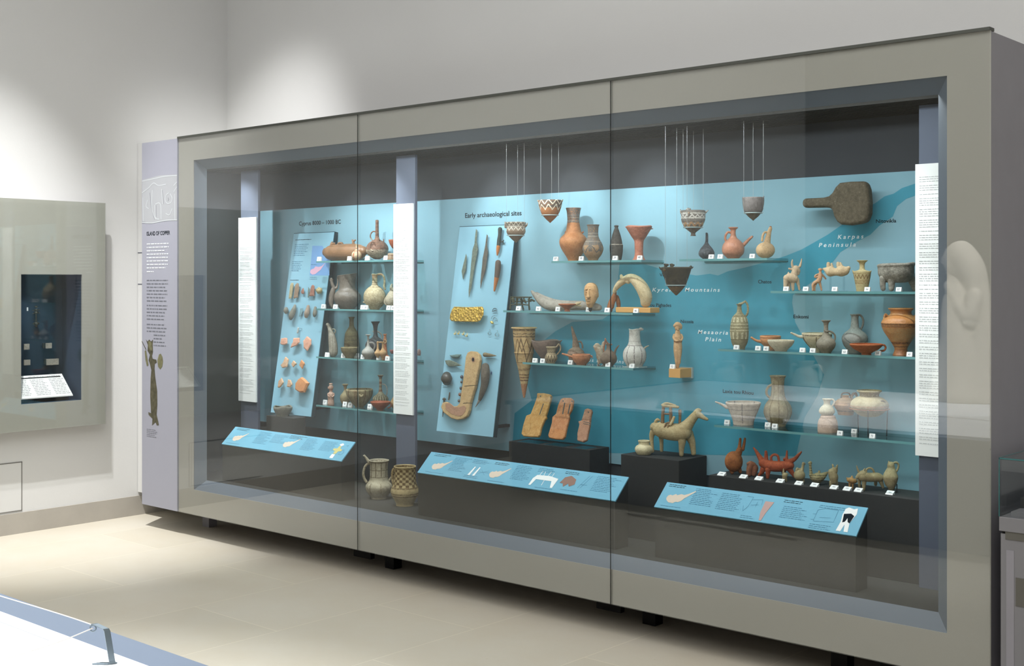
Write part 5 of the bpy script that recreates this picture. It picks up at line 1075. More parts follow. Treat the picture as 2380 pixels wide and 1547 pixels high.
pot('striped_white_jug', 'tall white jug with dark vertical stripes right of the door seam', 'jug', 'C2', 1572, [(74, 70), (84, 66), (110, 63), (180, 66), (230, 72), (265, 88), (300, 115), (340, 132), (390, 135), (435, 126), (470, 106), (495, 92), (502, 90)], z+.0045, K['stripejug'], y=4.88, wav=5,
    parts=[('lip', None, [[(1615, 95, 14), (1640, 72, 20), (1662, 74, 14)]]), ('side_fin', K['pale'], [[(1672, 310, 14), (1700, 280, 10), (1732, 264, 6)]])])
for c, x, y, n, ref, zz in (('C1', 650, 862, '37', 'at the left end of the top middle shelf', M1), ('C1', 947, 862, '38', 'between the tall orange jar and the grey jar', M1), ('C1', 1338, 855, '39', 'behind the door seam below the spindle-shaped bottle', M1), ('C1', 1624, 856, '40', 'at the foot of the pink chalice', M1),
                            ('C1', 217, 1455, '41', 'before the bronze openwork stand', M2), ('C1', 449, 1458, '42', 'left of the stone trough, right of the bronze stand', M2), ('C1', 676, 1462, '43', 'left of the orange footed dish', M2), ('C1', 1030, 1455, '44', 'below the stone face', M2), ('C1', 1247, 1472, '45', 'left of the horn fragment', M2), ('C1', 1580, 1482, '46', 'before the ochre block', M2),
                            ('C2', 408, 516, '47', 'right of the tall cone-shaped vessel', M3), ('C2', 498, 523, '48', 'left of the small patterned jug', M3), ('C2', 820, 537, '49', 'left of the orange ladle bowl', M3), ('C2', 1256, 563, '50', 'under the dark round brown jug', M3), ('C2', 1534, 572, '51', 'before the white striped jug', M3)):
    card(c, x, y, n, ref, zz)
# figurine on its own wall block
yb_ = 4.93; a0 = Py(*px('S1', 385, 910), yb_-.035); a1 = Py(*px('S1', 520, 910), yb_-.035); zt_ = Py(*px('S1', 385, 806), yb_-.035).z
mb = MB(); mb.box(a0.x, a1.x, yb_-.035, IYB-.012, a0.z, zt_); o = mb.build('ochre_block', M['orange_block'], None, ((a0.x+a1.x)/2, yb_, a0.z)); setp(o, 'small ochre wall block under the standing clay woman', 'block')
mb = MB(); mb.box(a0.x, a1.x+.006, IYB-.0115, IYB-.0005, a0.z-.006, zt_+.004); mb.build('clear_plate', M['acrylic_edge'], o)
sculpt('standing_figurine', 'standing clay woman with folded arms on the small ochre block', 'figurine', 'S1', 490, 798, zt_+.0003, K['figur'], [[(488, 790, 20), (490, 720, 32), (492, 640, 44), (492, 560, 50), (492, 500, 46), (490, 440, 48), (490, 405, 34), (490, 370, 28)], [(455, 300, 18), (485, 285, 30), (520, 300, 24), (530, 330, 12)], [(478, 740, 18, -14), (476, 600, 26, -24)], [(505, 740, 18, -14), (508, 600, 26, -24)]],
       [(488, 325, 34, 40, 32), (490, 345, 8, 12, 10, -34)], y=yb_, vox=.6,
       parts=[('arm', None, [[(450, 410, 14), (440, 445, 12, -10), (462, 478, 10, -42), (500, 470, 9, -54)]], []), ('arm', None, [[(532, 410, 14), (544, 440, 12, -10), (525, 475, 10, -42), (488, 455, 9, -54)]], []), ('girdle', K['brownwood'], [[(446, 488, 4, -20), (490, 496, 4, -50), (538, 488, 4, -20)]], [])])
card('S1', 420, 800, '52', 'on the ochre wall block beside the standing clay woman', zt_, yy=yb_-.03)

# plank idols on the middle dark plinth
IP = Vector((0, 4.875, ZM+.016)); IDir = Vector((0, .38, 1)).normalized(); INn = Vector((1, 0, 0)).cross(IDir); INn = INn if INn.y < 0 else -INn
def ipt(x, y, off=0): return Pp(*px('C2', x, y), IP+INn*off, INn)
def idol(lab, pts, mat, slots, holes, lines):
    P = [ipt(x, y) for x, y in pts]; ctr = sum(P, Vector())/len(P); root = empty('plank_idol', ctr); setp(root, lab, 'figurine', 'plank-shaped idols')
    bm = bmesh.new(); f = bm.faces.new([bm.verts.new(p-ctr) for p in P]); g_ = bmesh.ops.extrude_face_region(bm, geom=[f])
    bmesh.ops.translate(bm, vec=INn*.018, verts=[v for v in g_['geom'] if isinstance(v, bmesh.types.BMVert)]); bmesh.ops.recalc_face_normals(bm, faces=bm.faces)
    me = bpy.data.meshes.new('body'); bm.to_mesh(me); bm.free(); o = link('body', me, mat, root); mo = o.modifiers.new('b', 'BEVEL'); mo.width = .006; mo.segments = 3; mo.limit_method = 'ANGLE'; mo.angle_limit = math.radians(50)
    for (x0, y0, x1, y1, w_) in slots:
        Q = [ipt(x0-w_/2, y0, .0181), ipt(x0+w_/2, y0, .0181), ipt(x1+w_/2, y1, .0181), ipt(x1-w_/2, y1, .0181)]; mb = MB(); mb.prism([q_-ctr for q_ in Q], INn*.0008); link('slot', mesh('slot', mb.v, mb.f), M['cab2'], root)
    for (x, y) in holes:
        mb = MB(); mb.prism([ipt(x+9*math.cos(t), y+9*math.sin(t), .0181)-ctr for t in [i*.63 for i in range(10)]], INn*.0008); link('ear_hole', mesh('h', mb.v, mb.f), M['cab2'], root)
    for (x0, y0, x1, y1) in lines:
        Q = [ipt(x0, y0, .0181), ipt(x1, y1, .0181), ipt(x1, y1+7, .0181), ipt(x0, y0+7, .0181)]; mb = MB(); mb.prism([q_-ctr for q_ in Q], INn*.0006); link('incised_line', mesh('l', mb.v, mb.f), M['cab2'], root)
    xs = [p.x for p in P]; zb = min(p.z for p in P); yv_ = min(P, key=lambda p: p.z).y; x0, x1 = min(p.x for p in P if p.z < zb+.08), max(p.x for p in P if p.z < zb+.08)
    st_ = empty('acrylic_stand', ((x0+x1)/2, yv_, ZM)); setp(st_, 'clear stand under the '+lab.split(',')[0], 'stand', 'clear acrylic stands')
    mb = MB(); mb.box(x0-.0, x1+.02, yv_-.045, yv_+.05, ZM+.0004, ZM+.003); mb.build('base', M['acrylic_edge'] if False else M['acrylic'], st_)
    for xx in (x0+.02, x1-.01):
        mb = MB(); mb.box(xx-.0012, xx+.0012, yv_-.042, yv_-.039, ZM+.003, zb+.022); mb.box(xx-.0012, xx+.0012, yv_-.042, yv_+.01, zb-.004 if zb-.004 > ZM+.0035 else ZM+.0035, zb-.001); mb.build('prong', M['acrylic'], st_)
idol('left yellow-ochre plank idol, with one slot', [(460, 873), (535, 872), (612, 888), (628, 908), (605, 990), (580, 1080), (560, 1140), (572, 1160), (545, 1190), (510, 1270), (490, 1362), (470, 1382), (380, 1382), (300, 1372), (278, 1345), (300, 1240), (335, 1132), (385, 1115), (430, 1000), (458, 920)], K['idol1'], [(515, 985, 470, 1112, 10)], [(480, 900), (600, 912)], [])
idol('middle orange-pink plank idol, with two slots', [(735, 940), (770, 926), (850, 928), (880, 955), (872, 1020), (858, 1070), (826, 1130), (834, 1160), (802, 1280), (782, 1380), (752, 1412), (670, 1408), (600, 1392), (588, 1362), (610, 1290), (632, 1215), (636, 1150), (680, 1112), (705, 1010)], K['idol2'], [(762, 975, 737, 1108, 13), (824, 992, 800, 1104, 13)], [(742, 955), (846, 958)], [])
idol('right small brown plank idol, without slots', [(1012, 1062), (1045, 1050), (1086, 1062), (1094, 1090), (1080, 1150), (1076, 1185), (1072, 1240), (1048, 1350), (1036, 1420), (990, 1442), (925, 1425), (926, 1340), (950, 1240), (936, 1200), (975, 1190), (1000, 1110)], K['idol3'], [], [(1035, 1085)], [(978, 1190, 1070, 1212), (974, 1212, 1066, 1232)])

# ================================================================== RIGHT SHELVES
z = R1
pot('slim_juglet', 'small dark grey mottled juglet with a thin double neck, top right shelf', 'juglet', 'D1', 590, [(660, 12), (668, 10), (700, 11), (760, 16), (795, 34), (840, 70), (885, 89), (920, 78), (945, 48), (954, 40)], z, K['spdark'], y=4.89,
    parts=[('handle', None, [[(600, 665, 6), (604, 700, 6), (602, 760, 7)]])])
pot('spouted_jug', 'smooth orange jug with a long straight side spout, top right shelf', 'jug', 'D1', 890, [(598, 54), (606, 52), (622, 34), (645, 28), (690, 32), (720, 48), (750, 84), (790, 114), (840, 126), (890, 116), (930, 80), (950, 58)], z, K['spout'], y=4.89,
    parts=[('handle', None, [[(872, 660, 13), (830, 652, 13), (804, 690, 13), (802, 730, 13), (815, 765, 12)]]), ('spout', None, [[(990, 810, 24), (1035, 765, 19), (1070, 730, 16), (1100, 704, 14)]]), ('mouth', M['black'], [[(1103, 701, 9), (1107, 698, 8)]])])
sculpt('round_cream_jug', 'round cream jug with an upright tube neck and loop handle, top right shelf', 'jug', 'D1', 1252, 952, z, K['creamjug'], [[(1270, 780, 36), (1282, 720, 28), (1295, 660, 22), (1308, 622, 19)], [(1245, 900, 46), (1255, 904, 46)]], [(1252, 865, 106, 92, 100)], y=4.89,
       parts=[('handle', None, [[(1280, 668, 11), (1245, 664, 11), (1222, 700, 11), (1215, 755, 12)]], []), ('mouth', M['brown'] if 'brown' in M else K['brownwood'], [[(1309, 609, 12), (1310, 606, 12)]], [])])
z = R2
sculpt('bull_figurine', 'cream clay bull with upright horns at the left of the right shelf', 'figurine', 'E1', 200, 1332, z, K['bull'], [[(140, 1200, 38), (175, 1195, 48), (215, 1205, 50)], [(215, 1190, 42), (225, 1140, 34), (240, 1105, 36)], [(240, 1095, 36), (262, 1120, 28), (265, 1152, 16)], [(205, 1075, 14), (196, 1035, 11), (202, 998, 7)], [(285, 1070, 14), (298, 1030, 10), (306, 985, 5)], [(205, 1105, 12), (165, 1095, 10)],
       [(205, 1230, 24), (205, 1290, 18), (208, 1328, 16)], [(255, 1220, 24), (270, 1280, 15), (280, 1328, 11)], [(130, 1225, 28), (122, 1290, 19), (120, 1325, 17)], [(165, 1240, 20, 30), (170, 1322, 14, 30)], [(155, 1160, 14), (158, 1138, 7)]], y=4.88, vox=.55)
sculpt('seated_figurine', 'small buff human figurine reaching towards the twin vessel', 'figurine', 'E1', 480, 1332, z, K['fig'], [[(515, 1120, 12), (515, 1150, 20), (508, 1190, 26), (495, 1222, 26)], [(488, 1225, 18), (450, 1245, 16), (432, 1270, 14), (432, 1300, 11), (432, 1328, 10)], [(500, 1225, 16, 12), (470, 1250, 13, 14), (452, 1300, 11, 14), (455, 1328, 10, 14)], [(505, 1230, 16), (518, 1280, 11), (528, 1326, 9)], [(490, 1150, 10), (460, 1165, 9), (458, 1185, 8), (492, 1175, 8, -10)], [(530, 1150, 10), (555, 1175, 9), (575, 1200, 8)], [(495, 1095, 6), (515, 1088, 8), (540, 1098, 6)]],
       [(514, 1104, 17, 18, 16)], y=4.87, vox=.5)
sculpt('twin_vessel', 'cream double-bellied twin vessel raised on a clear stand', 'vessel', 'E1', 700, 1272, R2+.062, K['twin'], [[(575, 1185, 10), (605, 1200, 34), (640, 1215, 56), (690, 1222, 40), (735, 1215, 56), (780, 1205, 50), (810, 1180, 22)], [(620, 1160, 20), (620, 1128, 18)], [(655, 1160, 14), (650, 1128, 9)], [(715, 1155, 20), (712, 1125, 17)], [(745, 1155, 14), (735, 1120, 8)]], y=4.88, ax=.8, vox=.55)
stand('E1', 610, 800, 1330, R2, 4.88, .0612, 'clear stand under the double-bellied twin vessel')
pot('cylindrical_vase', 'pale yellow straight-sided vase with a flaring mouth, right shelf', 'vase', 'E1', 985, [(992, 62), (1000, 55), (1018, 36), (1040, 29), (1080, 29), (1100, 42), (1112, 90), (1120, 98), (1160, 93), (1220, 82), (1270, 72), (1320, 64), (1338, 62)], z, K['vase'], y=4.88,
    parts=[('lug', None, [[(878, 1104, 5), (890, 1125, 12), (900, 1150, 10)]]), ('lug', None, [[(1086, 1108, 5), (1074, 1128, 12), (1064, 1152, 10)]])])
pot('stone_mortar', 'large rough grey stone bowl on three short legs, right shelf', 'bowl', 'E1', 1366, [(1040, 206), (1052, 210), (1066, 206), (1080, 202), (1140, 198), (1180, 184), (1220, 156), (1245, 120), (1252, 80)], R2+.036, K['mortar'], y=4.90, wav=4, tilt=.05, wall=5, jit=.015, yb=1252,
    parts=[('leg', None, [[(1212, 1200, 40, -30), (1210, 1270, 32, -20), (1215, 1318, 28, -20)]]), ('leg', None, [[(1290, 1210, 50, -80), (1292, 1270, 36, -80), (1290, 1318, 30, -80)]]), ('leg', None, [[(1530, 1200, 46), (1560, 1265, 38), (1575, 1315, 32)]])])
sculpt('stone_plaque', 'big dark stone paddle with a round handle hung on the blue panel', 'stone tool', 'E1', 745, 600, None, K['pestle'], [], [], y=4.955) if False else None
P_ = [(372, 300), (480, 296), (600, 290), (660, 274), (700, 238), (735, 175), (785, 125), (900, 112), (1040, 108), (1085, 128), (1108, 200), (1120, 350), (1116, 470), (1085, 560), (1000, 585), (900, 600), (800, 592), (755, 560), (720, 500), (705, 440), (690, 405), (600, 400), (480, 402), (372, 404), (366, 350)]
yq = 4.945; PP = [Py(*px('E1', x, y), yq) for x, y in P_]; ctr = sum(PP, Vector())/len(PP); mo_ = empty('stone_paddle', ctr); setp(mo_, 'big dark stone paddle with a round handle hung on the blue panel', 'stone tool')
bm = bmesh.new(); f = bm.faces.new([bm.verts.new(p-ctr) for p in PP]); g_ = bmesh.ops.extrude_face_region(bm, geom=[f]); bmesh.ops.translate(bm, vec=(0, -.05, 0), verts=[v for v in g_['geom'] if isinstance(v, bmesh.types.BMVert)]); bmesh.ops.recalc_face_normals(bm, faces=bm.faces)
me = bpy.data.meshes.new('body'); bm.to_mesh(me); bm.free(); o = link('body', me, K['pestle'], mo_); mm_ = o.modifiers.new('b', 'BEVEL'); mm_.width = .018; mm_.segments = 5; mm_.limit_method = 'ANGLE'; mm_.angle_limit = math.radians(40)
a0 = Py(*px('E1', 378, 350), yq-.025)-ctr; mb = MB(); mb.box(-.02, .02, .0, IYB-.0005-ctr.y-.0, -.05, -.04); link('wall_peg', mesh('peg', mb.v, mb.f), M['acrylic_edge'], mo_)
z = R3
pot('textured_jug', 'tall yellowish jug covered with raised knobs and a high handle', 'jug', 'S2', 258, [(92, 36), (102, 22), (130, 22), (165, 26), (190, 40), (215, 66), (250, 82), (310, 93), (370, 97), (430, 92), (490, 78), (530, 58), (546, 54)], z, K['textured'], y=4.90, jit=.02,
    parts=[('lip', None, [[(258, 92, 14), (290, 80, 12), (318, 62, 10)]]), ('handle', None, [[(315, 62, 10), (338, 90, 11), (346, 140, 11), (340, 185, 11), (322, 215, 11)]])])
pot('spouted_bowl', 'orange bowl with a long spout to the left, behind the white bowl', 'bowl', 'S2', 575, [(452, 104), (462, 108), (478, 104), (500, 104), (530, 92), (560, 62), (590, 52)], z, K['spbowl'], y=4.94,
    parts=[('spout', None, [[(480, 510, 18), (445, 505, 14), (415, 492, 12), (382, 470, 11)]])])
pot('white_bowl', 'plain creamy white bowl in front of the orange spouted bowl', 'bowl', 'S2', 683, [(492, 134), (500, 135), (520, 128), (550, 108), (580, 76), (603, 58)], z, K['whitebowl'], y=4.85)
pot('banded_bowl', 'cream bowl with dark crossing stripes and a long handle at the left', 'bowl', 'S2', 1052, [(416, 150), (424, 153), (450, 150), (490, 134), (530, 104), (565, 70), (590, 54), (604, 50)], z, K['milk'], y=4.92,
    parts=[('handle', K['whitebowl'], [[(905, 452, 18), (868, 450, 14), (830, 432, 12), (788, 414, 9)]])])
pot('grey_jug', 'small grey jug with a tall flaring neck before the striped cream bowl', 'jug', 'S2', 1145, [(284, 48), (292, 42), (308, 28), (340, 22), (390, 24), (430, 34), (458, 56), (485, 84), (520, 98), (560, 88), (595, 62), (614, 50)], z, K['greyjug'], y=4.86,
    parts=[('handle', None, [[(1165, 392, 9), (1205, 402, 9), (1235, 435, 9), (1236, 475, 9), (1210, 508, 9)]]), ('neck_ring', None, [[(1120, 385, 6, -26), (1140, 395, 6, -30), (1168, 392, 6, -26)]])])
pot('bluish_jug', 'larger bluish-grey round jug with a tall neck, before the krater', 'jug', 'S2', 1440, [(204, 52), (212, 42), (240, 36), (290, 38), (340, 46), (365, 68), (395, 105), (430, 128), (470, 130), (520, 112), (565, 78), (596, 58)], z, K['bluejug'], y=4.942,
    parts=[('handle', None, [[(1465, 206, 10), (1500, 215, 11), (1524, 255, 11), (1522, 310, 11), (1500, 358, 12)]])])
pot('flat_bowl', 'flat orange bowl with a ring handle at its right, front of the krater shelf', 'bowl', 'S2', 1558, [(524, 164), (532, 166), (548, 156), (580, 120), (605, 72), (622, 48), (634, 52)], z, K['flatbowl'], y=4.838,
    parts=[('handle', None, [[(1700, 540, 10), (1738, 535, 10), (1756, 560, 10), (1740, 590, 10), (1702, 596, 10)]])])
pot('large_krater', 'big glossy orange two-handled jar at the right end of the shelf', 'jar', 'S2', 1912, [(162, 126), (172, 126), (184, 112), (200, 104), (225, 110), (245, 140), (270, 176), (305, 193), (318, 196), (330, 192), (350, 190), (400, 168), (460, 130), (520, 92), (560, 70), (585, 64), (610, 70), (642, 84)], z, K['krater'], y=4.905,
    parts=[('handle', None, [[(1740, 300, 14), (1744, 255, 13), (1755, 225, 12), (1778, 250, 12)]]), ('handle', None, [[(2030, 285, 13, -40), (2036, 250, 13, -50), (2058, 232, 13, -50), (2082, 255, 13, -40), (2086, 305, 13, -30)]])])
o_, s_ = site('S2', 1440, 600, z, 4.885)
z = R4
pot('ship_bowl', 'wide pale bowl with a long spout and dark line drawing, lowest right shelf', 'bowl', 'S3', 402, [(232, 184), (244, 186), (280, 172), (330, 150), (380, 128), (430, 112), (470, 106)], z, K['drawn'], y=4.87,
    parts=[('spout', None, [[(225, 285, 20), (190, 265, 15), (150, 245, 11), (105, 228, 7)]])])
pot('tall_brown_jug', 'tall streaky brown jug with a broad neck, behind the reflected board', 'jug', 'S1', 1690, [(846, 100), (858, 90), (890, 80), (960, 75), (1030, 78), (1090, 88), (1130, 104), (1170, 136), (1220, 160), (1290, 166), (1360, 140), (1420, 100), (1445, 92)], z, K['talljug'], y=4.93,
    parts=[('handle', None, [[(1622, 950, 15), (1580, 975, 15), (1556, 1020, 15), (1560, 1070, 15), (1600, 1112, 15)]])])
pot('pink_pedestal', 'round pinkish clay stand below the small white jug', 'pedestal', 'S3', 1300, [(370, 66), (382, 78), (400, 82), (425, 96), (470, 106), (530, 108), (552, 104)], z, clay((206, 184, 166), (176, 150, 130), .5, 40), y=4.86, closed=True)
o_, s_ = site('S3', 1300, 552, z, 4.86); zj = R4+(552-370)*s_/4.577+.0006
pot('small_white_jug', 'small white jug with a loop handle on the pinkish stand', 'jug', 'S3', 1290, [(200, 52), (210, 42), (235, 34), (262, 38), (285, 62), (315, 80), (340, 82), (362, 66), (370, 56)], zj, K['whitejug'], y=4.86,
    parts=[('handle', None, [[(1325, 208, 10), (1352, 205, 10), (1368, 230, 10), (1352, 265, 10), (1325, 290, 10)]])])
pot('squat_ring_jar', 'squat brown banded jar with three small handles, behind the wide amphora', 'jar', 'S3', 1490, [(178, 40), (186, 34), (200, 40), (225, 90), (260, 124), (285, 126), (310, 112), (340, 92), (372, 82), (380, 80)], None, K['squat'], y=4.93,
    parts=[('handle', K['brownjug'], [[(1442, 215, 7), (1450, 160, 7), (1490, 148, 7), (1530, 158, 7), (1545, 210, 7)]]), ('handle', K['brownjug'], [[(1545, 220, 7), (1575, 165, 7), (1600, 150, 7), (1612, 180, 7)]])])
o_, s_ = site('S3', 1490, 380, None, 4.93); mb = MB(); mb.box(o_.x-.035, o_.x+.035, 4.90, 4.965, R4+.0005, o_.z-.0006)
o = mb.build('clear_riser', M['acrylic'], None, (o_.x, 4.93, R4)); setp(o, 'clear riser block under the squat brown banded jar', 'stand')
pot('wide_amphora', 'wide cream and brown two-handled vessel on a thin three-legged stand', 'jar', 'S3', 1742, [(124, 130), (134, 128), (146, 110), (170, 100), (188, 106), (205, 146), (240, 186), (280, 198), (310, 190), (345, 160), (385, 110), (400, 70)], None, K['amph'], y=4.88,
    parts=[('handle', K['brownjug'], [[(1790, 290, 9, -150), (1810, 235, 9, -150), (1845, 225, 9, -140), (1880, 260, 9, -120), (1885, 320, 9, -110)]]), ('handle', K['brownjug'], [[(1590, 240, 9, 60), (1570, 190, 9, 70), (1600, 160, 9, 80), (1630, 190, 9, 90)]])])
o_, s_ = site('S3', 1742, 300, None, 4.88); k_ = s_/CR['S3'][2]; st_ = empty('tripod_stand', (o_.x, 4.88, R4+.0005), TH); setp(st_, 'thin dark three-legged metal stand holding the wide amphora', 'stand')
h_ = (Py(*px('S3', 1742, 318), 4.88).z-R4); rr2 = 188*k_
V, F = tube([((rr2+.006)*math.cos(t), (rr2+.006)*math.sin(t), h_, .0022) for t in [i*2*math.pi/28 for i in range(29)]], 1, 8, False); link('ring', mesh('ring', V, F, True), K['brownwood'], st_)
for a in (math.radians(250), math.radians(-42), math.radians(110)):
    V, F = tube([(rr2*math.cos(a)*.98+.004*math.cos(a), rr2*math.sin(a)*.98+.004*math.sin(a), 0.003, .0022), (rr2*math.cos(a)+.006*math.cos(a), rr2*math.sin(a)+.006*math.sin(a), h_, .0022)], 2, 8); link('leg', mesh('leg', V, F, True), M['dark'], st_)
for c, x, y, n, ref, zz in (('D1', 637, 958, '50', 'at the foot of the small dark mottled juglet', R1), ('D1', 738, 958, '51', 'left of the orange jug with the side spout', R1), ('D1', 1098, 955, '52', 'between the spouted orange jug and the round cream jug', R1),
                            ('E1', 124, 1332, '53', 'at the left foot of the clay bull', R2), ('E1', 346, 1334, '54', 'between the clay bull and the human figurine', R2), ('E1', 671, 1334, '55', 'under the double-bellied twin vessel', R2), ('E1', 1038, 1338, '56', 'at the foot of the pale yellow vase', R2), ('E1', 1392, 1338, '57', 'under the stone tripod bowl', R2),
                            ('S2', 221, 580, '58', 'below the tall knobbly jug', R3), ('S2', 443, 590, '59', 'left of the orange spouted bowl', R3), ('S2', 527, 594, '60', 'left of the creamy white bowl', R3), ('S2', 898, 610, '61', 'left of the striped cream bowl', R3), ('S2', 1003, 616, '62', 'left of the small grey jug', R3), ('S2', 1332, 626, '63', 'left of the flat orange bowl', R3), ('S2', 1672, 640, '64', 'under the ring handle of the flat orange bowl', R3), ('S2', 1996, 652, '65', 'at the foot of the big glossy krater', R3),
                            ('S3', 222, 483, '66', 'left of the wide pale spouted bowl', R4), ('S3', 655, 510, '67', 'right of the wide pale spouted bowl, upper of a pair', R4), ('S3', 730, 524, '68', 'right of the wide pale spouted bowl, lower of a pair', R4), ('S3', 1424, 585, '70', 'right of the pinkish stand', R4), ('S3', 1575, 572, '71', 'left of the three-legged stand', R4), ('S3', 1768, 612, '72', 'between the legs of the three-legged stand', R4)):
    card(c, x, y, n, ref, zz, yy=(4.80 if zz == R4 and x > 1000 and n != '71' else None))

# ================================================================== HORSE, POT AND THE ROW OF ANIMALS
hz = ZH
def hrse():
    return sculpt('clay_horse', 'large pale clay horse carrying a table-like frame on its back', 'figurine', 'S5', 900, 1262, hz, K['horse'],
       [[(650, 790, 86), (710, 815, 125), (850, 850, 140), (1000, 860, 148), (1140, 850, 140)], [(1120, 830, 138), (1195, 735, 104), (1255, 650, 82), (1320, 560, 70), (1365, 510, 66)], [(1360, 510, 68), (1420, 545, 48), (1480, 580, 32), (1530, 604, 24)],
        [(640, 840, 66), (600, 920, 48), (590, 1000, 36), (598, 1110, 30), (604, 1222, 30)], [(760, 900, 56, 120), (772, 1000, 40, 130), (776, 1100, 32, 130), (778, 1216, 30, 130)],
        [(1110, 930, 84, -20), (1105, 1050, 60, -30), (1096, 1160, 44, -30), (1096, 1250, 38, -30)], [(1220, 880, 90, 60), (1285, 1020, 62, 90), (1305, 1130, 48, 90), (1316, 1230, 42, 90)], [(660, 690, 28), (690, 650, 24), (720, 660, 20)], [(1345, 452, 22), (1385, 440, 26), (1420, 452, 20)]], y=4.872, vox=.8, ax=.5,
       parts=[('frame_leg', K['horsel'], [[(775, 690, 32, -30), (778, 600, 28, -30), (790, 420, 26, -30)]], []), ('frame_leg', K['horsel'], [[(925, 720, 32, -40), (915, 600, 28, -40), (912, 430, 26, -40)]], []), ('frame_leg', K['horsel'], [[(1072, 720, 22, 20), (1078, 600, 22, 20), (1078, 480, 28, 20)]], []),
              ('frame_top', K['horse'], [[(790, 395, 26, -30), (900, 398, 22, -30), (1040, 408, 22, -10)], [(780, 385, 20, 40), (860, 352, 18, 40), (1000, 390, 20, 40)]], []), ('frame_rail', K['horsel'], [[(770, 535, 15, -30), (850, 535, 15, -36), (930, 535, 15, -40)]], []),
              ('girth_rope', K['horsel'], [[(880, 680, 14, -100), (830, 700, 14, -112), (800, 760, 13, -124), (765, 860, 12, -108)]], []), ('girth_rope', K['horsel'], [[(900, 690, 14, -100), (862, 740, 14, -118), (850, 820, 13, -126), (825, 890, 12, -112)]], []), ('rider_leg', K['horse'], [[(965, 590, 22, -70), (935, 660, 24, -90), (900, 720, 22, -112)]], [])])
hrse()
pot('squat_white_pot', 'small squat creamy white pot at the feet of the clay horse', 'pot', 'S5', 440, [(952, 110), (962, 108), (980, 100), (1010, 98), (1030, 112), (1050, 145), (1090, 165), (1130, 162), (1170, 142), (1198, 120)], hz, K['pot_white'], y=4.83,
    parts=[('lug', None, [[(585, 1085, 16), (600, 1060, 12), (606, 1042, 6)]])])
z = ZA
def an(name, lab, cx, yb, mat, ch_, bl=(), y=None, parts=(), vox=.5, **k):
    return sculpt(name, lab, 'figurine', 'S4', cx, yb, z, mat, ch_, bl, y=y, ymin=4.83, ymax=4.93, parts=parts, vox=vox, **k)
an('two_spouted_flask', 'round ochre clay flask with two upright spouts, leftmost in the animal row', 225, 512, K['ovred'], [[(275, 290, 40), (292, 245, 34)], [(288, 235, 22), (296, 170, 16), (300, 118, 13)], [(330, 240, 18), (345, 170, 15), (354, 115, 12)], [(200, 480, 26), (205, 500, 22)], [(290, 470, 26), (300, 495, 18)]], [(225, 378, 104, 120, 84)], y=4.88)
an('animal_protome', 'small reddish animal front beside the two-spouted flask', 430, 548, K['protome'], [[(395, 412, 22), (420, 410, 30), (455, 425, 28)], [(420, 420, 34), (405, 470, 32), (400, 530, 28)], [(450, 430, 26), (470, 470, 34), (455, 530, 26)], [(485, 440, 16), (498, 462, 10)]], y=4.87)
an('red_quadruped', 'large bright red clay animal with raised horned heads at both ends', 700, 578, K['redq'], [[(580, 420, 52), (650, 445, 58), (750, 445, 58), (850, 425, 50)], [(565, 395, 34), (525, 325, 22), (495, 275, 13), (476, 250, 7)], [(605, 400, 30), (608, 340, 20), (606, 288, 15)], [(840, 390, 32), (900, 350, 22), (940, 300, 16), (970, 262, 8)], [(820, 390, 24), (820, 340, 16), (824, 262, 8)],
    [(580, 480, 34), (560, 530, 24), (536, 562, 15)], [(620, 490, 32, -40), (618, 540, 22, -40), (616, 576, 17, -40)], [(850, 465, 34), (880, 515, 22), (900, 552, 13)], [(800, 480, 30, 60), (800, 520, 22, 60), (800, 548, 15, 60)], [(800, 360, 18), (815, 350, 16)]], y=4.88, ax=.6,
   parts=[('loop_handle', None, [[(665, 395, 13), (660, 345, 13), (690, 314, 13), (728, 325, 13), (742, 380, 13)]], [])])
an('tiny_animal', 'tiny pale horned animal under the red quadruped', 812, 608, K['anim'], [[(812, 540, 30), (812, 580, 22)], [(798, 515, 12), (798, 468, 5)], [(795, 580, 12), (794, 604, 10)], [(828, 580, 12), (830, 604, 10)], [(835, 525, 14), (845, 530, 8)]], y=4.84)
an('bird_figurine', 'plump pale bird with a slender raised neck, right of the red quadruped', 985, 602, K['anim'], [[(1000, 490, 30), (1015, 450, 17), (1024, 405, 14), (1028, 388, 15), (1045, 396, 7)], [(950, 470, 14), (958, 450, 14)], [(975, 455, 10), (988, 450, 8)], [(970, 580, 13), (968, 600, 11)], [(1025, 575, 13), (1030, 600, 11)]], [(982, 525, 66, 64, 52)], y=4.86)
an('striped_duck', 'pale striped duck-shaped vessel with an upturned beaked neck', 1190, 622, K['duck'], [[(1115, 530, 22), (1150, 555, 48), (1200, 560, 56), (1250, 540, 38), (1300, 502, 12)], [(1118, 530, 20), (1110, 470, 15), (1106, 410, 14), (1108, 388, 18), (1092, 392, 10)], [(1190, 600, 28), (1195, 615, 26)], [(1208, 510, 14), (1210, 488, 12)]], y=4.86)
an('dog_figurine', 'upright pale four-legged animal in the middle right of the animal row', 1378, 668, K['anim'], [[(1355, 510, 42), (1375, 560, 50), (1378, 610, 40)], [(1385, 500, 34), (1392, 455, 30), (1395, 480, 22)], [(1368, 435, 12), (1362, 420, 7)], [(1415, 440, 12), (1420, 425, 6)], [(1345, 620, 18), (1342, 662, 14)], [(1408, 620, 18), (1412, 662, 13)]], y=4.86)
an('small_pig', 'tiny orange-buff animal just left of the handled bull', 1590, 662, K['pig'], [[(1555, 565, 26), (1590, 575, 32), (1615, 580, 26)], [(1540, 560, 16), (1528, 540, 6)], [(1585, 545, 16), (1588, 525, 9)], [(1625, 570, 18), (1640, 585, 10)], [(1562, 600, 13), (1560, 652, 10)], [(1595, 605, 13), (1596, 660, 9)]], y=4.86)
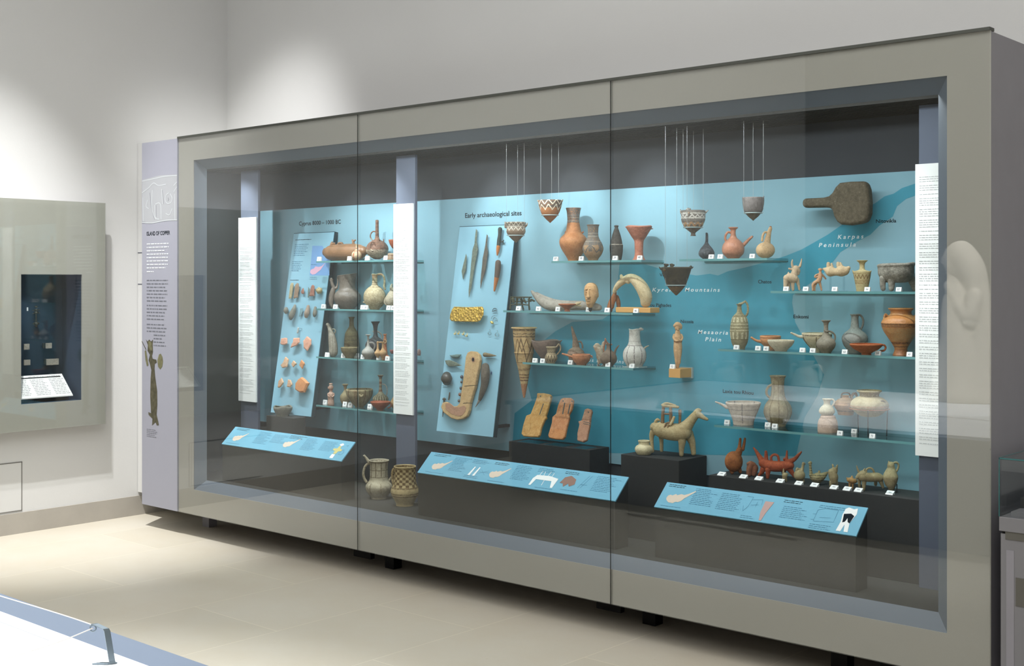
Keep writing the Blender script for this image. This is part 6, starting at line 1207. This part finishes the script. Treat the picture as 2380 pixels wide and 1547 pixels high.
an('bull_vessel', 'pale bull-shaped vessel with a big loop handle and horns', 1800, 698, K['anim'], [[(1710, 545, 50), (1790, 555, 50), (1870, 552, 50), (1905, 560, 46)], [(1710, 520, 44), (1680, 530, 34), (1648, 555, 20)], [(1670, 500, 14), (1652, 460, 9), (1642, 420, 4)], [(1722, 480, 13), (1735, 455, 7)], [(1728, 590, 26), (1725, 650, 20), (1722, 692, 16)], [(1690, 585, 22, 60), (1690, 640, 16, 60), (1690, 668, 13, 60)], [(1915, 590, 26), (1935, 640, 18), (1945, 672, 14)], [(1880, 590, 22, 70), (1880, 650, 16, 70)]], y=4.87,
   parts=[('loop_handle', None, [[(1750, 500, 10), (1755, 465, 10), (1790, 448, 10), (1825, 462, 10), (1845, 505, 10)]], [])])
an('owl_jug', 'upright pale jug with a small eared head and beaked handle, rightmost in the row', 2040, 690, K['anim'], [[(2040, 675, 18), (2040, 630, 42), (2035, 580, 66), (2032, 510, 80), (2036, 450, 60), (2038, 410, 42), (2036, 375, 38)], [(2015, 350, 14), (2012, 335, 8)], [(2058, 352, 12), (2068, 345, 8)]], y=4.88,
   parts=[('beak_handle', None, [[(2065, 352, 10), (2100, 345, 12), (2122, 370, 11), (2118, 410, 11), (2098, 450, 11)]], []), ('support_rod', M['dark'], [[(2108, 600, 5, 10), (2108, 690, 5, 10)]], [])])
for x, y, ref in ((70, 520, 'leftmost, at the corner of the long dark plinth'), (310, 553, 'between the two-spouted flask and the reddish animal front'), (490, 574, 'left of the red quadruped'), (738, 603, 'left of the tiny horned animal'), (957, 628, 'before the plump bird'), (1141, 648, 'before the striped duck'),
                  (1365, 676, 'before the upright four-legged animal'), (1518, 693, 'left of the tiny orange-buff animal'), (1648, 708, 'before the head of the handled bull'), (2012, 740, 'rightmost, before the owl-headed jug')):
    flatcard('S4', x, y, ref, ZA, None)

# jugs standing on the case floor
z = IZ0
pot('panelled_jug', 'tall pale jug with a horned handle and side spout on the case floor', 'jug', 'S6', 1812, [(424, 112), (436, 110), (455, 102), (520, 98), (600, 100), (640, 106), (665, 122), (690, 142), (720, 150), (755, 142), (795, 116), (825, 90), (845, 86)], z, K['jugpanel'], ymin=4.5, ymax=4.9,
    parts=[('handle', None, [[(1708, 458, 14), (1678, 470, 14), (1652, 510, 14), (1640, 570, 14), (1648, 620, 15), (1672, 662, 15)]]), ('horned_lug', None, [[(1702, 445, 20), (1678, 410, 17), (1660, 385, 12), (1652, 368, 7)], [(1662, 388, 9), (1640, 372, 6)]]), ('spout', None, [[(1895, 680, 24), (1925, 645, 15), (1950, 606, 7)]])])
pot('chequered_jug', 'cream jug with a dark chequered neck, right of the horned jug', 'jug', 'S6', 2100, [(466, 124), (480, 124), (510, 121), (560, 120), (620, 124), (670, 132), (700, 146), (735, 156), (770, 154), (810, 136), (850, 112), (880, 98), (898, 98)], z, K['checks'], y=4.655,
    parts=[('handle', None, [[(1995, 485, 15), (1968, 510, 15), (1960, 570, 16), (1968, 640, 16), (1985, 700, 16)]])])
# ------------------------------------------------------------------ grey text panel left of the case
SX0 = Py(330, 700, 4.36).x; SX1 = CX0-.004
mb = MB(); mb.box(SX0, SX1, 4.360, 4.372, CZ0, 2.43); mb.box(SX0+.002, SX1, 4.3725, 4.40, CZ0+.002, 2.428)
tp = mb.build('information_board', M['slab'], None, ((SX0+SX1)/2, 4.37, CZ0)); setp(tp, 'tall grey text panel with bronze statuette picture, left of the big case', 'text panel')
YS = 4.3592
def sp(u, v, dd=0): p = Py(u, v, YS-dd); p.x = min(max(p.x, SX0+.001), SX1-.001); return p
def spoly(pts, mat, nm, dd=0): return MB().poly([sp(u, v, dd) for u, v in pts]).build(nm, mat, tp, sp(*pts[0], dd), recalc=False)
spoly([(331, 418), (360, 410), (372, 407), (412, 405), (412, 512), (390, 513), (350, 518), (331, 515)], M['relief'], 'relief_picture')
def sstroke(pts, wd, mat, nm, dd=.0004):
    mb = MB(); o0 = sp(*pts[0], dd)
    for i_, (a, b_) in enumerate(zip(pts[:-1], pts[1:])):
        A_, B2 = sp(*a, dd+(i_%5)*.00001), sp(*b_, dd+(i_%5)*.00001); t_ = (B2-A_)
        if t_.length < 1e-6: continue
        t_.normalize(); n_ = Vector((-t_.z, 0, t_.x))*wd/2; mb.poly([A_-n_-t_*wd*.3, B2-n_+t_*wd*.3, B2+n_+t_*wd*.3, A_+n_-t_*wd*.3])
    return mb.build(nm, mat, tp, o0, recalc=False)
RW = plain('relief_highlight', (190, 195, 198), .6)
k_ = 3.516
def q(*p): return [(300+x/k_, 300+y/k_) for x, y in p]
SK = [0]
for pts in (q((105, 425), (200, 405), (290, 385), (400, 378)), q((105, 762), (190, 765), (300, 745), (398, 742)), q((160, 480), (200, 440), (240, 460), (300, 450)),
            q((190, 500), (185, 640), (215, 735)), q((265, 490), (275, 610)), q((210, 620), (215, 720), (245, 735)), q((215, 612), (255, 612), (262, 735)), q((330, 520), (350, 560), (340, 600), (310, 605), (295, 575), (305, 535), (330, 520)),
            q((372, 530), (375, 740)), q((300, 690), (330, 700), (350, 650)), q((150, 580), (140, 630), (160, 650)), q((105, 520), (160, 480)), q((365, 460), (398, 430)), q((365, 510), (398, 470)), q((112, 560), (116, 750))):
    SK[0] += .00003; sstroke(cat_rom(pts, 6) if len(pts) > 2 else pts, .0055, RW, 'relief_line', .0004+SK[0])
for pts in (q((170, 520), (180, 640), (208, 738)), q((272, 500), (283, 610)), q((318, 560), (325, 575), (318, 585)), q((222, 622), (222, 715))):
    sstroke(pts, .0045, M['relief_dk'], 'relief_shade', .0003)
a = sp(341, 547); b_ = sp(395, 547); print_text('title', 'ISLAND OF COPPER', a-Vector((0, .0005, 0)), (1, 0, 0), (0, 0, 1), b_.x-a.x, .024, M['ink'], tp)
for v, n, mt, w_, sd in ((566, 8, 'ink_white', 52, 1), (630, 1, 'ink_white', 20, 2), (650, 7, 'ink_soft', 52, 3), (708, 5, 'ink_soft', 50, 4), (752, 3, 'ink_soft', 50, 6)):
    a = sp(341, v, .0004); b_ = sp(341+w_, v); text_lines('text', a, (1, 0, 0), (0, 0, 1), b_.x-a.x, n, .0215, .0058, M[mt], tp, sd, .2)
a = sp(357, 777, .0004); text_lines('text', a, (1, 0, 0), (0, 0, 1), .15, 4, .0215, .0058, M['ink_soft'], tp, 8, .4)
a = sp(341, 996, .0004); text_lines('text', a, (1, 0, 0), (0, 0, 1), .12, 5, .011, .003, M['ink_soft'], tp, 9, .3)
k_ = 3.094
def q2(*p): return [(300+x/k_, 740+y/k_) for x, y in p]
BR = plain('bronze_print', (84, 81, 66), .8, .1, noise=.35, nscale=30); BL = plain('bronze_print_pale', (112, 110, 84), .8, .1, noise=.3, nscale=40)
spoly(q2((135, 190), (120, 148), (132, 165), (145, 150), (158, 165), (172, 150), (170, 190), (172, 240), (165, 265), (170, 290), (195, 295), (200, 315), (185, 325), (183, 360), (188, 420), (202, 520), (203, 620), (198, 690), (215, 765), (200, 768), (190, 745), (165, 768), (168, 720), (140, 690), (138, 672), (158, 680), (152, 560), (155, 430), (160, 370), (148, 320), (140, 300), (150, 260), (132, 230)), BR, 'statuette_picture', .0004)
spoly(q2((215, 258), (228, 252), (240, 275), (244, 310), (238, 345), (224, 365), (208, 345), (203, 300)), BL, 'shield_picture', .0005)
spoly(q2((112, 235), (122, 225), (130, 270), (140, 335), (128, 342), (118, 300)), BL, 'arm_picture', .0005)
sstroke(q2((93, 165), (122, 222)), .006, BR, 'spear_picture'); spoly(q2((140, 160), (160, 170), (165, 230), (150, 225), (138, 195)), BL, 'head_picture', .0006)

# ------------------------------------------------------------------ small wall case on the left wall
WX = XL+.10; pr_ = Px(245, 472, WX); pb_ = Px(245, 984, WX)
wy1 = pr_.y; wy0 = 3.05; wz0, wz1 = pb_.z, pr_.z
n0 = Px(49.5, 637, WX); n1 = Px(191, 929, WX); ny0, ny1, nz0, nz1 = n0.y, n1.y, n1.z, n0.z
wc = empty('wall_case', (WX, 3.7, wz0)); setp(wc, 'beige glass-fronted wall case with a dark blue niche on the left wall', 'display case')
mb = MB(); xa, xb = WX-.012, WX-.002
mb.box(xa, xb, wy0, ny0, wz0, wz1); mb.box(xa, xb, ny1, wy1, wz0, wz1); mb.box(xa, xb, ny0, ny1, wz0, nz0); mb.box(xa, xb, ny0, ny1, nz1, wz1)
mb.build('painted_border', plain('wall_case_paint', (172, 171, 162), .5, .2), wc)
mb = MB(); mb.box(WX-.0015, WX+.008, wy0, wy1, wz0, wz1); mb.build('glass_front', M['glass'], wc)
mb = MB()
for a, b_, c_, d_ in ((wy0+.02, ny0-.03, wz0+.02, wz1-.02), (ny1+.03, wy1-.02, wz0+.02, wz1-.02), (ny0-.03, ny1+.03, wz0+.02, nz0-.03), (ny0-.03, ny1+.03, nz1+.03, wz1-.02)): mb.box(XL+.002, xa-.001, a, b_, c_, d_)
mb.build('carcass', M['body'], wc)
dpt = .25; mb = MB(); bx = WX-dpt
mb.box(bx-.01, bx, ny0-.01, ny1+.01, nz0-.01, nz1+.01)
mb.box(bx, xa-.0005, ny0-.01, ny0-.001, nz0-.01, nz1+.01); mb.box(bx, xa-.0005, ny1+.001, ny1+.01, nz0-.01, nz1+.01)
mb.box(bx, xa-.0005, ny0-.001, ny1+.001, nz0-.01, nz0-.001); mb.box(bx, xa-.0005, ny0-.001, ny1+.001, nz1+.001, nz1+.01)
mb.build('niche', M['niche'], wc)
spot('niche_spot', (WX-.03, ny0+.1, nz1-.02), (bx+.03, ny0+.14, nz0+.15), 95, 3.2, COOL, .8, .01)
def npt(u, v, off): return Px(u, v, bx+off)
SEAL = clay((214, 208, 196), (150, 144, 130), .5, 120)
for u0, v0, u1, v1, lab in ((56, 799, 69, 812, 'upper left small pale seal impression in the blue niche'), (107, 797, 121, 809, 'upper right small square seal impression in the blue niche'),
                            (56, 836, 71, 848, 'lower left small pale seal impression in the blue niche'), (108, 834, 137, 847, 'lower right long pale seal impression in the blue niche')):
    a = npt(u0, v0, .03); b_ = npt(u1, v1, .03); r_ = empty('seal_impression', (bx+.02, (a.y+b_.y)/2, b_.z)); setp(r_, lab, 'seal impression', 'seal impressions in the small wall case')
    mb = MB(); mb.box(bx+.02, bx+.03, a.y, b_.y, b_.z, a.z); o = mb.build('block', SEAL, r_); bevel(o, .002)
    mb = MB(); mb.box(bx+.001, bx+.02, (a.y+b_.y)/2-.004, (a.y+b_.y)/2+.004, (a.z+b_.z)/2-.004, (a.z+b_.z)/2+.004); mb.build('mount', M['acrylic_edge'], r_)
DS = plain('dark_hematite', (48, 52, 48), .3, .5)
for u, v, lab in ((101, 801, 'upper dark cylinder seal beside the square impression'), (104, 838, 'lower dark cylinder seal beside the long impression')):
    p = npt(u, v+8, .02); vs, fs = lathe([(.0075, .034), (.008, .03), (.008, .004), (.0075, 0)], 16); o = link('cylinder_seal', mesh('s', vs, fs, True), DS, None, p+Vector((.002, 0, 0))); setp(o, lab, 'cylinder seal', 'cylinder seals in the small wall case')
    o2 = MB().box(bx+.0006, bx+.016, p.y-.0015, p.y+.0015, p.z+.012, p.z+.016).build('pin', M['pin'], o)
p = npt(84, 756, .03); s_ = .0026; g = []
for a in (((0, 0, -.002, .005), (0, 0, .05, .005), (0, 0, .075, .004)),): g.append(tube(list(a)))
for zz, rr in ((.118, .011), (.098, .012), (.082, .015), (.012, .018), (-.003, .008)): g.append(ballgeo((0, 0, zz), rr, rr, rr*.7))
for zz in (.095, .075, .01): g.append(tube([(0, -.022, zz, .003), (0, .022, zz+.004, .003)]))
V, F = merge(g); fg = link('bronze_pendant_figure', mesh('b', V, F, True), plain('dark_bronze', (74, 72, 60), .4, .5, metal=.5), None, p); setp(fg, 'small dark bronze standing figure fixed high in the blue niche', 'figurine')
MB().box(bx-.0+.0006-p.x+p.x, p.x-.004, p.y-.002, p.y+.002, p.z+.03, p.z+.034).build('pin', M['pin'], fg)
p = npt(62, 722, .001); nn = print_text('niche_number', '1', p+Vector((.001, 0, 0)), (0, 1, 0), (0, 0, 1), .010, .022, M['ink_white'], None); setp(nn, 'small white printed numeral left of the bronze figure in the niche', 'printed number')
# sloped label at the foot of the niche
A_ = Px(44, 870, bx+.05); B2 = Px(159, 867, bx+.05); C2_ = Px(174, 917, WX-.06); D2 = Px(40, 924, WX-.06)
A_.y = D2.y = ny0-.0+.004; B2.y = C2_.y = min(C2_.y, ny1-.03); A_.z = B2.z = B2.z; D2.z = C2_.z = max(C2_.z, nz0+.012)
r_ = empty('niche_label', ((A_+C2_)/2).to_tuple()); setp(r_, 'bright white sloped text label at the foot of the blue niche', 'label')
mb = MB(); mb.prism([A_, B2, C2_, D2], (0, 0, -.006)); mb.build('sheet', M['card'], r_)
dn = (A_-D2).normalized(); nr = Vector((0, 1, 0)).cross(dn); nr = nr if nr.z > 0 else -nr
for i in range(3): text_lines('text', A_-dn*.012+Vector((0, .012+i*.125, 0))+nr*.001, (0, 1, 0), dn, .105, 12, (A_-D2).length/13.5, .0035, M['ink_light'], r_, 20+i, .2)
mb = MB(); mb.box(D2.x-.02, D2.x-.012, ny0+.02, C2_.y-.02, nz0-.0005, D2.z-.004); mb.box(A_.x+.012, A_.x+.02, ny0+.02, C2_.y-.02, nz0-.0005, A_.z-.012); mb.build('stand', M['black'], r_)

# ------------------------------------------------------------------ white plinth in the foreground with its low cable barrier
PZ = .656; PY1 = 1.706; PXR = -2.40
pl = empty('white_plinth', (-5, 0, 0)); setp(pl, 'low white plinth with a blue-grey rim in the bottom left foreground', 'plinth')
mb = MB(); mb.box(-6.3, PXR, -.95, PY1, PZ-.03, PZ); o = mb.build('rim_slab', M['plblue'], pl); bevel(o, .002)
mb = MB(); mb.box(-6.2, PXR-.10, -.85, PY1-.102, PZ+.0005, PZ+.004); mb.build('white_top', M['plwhite'], pl)
mb = MB(); mb.box(-6.27, PXR-.03, -.92, PY1-.03, 0.0005, PZ-.0305); mb.build('base', M['plblue'], pl)
a = Pz(0, 1448, PZ); b_ = Pz(95, 1495, PZ)
mb = MB(); mb.box(-6.1, b_.x, a.y-.0015, a.y+.0015, PZ+.0041, PZ+.0046); mb.build('slab_joint', M['ink_light'], pl)
bp = Pz(249, 1543, PZ+.004); fz = (bp-EYE).dot(FV)/FPX
def br(u, v, d=0): r = ray(u, v); p = EYE+r*fz; return p+FV*d-bp
ba = empty('cable_barrier', bp); setp(ba, 'low bent grey metal stanchion holding thin cables on the white plinth', 'barrier')
def strap(pts, wd, th, name, par):
    """flat metal strap following local points"""
    mb = MB(); P = [Vector(p) for p in pts]; V_ = []; F_ = []
    side = Vector((.35, .94, 0)).normalized()*wd/2
    for i, p in enumerate(P):
        t_ = (P[min(i+1, len(P)-1)]-P[max(i-1, 0)]).normalized(); n_ = t_.cross(side).normalized()*th/2
        V_ += [p-side-n_, p+side-n_, p+side+n_, p-side+n_]
    for i in range(len(P)-1):
        for j in range(4): F_.append((4*i+j, 4*i+(j+1) % 4, 4*i+4+(j+1) % 4, 4*i+4+j))
    F_ += [(0, 1, 2, 3), tuple(4*(len(P)-1)+j for j in range(4))]
    o = link(name, mesh(name, V_, F_), M['metal'], par); bevel(o, .0006, 1); return o
strap([br(225, 1541), br(262, 1541)], .022, .004, 'foot_plate', ba)
strap([br(262, 1541), br(260, 1534), br(249, 1466), br(246, 1461), br(222, 1450), br(218, 1450)], .014, .0035, 'upright', ba)
c_ = br(216, 1459.5); V, F = merge([tube([(c_.x+.0070*math.cos(t)*RV.x, c_.y+.0070*math.cos(t)*RV.y, c_.z+.0070*math.sin(t), .0016) for t in [i*math.pi/6 for i in range(13)]], 2, 8, False)])
link('eye_ring', mesh('ring', V, F, True), M['metal'], ba)
for nm, pts in (('front_cable', [(216, 1459, 0), (150, 1483, -.02), (60, 1507, -.05), (-60, 1533, -.08), (-200, 1560, -.12)]), ('back_cable', [(216, 1452, .01), (170, 1436, .06), (100, 1414, .14), (0, 1384, .26), (-120, 1345, .4)])):
    if nm == 'front_cable': P = [br(*p) for p in pts]
    else:
        P = [br(216, 1455, .008)]
        for (u, v, d) in pts[1:]:
            qv = Py(u, v, PY1-.06) if False else EYE+ray(u, v)*(fz+d/FPX*1.0)
            P.append(qv-bp)
    V, F = tube([tuple(p)+(.0013,) for p in P], 6, 8); link(nm, mesh(nm, V, F, True), M['cable'], ba)

# ------------------------------------------------------------------ table vitrine at the right edge
VX0, VX1, VY0, VY1 = -1.590, -.55, 4.30, 5.24
vt = empty('table_vitrine', ((VX0+VX1)/2, 4.7, 0)); setp(vt, 'grey cabinet with a glass top box at the right edge of the photo', 'display case')
mb = MB(); mb.box(VX0+.004, VX1, VY0+.006, VY1, .001, .690); mb.build('cabinet', M['cab'], vt)
mb = MB(); mb.box(VX0, VX1, VY0, VY1, .699, .748); o = mb.build('deck_slab', M['cab'], vt); bevel(o, .002)
mb = MB(); mb.box(VX0+.008, VX1, VY0+.008, VY1, .6902, .6988); mb.build('shadow_gap', M['black'], vt)
def vrect(u0, v0, u1, v1, y, mat, nm, th=.002):
    a = Py(u0, v0, y); b_ = Py(u1, v1, y); mb = MB(); mb.box(a.x, max(b_.x, a.x+.01), y-th, y+.0005, max(.02, b_.z), a.z); mb.build(nm, mat, vt)
yv = VY0+.0055
vrect(2337, 1252, 2900, 1276, yv, M['cab2'], 'top_recess'); vrect(2339, 1277, 2357, 1700, yv, M['body'], 'panel_frame', .001)
vrect(2361, 1407, 2900, 1425, yv, M['cab2'], 'drawer_gap')
gz0, gz1 = .7485, .949; mb = MB(); t_ = .006
mb.box(VX0, VX1, VY0, VY0+t_, gz0, gz1-t_); mb.box(VX0, VX0+t_, VY0+t_, VY1, gz0, gz1-t_); mb.box(VX0, VX1, VY0, VY1, gz1-t_, gz1)
mb.build('glass_box', M['glass'], vt)
mb = MB(); e_ = .0022; mb.box(VX0-.0005, VX0+e_, VY0-.0005, VY0+e_, gz0, gz1); mb.box(VX0-.0005, VX1, VY0-.0005, VY0+e_, gz1-.004, gz1+.0006); mb.box(VX0-.0005, VX0+e_, VY0, VY1, gz1-.004, gz1+.0006)
mb.build('glass_edge', M['shelf_edge'], vt)
mb = MB(); mb.box(VX0+.03, VX1, VY0+.03, VY1, .7482, .764); mb.build('inner_deck', M['cab'], vt)
mb = MB(); mb.box(VX0+.03, VX0+.05, VY0+.12, VY1, .7642, .80); mb.build('inner_rail', M['dark'], vt)
pc = Pz(2376, 1145, .765); o = link('pale_fragment', remeshed('f', *ballgeo((0, 0, .012), .03, .02, .014), .004), M['marble'], None, (pc.x+.02, pc.y+.02, .7645)); setp(o, 'pale stone fragment lying inside the glass box at the right edge', 'fragment')

# ------------------------------------------------------------------ things behind the camera, seen mirrored in the glass
def rp(u, v, yv): p = Py(u, v, yv); return Vector((p.x, 2*4.358-p.y, p.z))
st = rp(2238, 930, 9.16); sx, sy = st.x, st.y; sz = PZ+.0045
def ch(*p): return [(a, b_, c_, r) for a, b_, c_, r in p]
org_ = Vector((sx, sy, sz))
def sv(u, v, r, d=0):
    p = rp(u, v, 9.16)+Vector((FV.x, -FV.y, 0))*(d*.0032)-org_; return (p.x, p.y, max(p.z, .002), r*.0032)
chs_ = [[(2226, 655, 18), (2228, 700, 38), (2232, 770, 46), (2238, 850, 52), (2242, 925, 58)], [(2232, 592, 34), (2256, 625, 32), (2272, 680, 26), (2282, 760, 26), (2284, 850, 32), (2280, 925, 38)],
        [(2252, 690, 20, -30), (2236, 735, 17, -46), (2210, 705, 13, -40), (2197, 662, 11, -16)], [(2212, 760, 26, -14), (2202, 830, 32, -14), (2192, 900, 34, -14), (2186, 928, 34, -14)], [(2196, 600, 9), (2190, 608, 6)], [(2210, 636, 12), (2216, 655, 14)]]
g = [tube([sv(*p) for p in c_], 8, 24) for c_ in chs_]; hb_ = sv(2218, 603, 33); g.append(ballgeo(hb_[:3], .085, .085, .118))
sm = remeshed('statue', *merge(g), .012, 2)
for v_ in sm.vertices: v_.co.z = max(v_.co.z, .001)
o = link('marble_statue', sm, M['marble'], None, (sx, sy, sz)); setp(o, 'pale veiled marble statue seen only as a reflection at the right border', 'statue')
mb = MB(); yb1 = 1.74; mb.prism([(-4.85, 1.80, .70), (-3.79, 1.80, .70), (-3.79, 1.715, .80), (-4.85, 1.715, .80)], (0, .004, .004))
rs = empty('reflected_text_board', (-4.3, 1.75, .66)); setp(rs, 'white sloped text board seen only as a reflection behind the clay horse', 'label'); mb.build('board', M['card'], rs)
mb = MB(); mb.box(-4.02, -3.97, 1.66, 1.75, PZ+.0005, .72); mb.box(-4.67, -4.62, 1.66, 1.75, PZ+.0005, .72); mb.build('stand', M['black'], rs)
for (u, vt_, vb, yv_, rr, lab) in ((1690, 838, 990, 10.0, .165, 'large two-handled jar seen as a bluish reflection below the Mesaoria lettering'), (1872, 838, 985, 10.6, .15, 'large round-bodied jar seen as a pale reflection beside the tall brown jug')):
    p = rp(u, vb, yv_); h = (vb-vt_)*yv_/ray(u, vb).y
    pr = [(.55, 1), (.5, .97), (.45, .9), (.7, .82), (.95, .62), (1, .5), (.9, .3), (.6, .08), (.45, 0)]
    z0 = p.z; pp = cat_rom([(a*rr, b_*h) for a, b_ in pr], 5)
    stn = empty('jar_stand', (p.x, p.y, 0)); 
    vs, fs = lathe(pp, 36); r_ = empty('large_jar', (p.x, p.y, z0)); setp(r_, lab, 'jar', 'large jars reflected in the glass'); link('body', mesh('j', vs, fs, True), M['marble'], r_)
    for sg in (-1, 1):
        V, F = tube([(sg*.42*rr, 0, .9*h, .018), (sg*.95*rr, 0, .92*h, .018), (sg*1.0*rr, 0, .72*h, .018)]); link('handle', mesh('h', V, F, True), M['marble'], r_)
    bpy.data.objects.remove(stn)
    mb = MB(); mb.box(p.x-.22, p.x+.22, p.y-.22, p.y+.22, 0.0005, z0-.0005); o = mb.build('jar_pedestal', M['plwhite'], None, (p.x, p.y, 0)); setp(o, 'white pedestal under the '+('bluish' if u < 1800 else 'pale')+' reflected jar', 'pedestal', 'pedestals reflected in the glass')
